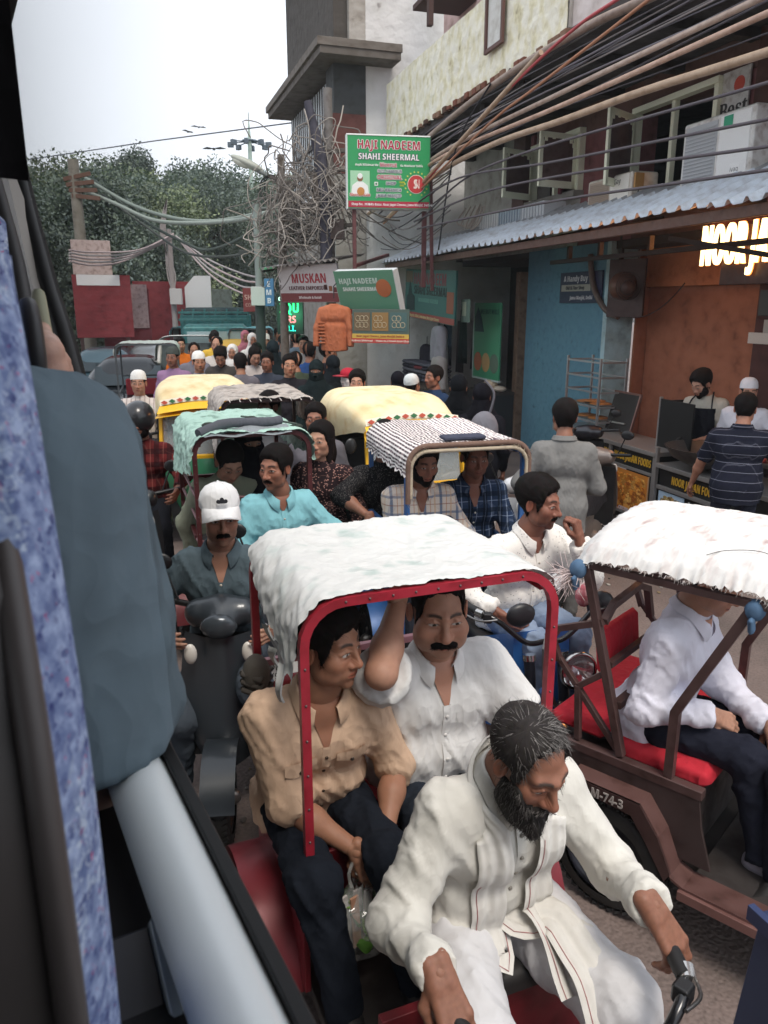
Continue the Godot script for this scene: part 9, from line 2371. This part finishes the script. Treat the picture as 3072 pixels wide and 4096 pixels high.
func crowd()->void:
	var L:=[
		["man in an orange shirt at the white van's front, arms out",390,752,14.6,1.4,"d9742c",{"sit":false,"sleeve":0.5},{"stubble":0.4}],
		["man in a lilac shirt with a grey cloth tied over his head",375,782,10.9,1.5,"9a7a9c",{},{"wear":"topi","wearm":"4f5552"}],
		["man in a white skull cap just behind the yellow hood",430,792,10.6,1.52,"8d8a94",{},{"wear":"topi"}],
		["balding man in a grey checked shirt behind the skull capped man",420,768,12.4,1.5,"77757f",{},{"fh":0.1}],
		["man in a pale top with a bald crown, arms forward",470,752,13.2,1.55,"c9c2bc",{},{"fh":0.11}],
		["man in a yellow shirt behind the bald man",462,740,15.2,1.5,"d9b04a",{},{}],
		["young man in a dark checked shirt looking down in mid crowd",478,775,11.6,1.5,"4a4644",{"look":Vector2(0,30)},{"th":0.026}],
		["person in a white head scarf and white dress",503,770,12.6,1.48,"d6d2cd",{"hem":0.4},{"wear":"hijab","wearm":"dcd9d5","female":true,"stubble":0.0}],
		["woman with long dark hair and a pale spotted dress",547,775,11.7,1.5,"b9b0ac",{"hem":0.4,"look":Vector2(0,22)},{"long_hair":true,"female":true,"stubble":0.0}],
		["dark haired boy looking aside in front of the long haired woman",578,792,10.8,1.48,"3f4450",{},{"th":0.024}],
		["man seen from behind with a dark head beside the boy",520,795,10.4,1.5,"6d6a72",{"yawx":180.0},{}],
		["woman in a white veil by the far stalls",545,742,15.5,1.5,"d9d6d2",{"hem":0.4},{"wear":"hijab","wearm":"e0ddd9","female":true,"stubble":0.0}],
		["man in a white cap and red waistcoat far down the stalls",573,745,15.0,1.52,"b03a44",{},{"wear":"topi"}],
		["man with a moustache in a dark coat walking towards the camera",612,745,14.0,1.56,"3a3c44",{},{"moustache":1.0}],
		["girl with her hair tied back in front of the black veiled women",625,800,9.6,1.46,"2d2b30",{},{"female":true,"stubble":0.0,"th":0.012}],
		["woman in a black veil, eyes showing, before the blue shirted man",684,812,9.4,1.48,"1f2a2c",{"hem":0.5},{"wear":"niqab","wearm":"1d2628","female":true,"stubble":0.0}],
		["tall woman in a black cloak with her back turned beside the girl",590,765,12.0,1.5,"232c30",{"hem":0.5,"yawx":170.0},{"wear":"hijab","wearm":"202a2e","female":true,"stubble":0.0}],
		["man in a royal blue shirt with his back turned by the food drum",668,768,11.4,1.54,"2f4a7c",{"yawx":165.0},{}],
		["man in dark clothes standing in profile beside the mannequin",705,765,11.3,1.56,"2b2a30",{"yawx":80.0},{}],
		["woman in a black cloak with her back turned beside the mannequin",720,800,10.2,1.5,"1f2428",{"hem":0.5,"yawx":175.0},{"wear":"hijab","wearm":"1d2226","female":true,"stubble":0.0}],
		["dark haired man whose forehead shows over the yellow hood",772,838,8.5,1.52,"2d2c33",{},{"th":0.026}],
		["man in a dark blue tee shirt sitting in profile at the stall",940,826,8.9,1.4,"2b3c58",{"sleeve":0.45,"yawx":-75.0,"sit":false},{"stubble":0.35}],
		["woman in a black cloak bent over the stall table",860,830,9.3,1.42,"1c1c22",{"hem":0.5,"lean":25.0,"yawx":160.0},{"wear":"hijab","wearm":"1a1a20","female":true,"stubble":0.0}],
		["person with a pale cloth cap low behind the yellow hood",888,845,8.8,1.34,"c3c6ca",{"yawx":150.0},{"wear":"topi","wearm":"cfd4d4"}],
		["woman in a black cloak standing at the stall's right end",990,850,7.9,1.46,"17191d",{"hem":0.5,"yawx":140.0},{"wear":"hijab","wearm":"15171b","female":true,"stubble":0.0}],
		["dark cloaked woman with a grey bag on her shoulder",1040,870,7.4,1.42,"1a1a20",{"hem":0.5,"yawx":150.0},{"wear":"hijab","wearm":"17171d","female":true,"stubble":0.0}],
		["vendor in a striped shirt far down by the lit sign",655,715,13.6,1.6,"b5b0ae",{},{}],
		["man in a grey shirt far down the pavement before the lit sign",600,712,18.0,1.55,"6f7a80",{},{}],
		["man in a blue grey shirt beside the tin canopy's shade",640,735,15.5,1.55,"5a6a78",{"yawx":180.0},{}],
		["dark haired man between the yellow shirted man and the truck",463,715,16.5,1.6,"3f3a3c",{},{}],
		["man in an olive tee shirt walking away beside the drum",640,790,11.0,1.45,"4a5548",{"yawx":190.0},{}],
		["man with a cloth over his shoulder by the food drum",555,765,13.5,1.5,"8f8d92",{},{"stubble":0.6}],
		["man in a teal green coat in the smoke by the stalls",575,700,17.0,1.6,"3f6a6a",{"yawx":180.0},{}],
		["person in a pink dupatta among the far walkers",530,735,16.5,1.5,"a86a78",{},{"female":true,"stubble":0.0,"wear":"hijab","wearm":"b0707c"}],
	]
	var k:=0
	for q in L:
		k+=1
		var p:=at(q[1],q[2],q[3])
		var hd:Dictionary=q[7].duplicate()
		hd["lod"]=2 if q[3]<10.5 else 4
		hd["seed"]=60+k
		if hd.has("wearm"):hd["wearm"]=mat(hd["wearm"],0.95,0,"cloth")
		var c:Dictionary=q[6].duplicate()
		c.erase("sit")
		var s:float=clampf(p.y/1.535,0.84,1.08)
		c.merge({"at":Vector3(p.x,0,p.z),"yaw":12.0+17.0*sin(k*2.3)+float(c.get("yawx",0.0)),"s":s,"cell":0.02 if q[3]<11.0 else 0.028,"hcell":0.012,"skin":[SK1,SK2,SK3,SK1*1.2][k % 4],"shirt":mat(q[5],0.95,0,"cloth"),"pants":mat(["2c2c32","4a4640","5d5a58"][k % 3],0.95),"head":hd,"seed":k,"cat":"person","group":"walkers in the street"})
		person(q[0],c)
	var bag:=thing("shoulder_bag","grey shoulder bag slung on the dark cloaked woman's back","bag",at(1045,930,7.1),10.0)
	part(bag,"bag",MB.new().ball(Vector3.ZERO,Vector3(0.14,0.18,0.09),16,12),mat("77777f",0.6,0,"cloth")); part(bag,"strap",MB.new().tube(spline([Vector3(0.05,0.15,0),Vector3(0.08,0.34,0.02),Vector3(0.0,0.46,-0.02)],5),0.012,6),mat("5a5a62",0.7))
func bus()->void:
	var B:=Transform3D(Basis(Vector3.UP,deg_to_rad(29.0)),EYE)
	var b:=thing("tour_bus","dark interior of the bus the photograph is taken from: window frame, sill and wall","bus",EYE,29.0)
	var dark:=mat("1b1a1c",0.7)
	var gx:=0.157
	part(b,"ceiling",lbox(-2.2,gx+0.03,0.72,0.78,-4.2,1.6),mat("4a4a4c",0.8)); part(b,"floor",lbox(-2.2,gx+0.03,-1.3,-1.22,-4.2,1.6),mat("232224",0.9))
	part(b,"rear_wall",lbox(-2.2,gx,-1.2,0.7,1.55,1.6),dark); part(b,"left_wall",lbox(-2.24,-2.2,-1.2,-0.2,-4.2,1.6),dark); part(b,"roof_edge",lbox(-2.24,-2.2,0.5,0.72,-4.2,1.6),dark)
	part(b,"right_wall",lbox(gx-0.01,gx+0.03,-1.6,-0.545,-4.2,1.6),mat("31403c",0.5,0.1)); part(b,"header",lbox(gx-0.02,gx+0.03,0.52,0.72,-4.2,1.6),dark)
	part(b,"inner_panel",lbox(0.02,gx-0.012,-1.2,-0.53,-4.2,1.5),mat("151416",0.8))
	var sl:=[]
	for k in 12:sl.append(Vector3(0.118,-0.485,lerpf(-2.3,0.3,k/11.0)))
	part(b,"sill_rail",MB.new().tube(sl,0.031,22),mat("e3e8e8",0.38,0.05))
	part(b,"rubber_seal",MB.new().bar(Vector3(gx-0.006,-0.474,-2.3),Vector3(gx-0.006,-0.474,0.3),0.012,0.03),mat("0e0e0f",0.6))
	var e:=[Vector3(gx,-0.5,-0.78),Vector3(gx,-0.11,-1.148),Vector3(gx,0.04,-1.376),Vector3(gx,0.26,-1.63),Vector3(gx,0.52,-1.72)]
	var po:=[e[0],e[1],e[2],e[3],e[4],Vector3(gx,0.52,-2.15),Vector3(gx,0.2,-1.98),Vector3(gx,-0.1,-1.5),Vector3(gx,-0.5,-1.15)]
	part(b,"window_pillar",MB.new().prism(po,Vector3(-0.03,0,0)),mat("a8a199",0.6))
	var eb:=[]
	for p in e:eb.append(p+Vector3(-0.006,0,0))
	part(b,"pillar_seal",MB.new().tube(spline(eb,5),0.014,8),mat("101011",0.6))
	part(b,"pillar_cable",MB.new().tube(spline([Vector3(0.1,0.2,-1.5),Vector3(0.11,0.06,-1.38),Vector3(0.1,-0.05,-1.22),Vector3(0.07,-0.12,-1.1)],6),0.012,8),mat("2c2a2a",0.6))
	part(b,"curtain",MB.new().grid(30,12,func(u:float,v:float)->Vector3:return Vector3(lerpf(-0.75,0.1,u),lerpf(0.72,0.17-0.04*u,v),-0.97-0.012*sin(u*40.0))),mat("151415",0.95,0,"cloth"))
	part(b,"curtain_lining",MB.new().grid(8,12,func(u:float,v:float)->Vector3:return Vector3(lerpf(-0.75,0.095,u),lerpf(0.72,0.17,v),-1.0)),mat("151415",0.95))
	var g:=MB.new()
	var gp:=[Vector3(gx,-0.46,-0.83),e[1],e[2],e[3],e[4],Vector3(gx,0.52,1.5),Vector3(gx,-0.46,1.5)]
	g.poly(gp)
	part(b,"window_glass",g,pane("e6f0ee",0.04,0.0))
	var lp:=part(b,"latch_plate",MB.new().box(Vector3(0.06,-0.54,-0.5),Vector3(0.05,0.01,0.14),Basis(Vector3(1,0,0),0.6),0.003),mat("2a2a30",0.5))
	part(lp,"screw",MB.new().lathe([Vector2(0,0.004),Vector2(0.006,0.0035),Vector2(0.008,0.0)],12,Transform3D(Basis(Vector3(1,0,0),0.6),Vector3(0.055,-0.532,-0.52))),mat("9a948a",0.3,0.8))
	part(lp,"slot",MB.new().box(Vector3(0.062,-0.545,-0.47),Vector3(0.01,0.008,0.05),Basis(Vector3(1,0,0),0.6),0.002),mat("8d8a80",0.4,0.6)); part(lp,"bright_strip",MB.new().box(Vector3(0.09,-0.535,-0.5),Vector3(0.012,0.02,0.14),Basis(Vector3(1,0,0),0.6),0.003),mat("8f979c",0.4,0.4))
	var im:=Image.create(256,256,false,Image.FORMAT_RGB8)
	var fn:=noise(3,0.05,FastNoiseLite.TYPE_SIMPLEX_SMOOTH,3)
	var rng:=RandomNumberGenerator.new()
	rng.seed=1
	for y in 256:
		for x in 256:
			var v:=fn.get_noise_2d(x,y)*1.2+rng.randf_range(-0.22,0.22)
			var c:=Color("66759c").lerp(Color("a9b8d6"),clampf(0.4+v,0,1))
			if fn.get_noise_2d(x+900,y)>0.33:c=Color("3d4574")
			if absf(fposmod(x*0.6+y*0.35+30.0*fn.get_noise_2d(x,y+500),128.0)-60.0)<3.5:c=c.lerp(Color("c9d6e2"),0.8)
			if fn.get_noise_2d(x*1.5,y*1.5+1700)>0.6:c=Color("c22f5a")
			im.set_pixel(x,y,c)
	var fab:=tex_mat("seatfabric",im,0.95,5.0)
	var s:=thing("bus_seat","blue patterned fabric bus seat with a dark plastic back, at the left edge","seat",EYE+B.basis*Vector3(-0.008,0,0),29.0)
	var prof:=[[0.03,-0.60],[0.01,-0.595],[-0.03,-0.56],[-0.1,-0.522],[-0.24,-0.463],[-0.36,-0.455],[-0.49,-0.463],[-0.75,-0.49]]
	var R:=func(v:float)->Vector2:
		var i:=mini(int(v*7.0),6)
		return Vector2(prof[i][0],prof[i][1]).cubic_interpolate(Vector2(prof[i+1][0],prof[i+1][1]),Vector2(prof[maxi(0,i-1)][0],prof[maxi(0,i-1)][1]),Vector2(prof[mini(7,i+2)][0],prof[mini(7,i+2)][1]),v*7.0-i)
	part(s,"fabric_back",MB.new().grid(30,60,func(u:float,v:float)->Vector3:
		var q:Vector2=R.call(v)
		if u<0.3:return Vector3(lerpf(-0.5,0.045,u/0.3),q.x,q.y-0.03+0.012*sst(0.6,1.0,u/0.3))
		if u<0.75:
			var t:=(u-0.3)/0.45
			return Vector3(0.045+0.01*sin(PI*t)-0.022*t*t,q.x,q.y-0.018+0.108*t)
		var w:=(u-0.75)/0.25
		return Vector3(lerpf(0.023,-0.5,w),q.x,q.y+0.09+0.01*sin(w*3.0))),fab)
	part(s,"seat_shell",MB.new().grid(16,40,func(u:float,v:float)->Vector3:
		var q:Vector2=R.call(lerpf(0.3,1.0,v))
		return Vector3(lerpf(-0.5,0.016,u),q.x,q.y+0.125-0.03*pow(u,5.0)-0.07*sst(0.15,0.0,v))),mat("3b3634",0.5))
	part(s,"shell_edge",MB.new().tube(Array(range(16)).map(func(i):
		var q:Vector2=R.call(lerpf(0.36,1.0,i/15.0))
		return Vector3(0.02,q.x,q.y+0.1-0.05*sst(4.0,0.0,float(i)))),0.008,10),mat("4a4442",0.5))
	var s2:=thing("bus_seat","second blue fabric seat farther forward, only its rounded side in view","seat",EYE,29.0)
	part(s2,"headrest",MB.new().box(Vector3(-0.08,-0.06,-1.0),Vector3(0.3,0.4,0.12),Basis(Vector3(1,0,0),0.25),0.05),fab); part(s2,"fabric_back",MB.new().box(Vector3(-0.12,-0.5,-0.92),Vector3(0.36,0.7,0.12),Basis(Vector3(1,0,0),0.15),0.05),fab)
	part(s2,"arm_ring",MB.new().tube(Array(range(18)).map(func(i):return Vector3(0.08,-0.05+0.05*sin(TAU*i/18.0),-0.93+0.04*cos(TAU*i/18.0))),0.009,8,false,true),mat("2b2a2c",0.5))
	var tee:=mat("67767f",0.9,0,"cloth")
	var P:=B*Vector3(-0.155,-0.65,-0.83)
	person("bus passenger in a dark slate tee shirt, only the broad shoulder and sleeve in view",{"at":Vector3(P.x,1.0,P.z),"yaw":209.0,"sit":true,"hip":Vector3(0,P.y-1.0,0),"s":1.12,"wide":1.1,"cell":0.011,"hcell":0.007,"skin":Color(0.3,0.19,0.15),"shirt":tee,"sleeve":0.5,"loose":1.35,"arm":1.1,"fold":0.011,"ff":2.6,"seed":13,"pants":mat("2a3036",0.9,0,"cloth"),"hem":0.05,"rh":Vector3(-0.14,-0.05+P.y-1.0,0.16),"rp":Vector3(-0.5,-1,-0.6),"lh":Vector3(0.1,0.05+P.y-1.0,0.35),"head":{"lod":3}})
	var Q:=B*Vector3(-0.16,-0.7,-1.08)
	var hw:={"at":Vector3(Q.x,1.0,Q.z),"yaw":209.0,"sit":true,"hip":Vector3(0,Q.y-1.0,0),"s":1.0,"cell":0.016,"hcell":0.0045,"skin":Color(0.55,0.33,0.25),"shirt":mat("d8d8da",0.9,0,"cloth"),"sleeve":0.8,"loose":0.85,"seed":3,"pants":mat("2a3036",0.9),"rh":Vector3(-0.275,0.63+Q.y-1.0,0.04),"rp":Vector3(0.5,-1,-0.1),"rhand":{"d":Vector3(-0.05,0.12,1),"n":Vector3(-1,0.15,0.0),"curl":[0.45,0.85,0.95,1.0],"thumb":0.9},"head":{"lod":3}}
	person("passenger farther forward whose hand by the window holds a pale stick",hw)
	var st:=thing("selfie_stick","pale grey green rounded stick held upright in the passenger's fingers","stick",B*Vector3(0.122,-0.045,-1.2),29.0)
	part(st,"rod",MB.new().tube([Vector3(0.005,-0.06,0),Vector3(0,0.0,0),Vector3(-0.004,0.055,0),Vector3(-0.004,0.062,0),Vector3(-0.004,0.066,0)],[0.009,0.0095,0.0095,0.008,0.004],14),mat("9a9c84",0.5)); part(st,"white_tag",MB.new().box(Vector3(0.014,-0.05,0.002),Vector3(0.006,0.03,0.01)),mat("e3e3e0",0.5))
	var cor:=thing("blue_seat_frame","dark blue edge of something at the bottom right corner beyond the rickshaw","panel",ath(1730,2200,0.9),20.0)
	part(cor,"sheet",MB.new().box(Vector3(0.02,-0.05,0),Vector3(0.06,0.4,0.3),Basis(Vector3(0,0,1),-0.12)),mat("1f2a4a",0.5)); part(cor,"edge",MB.new().box(Vector3(-0.02,0.16,0),Vector3(0.02,0.04,0.3)),mat("28355a",0.5))
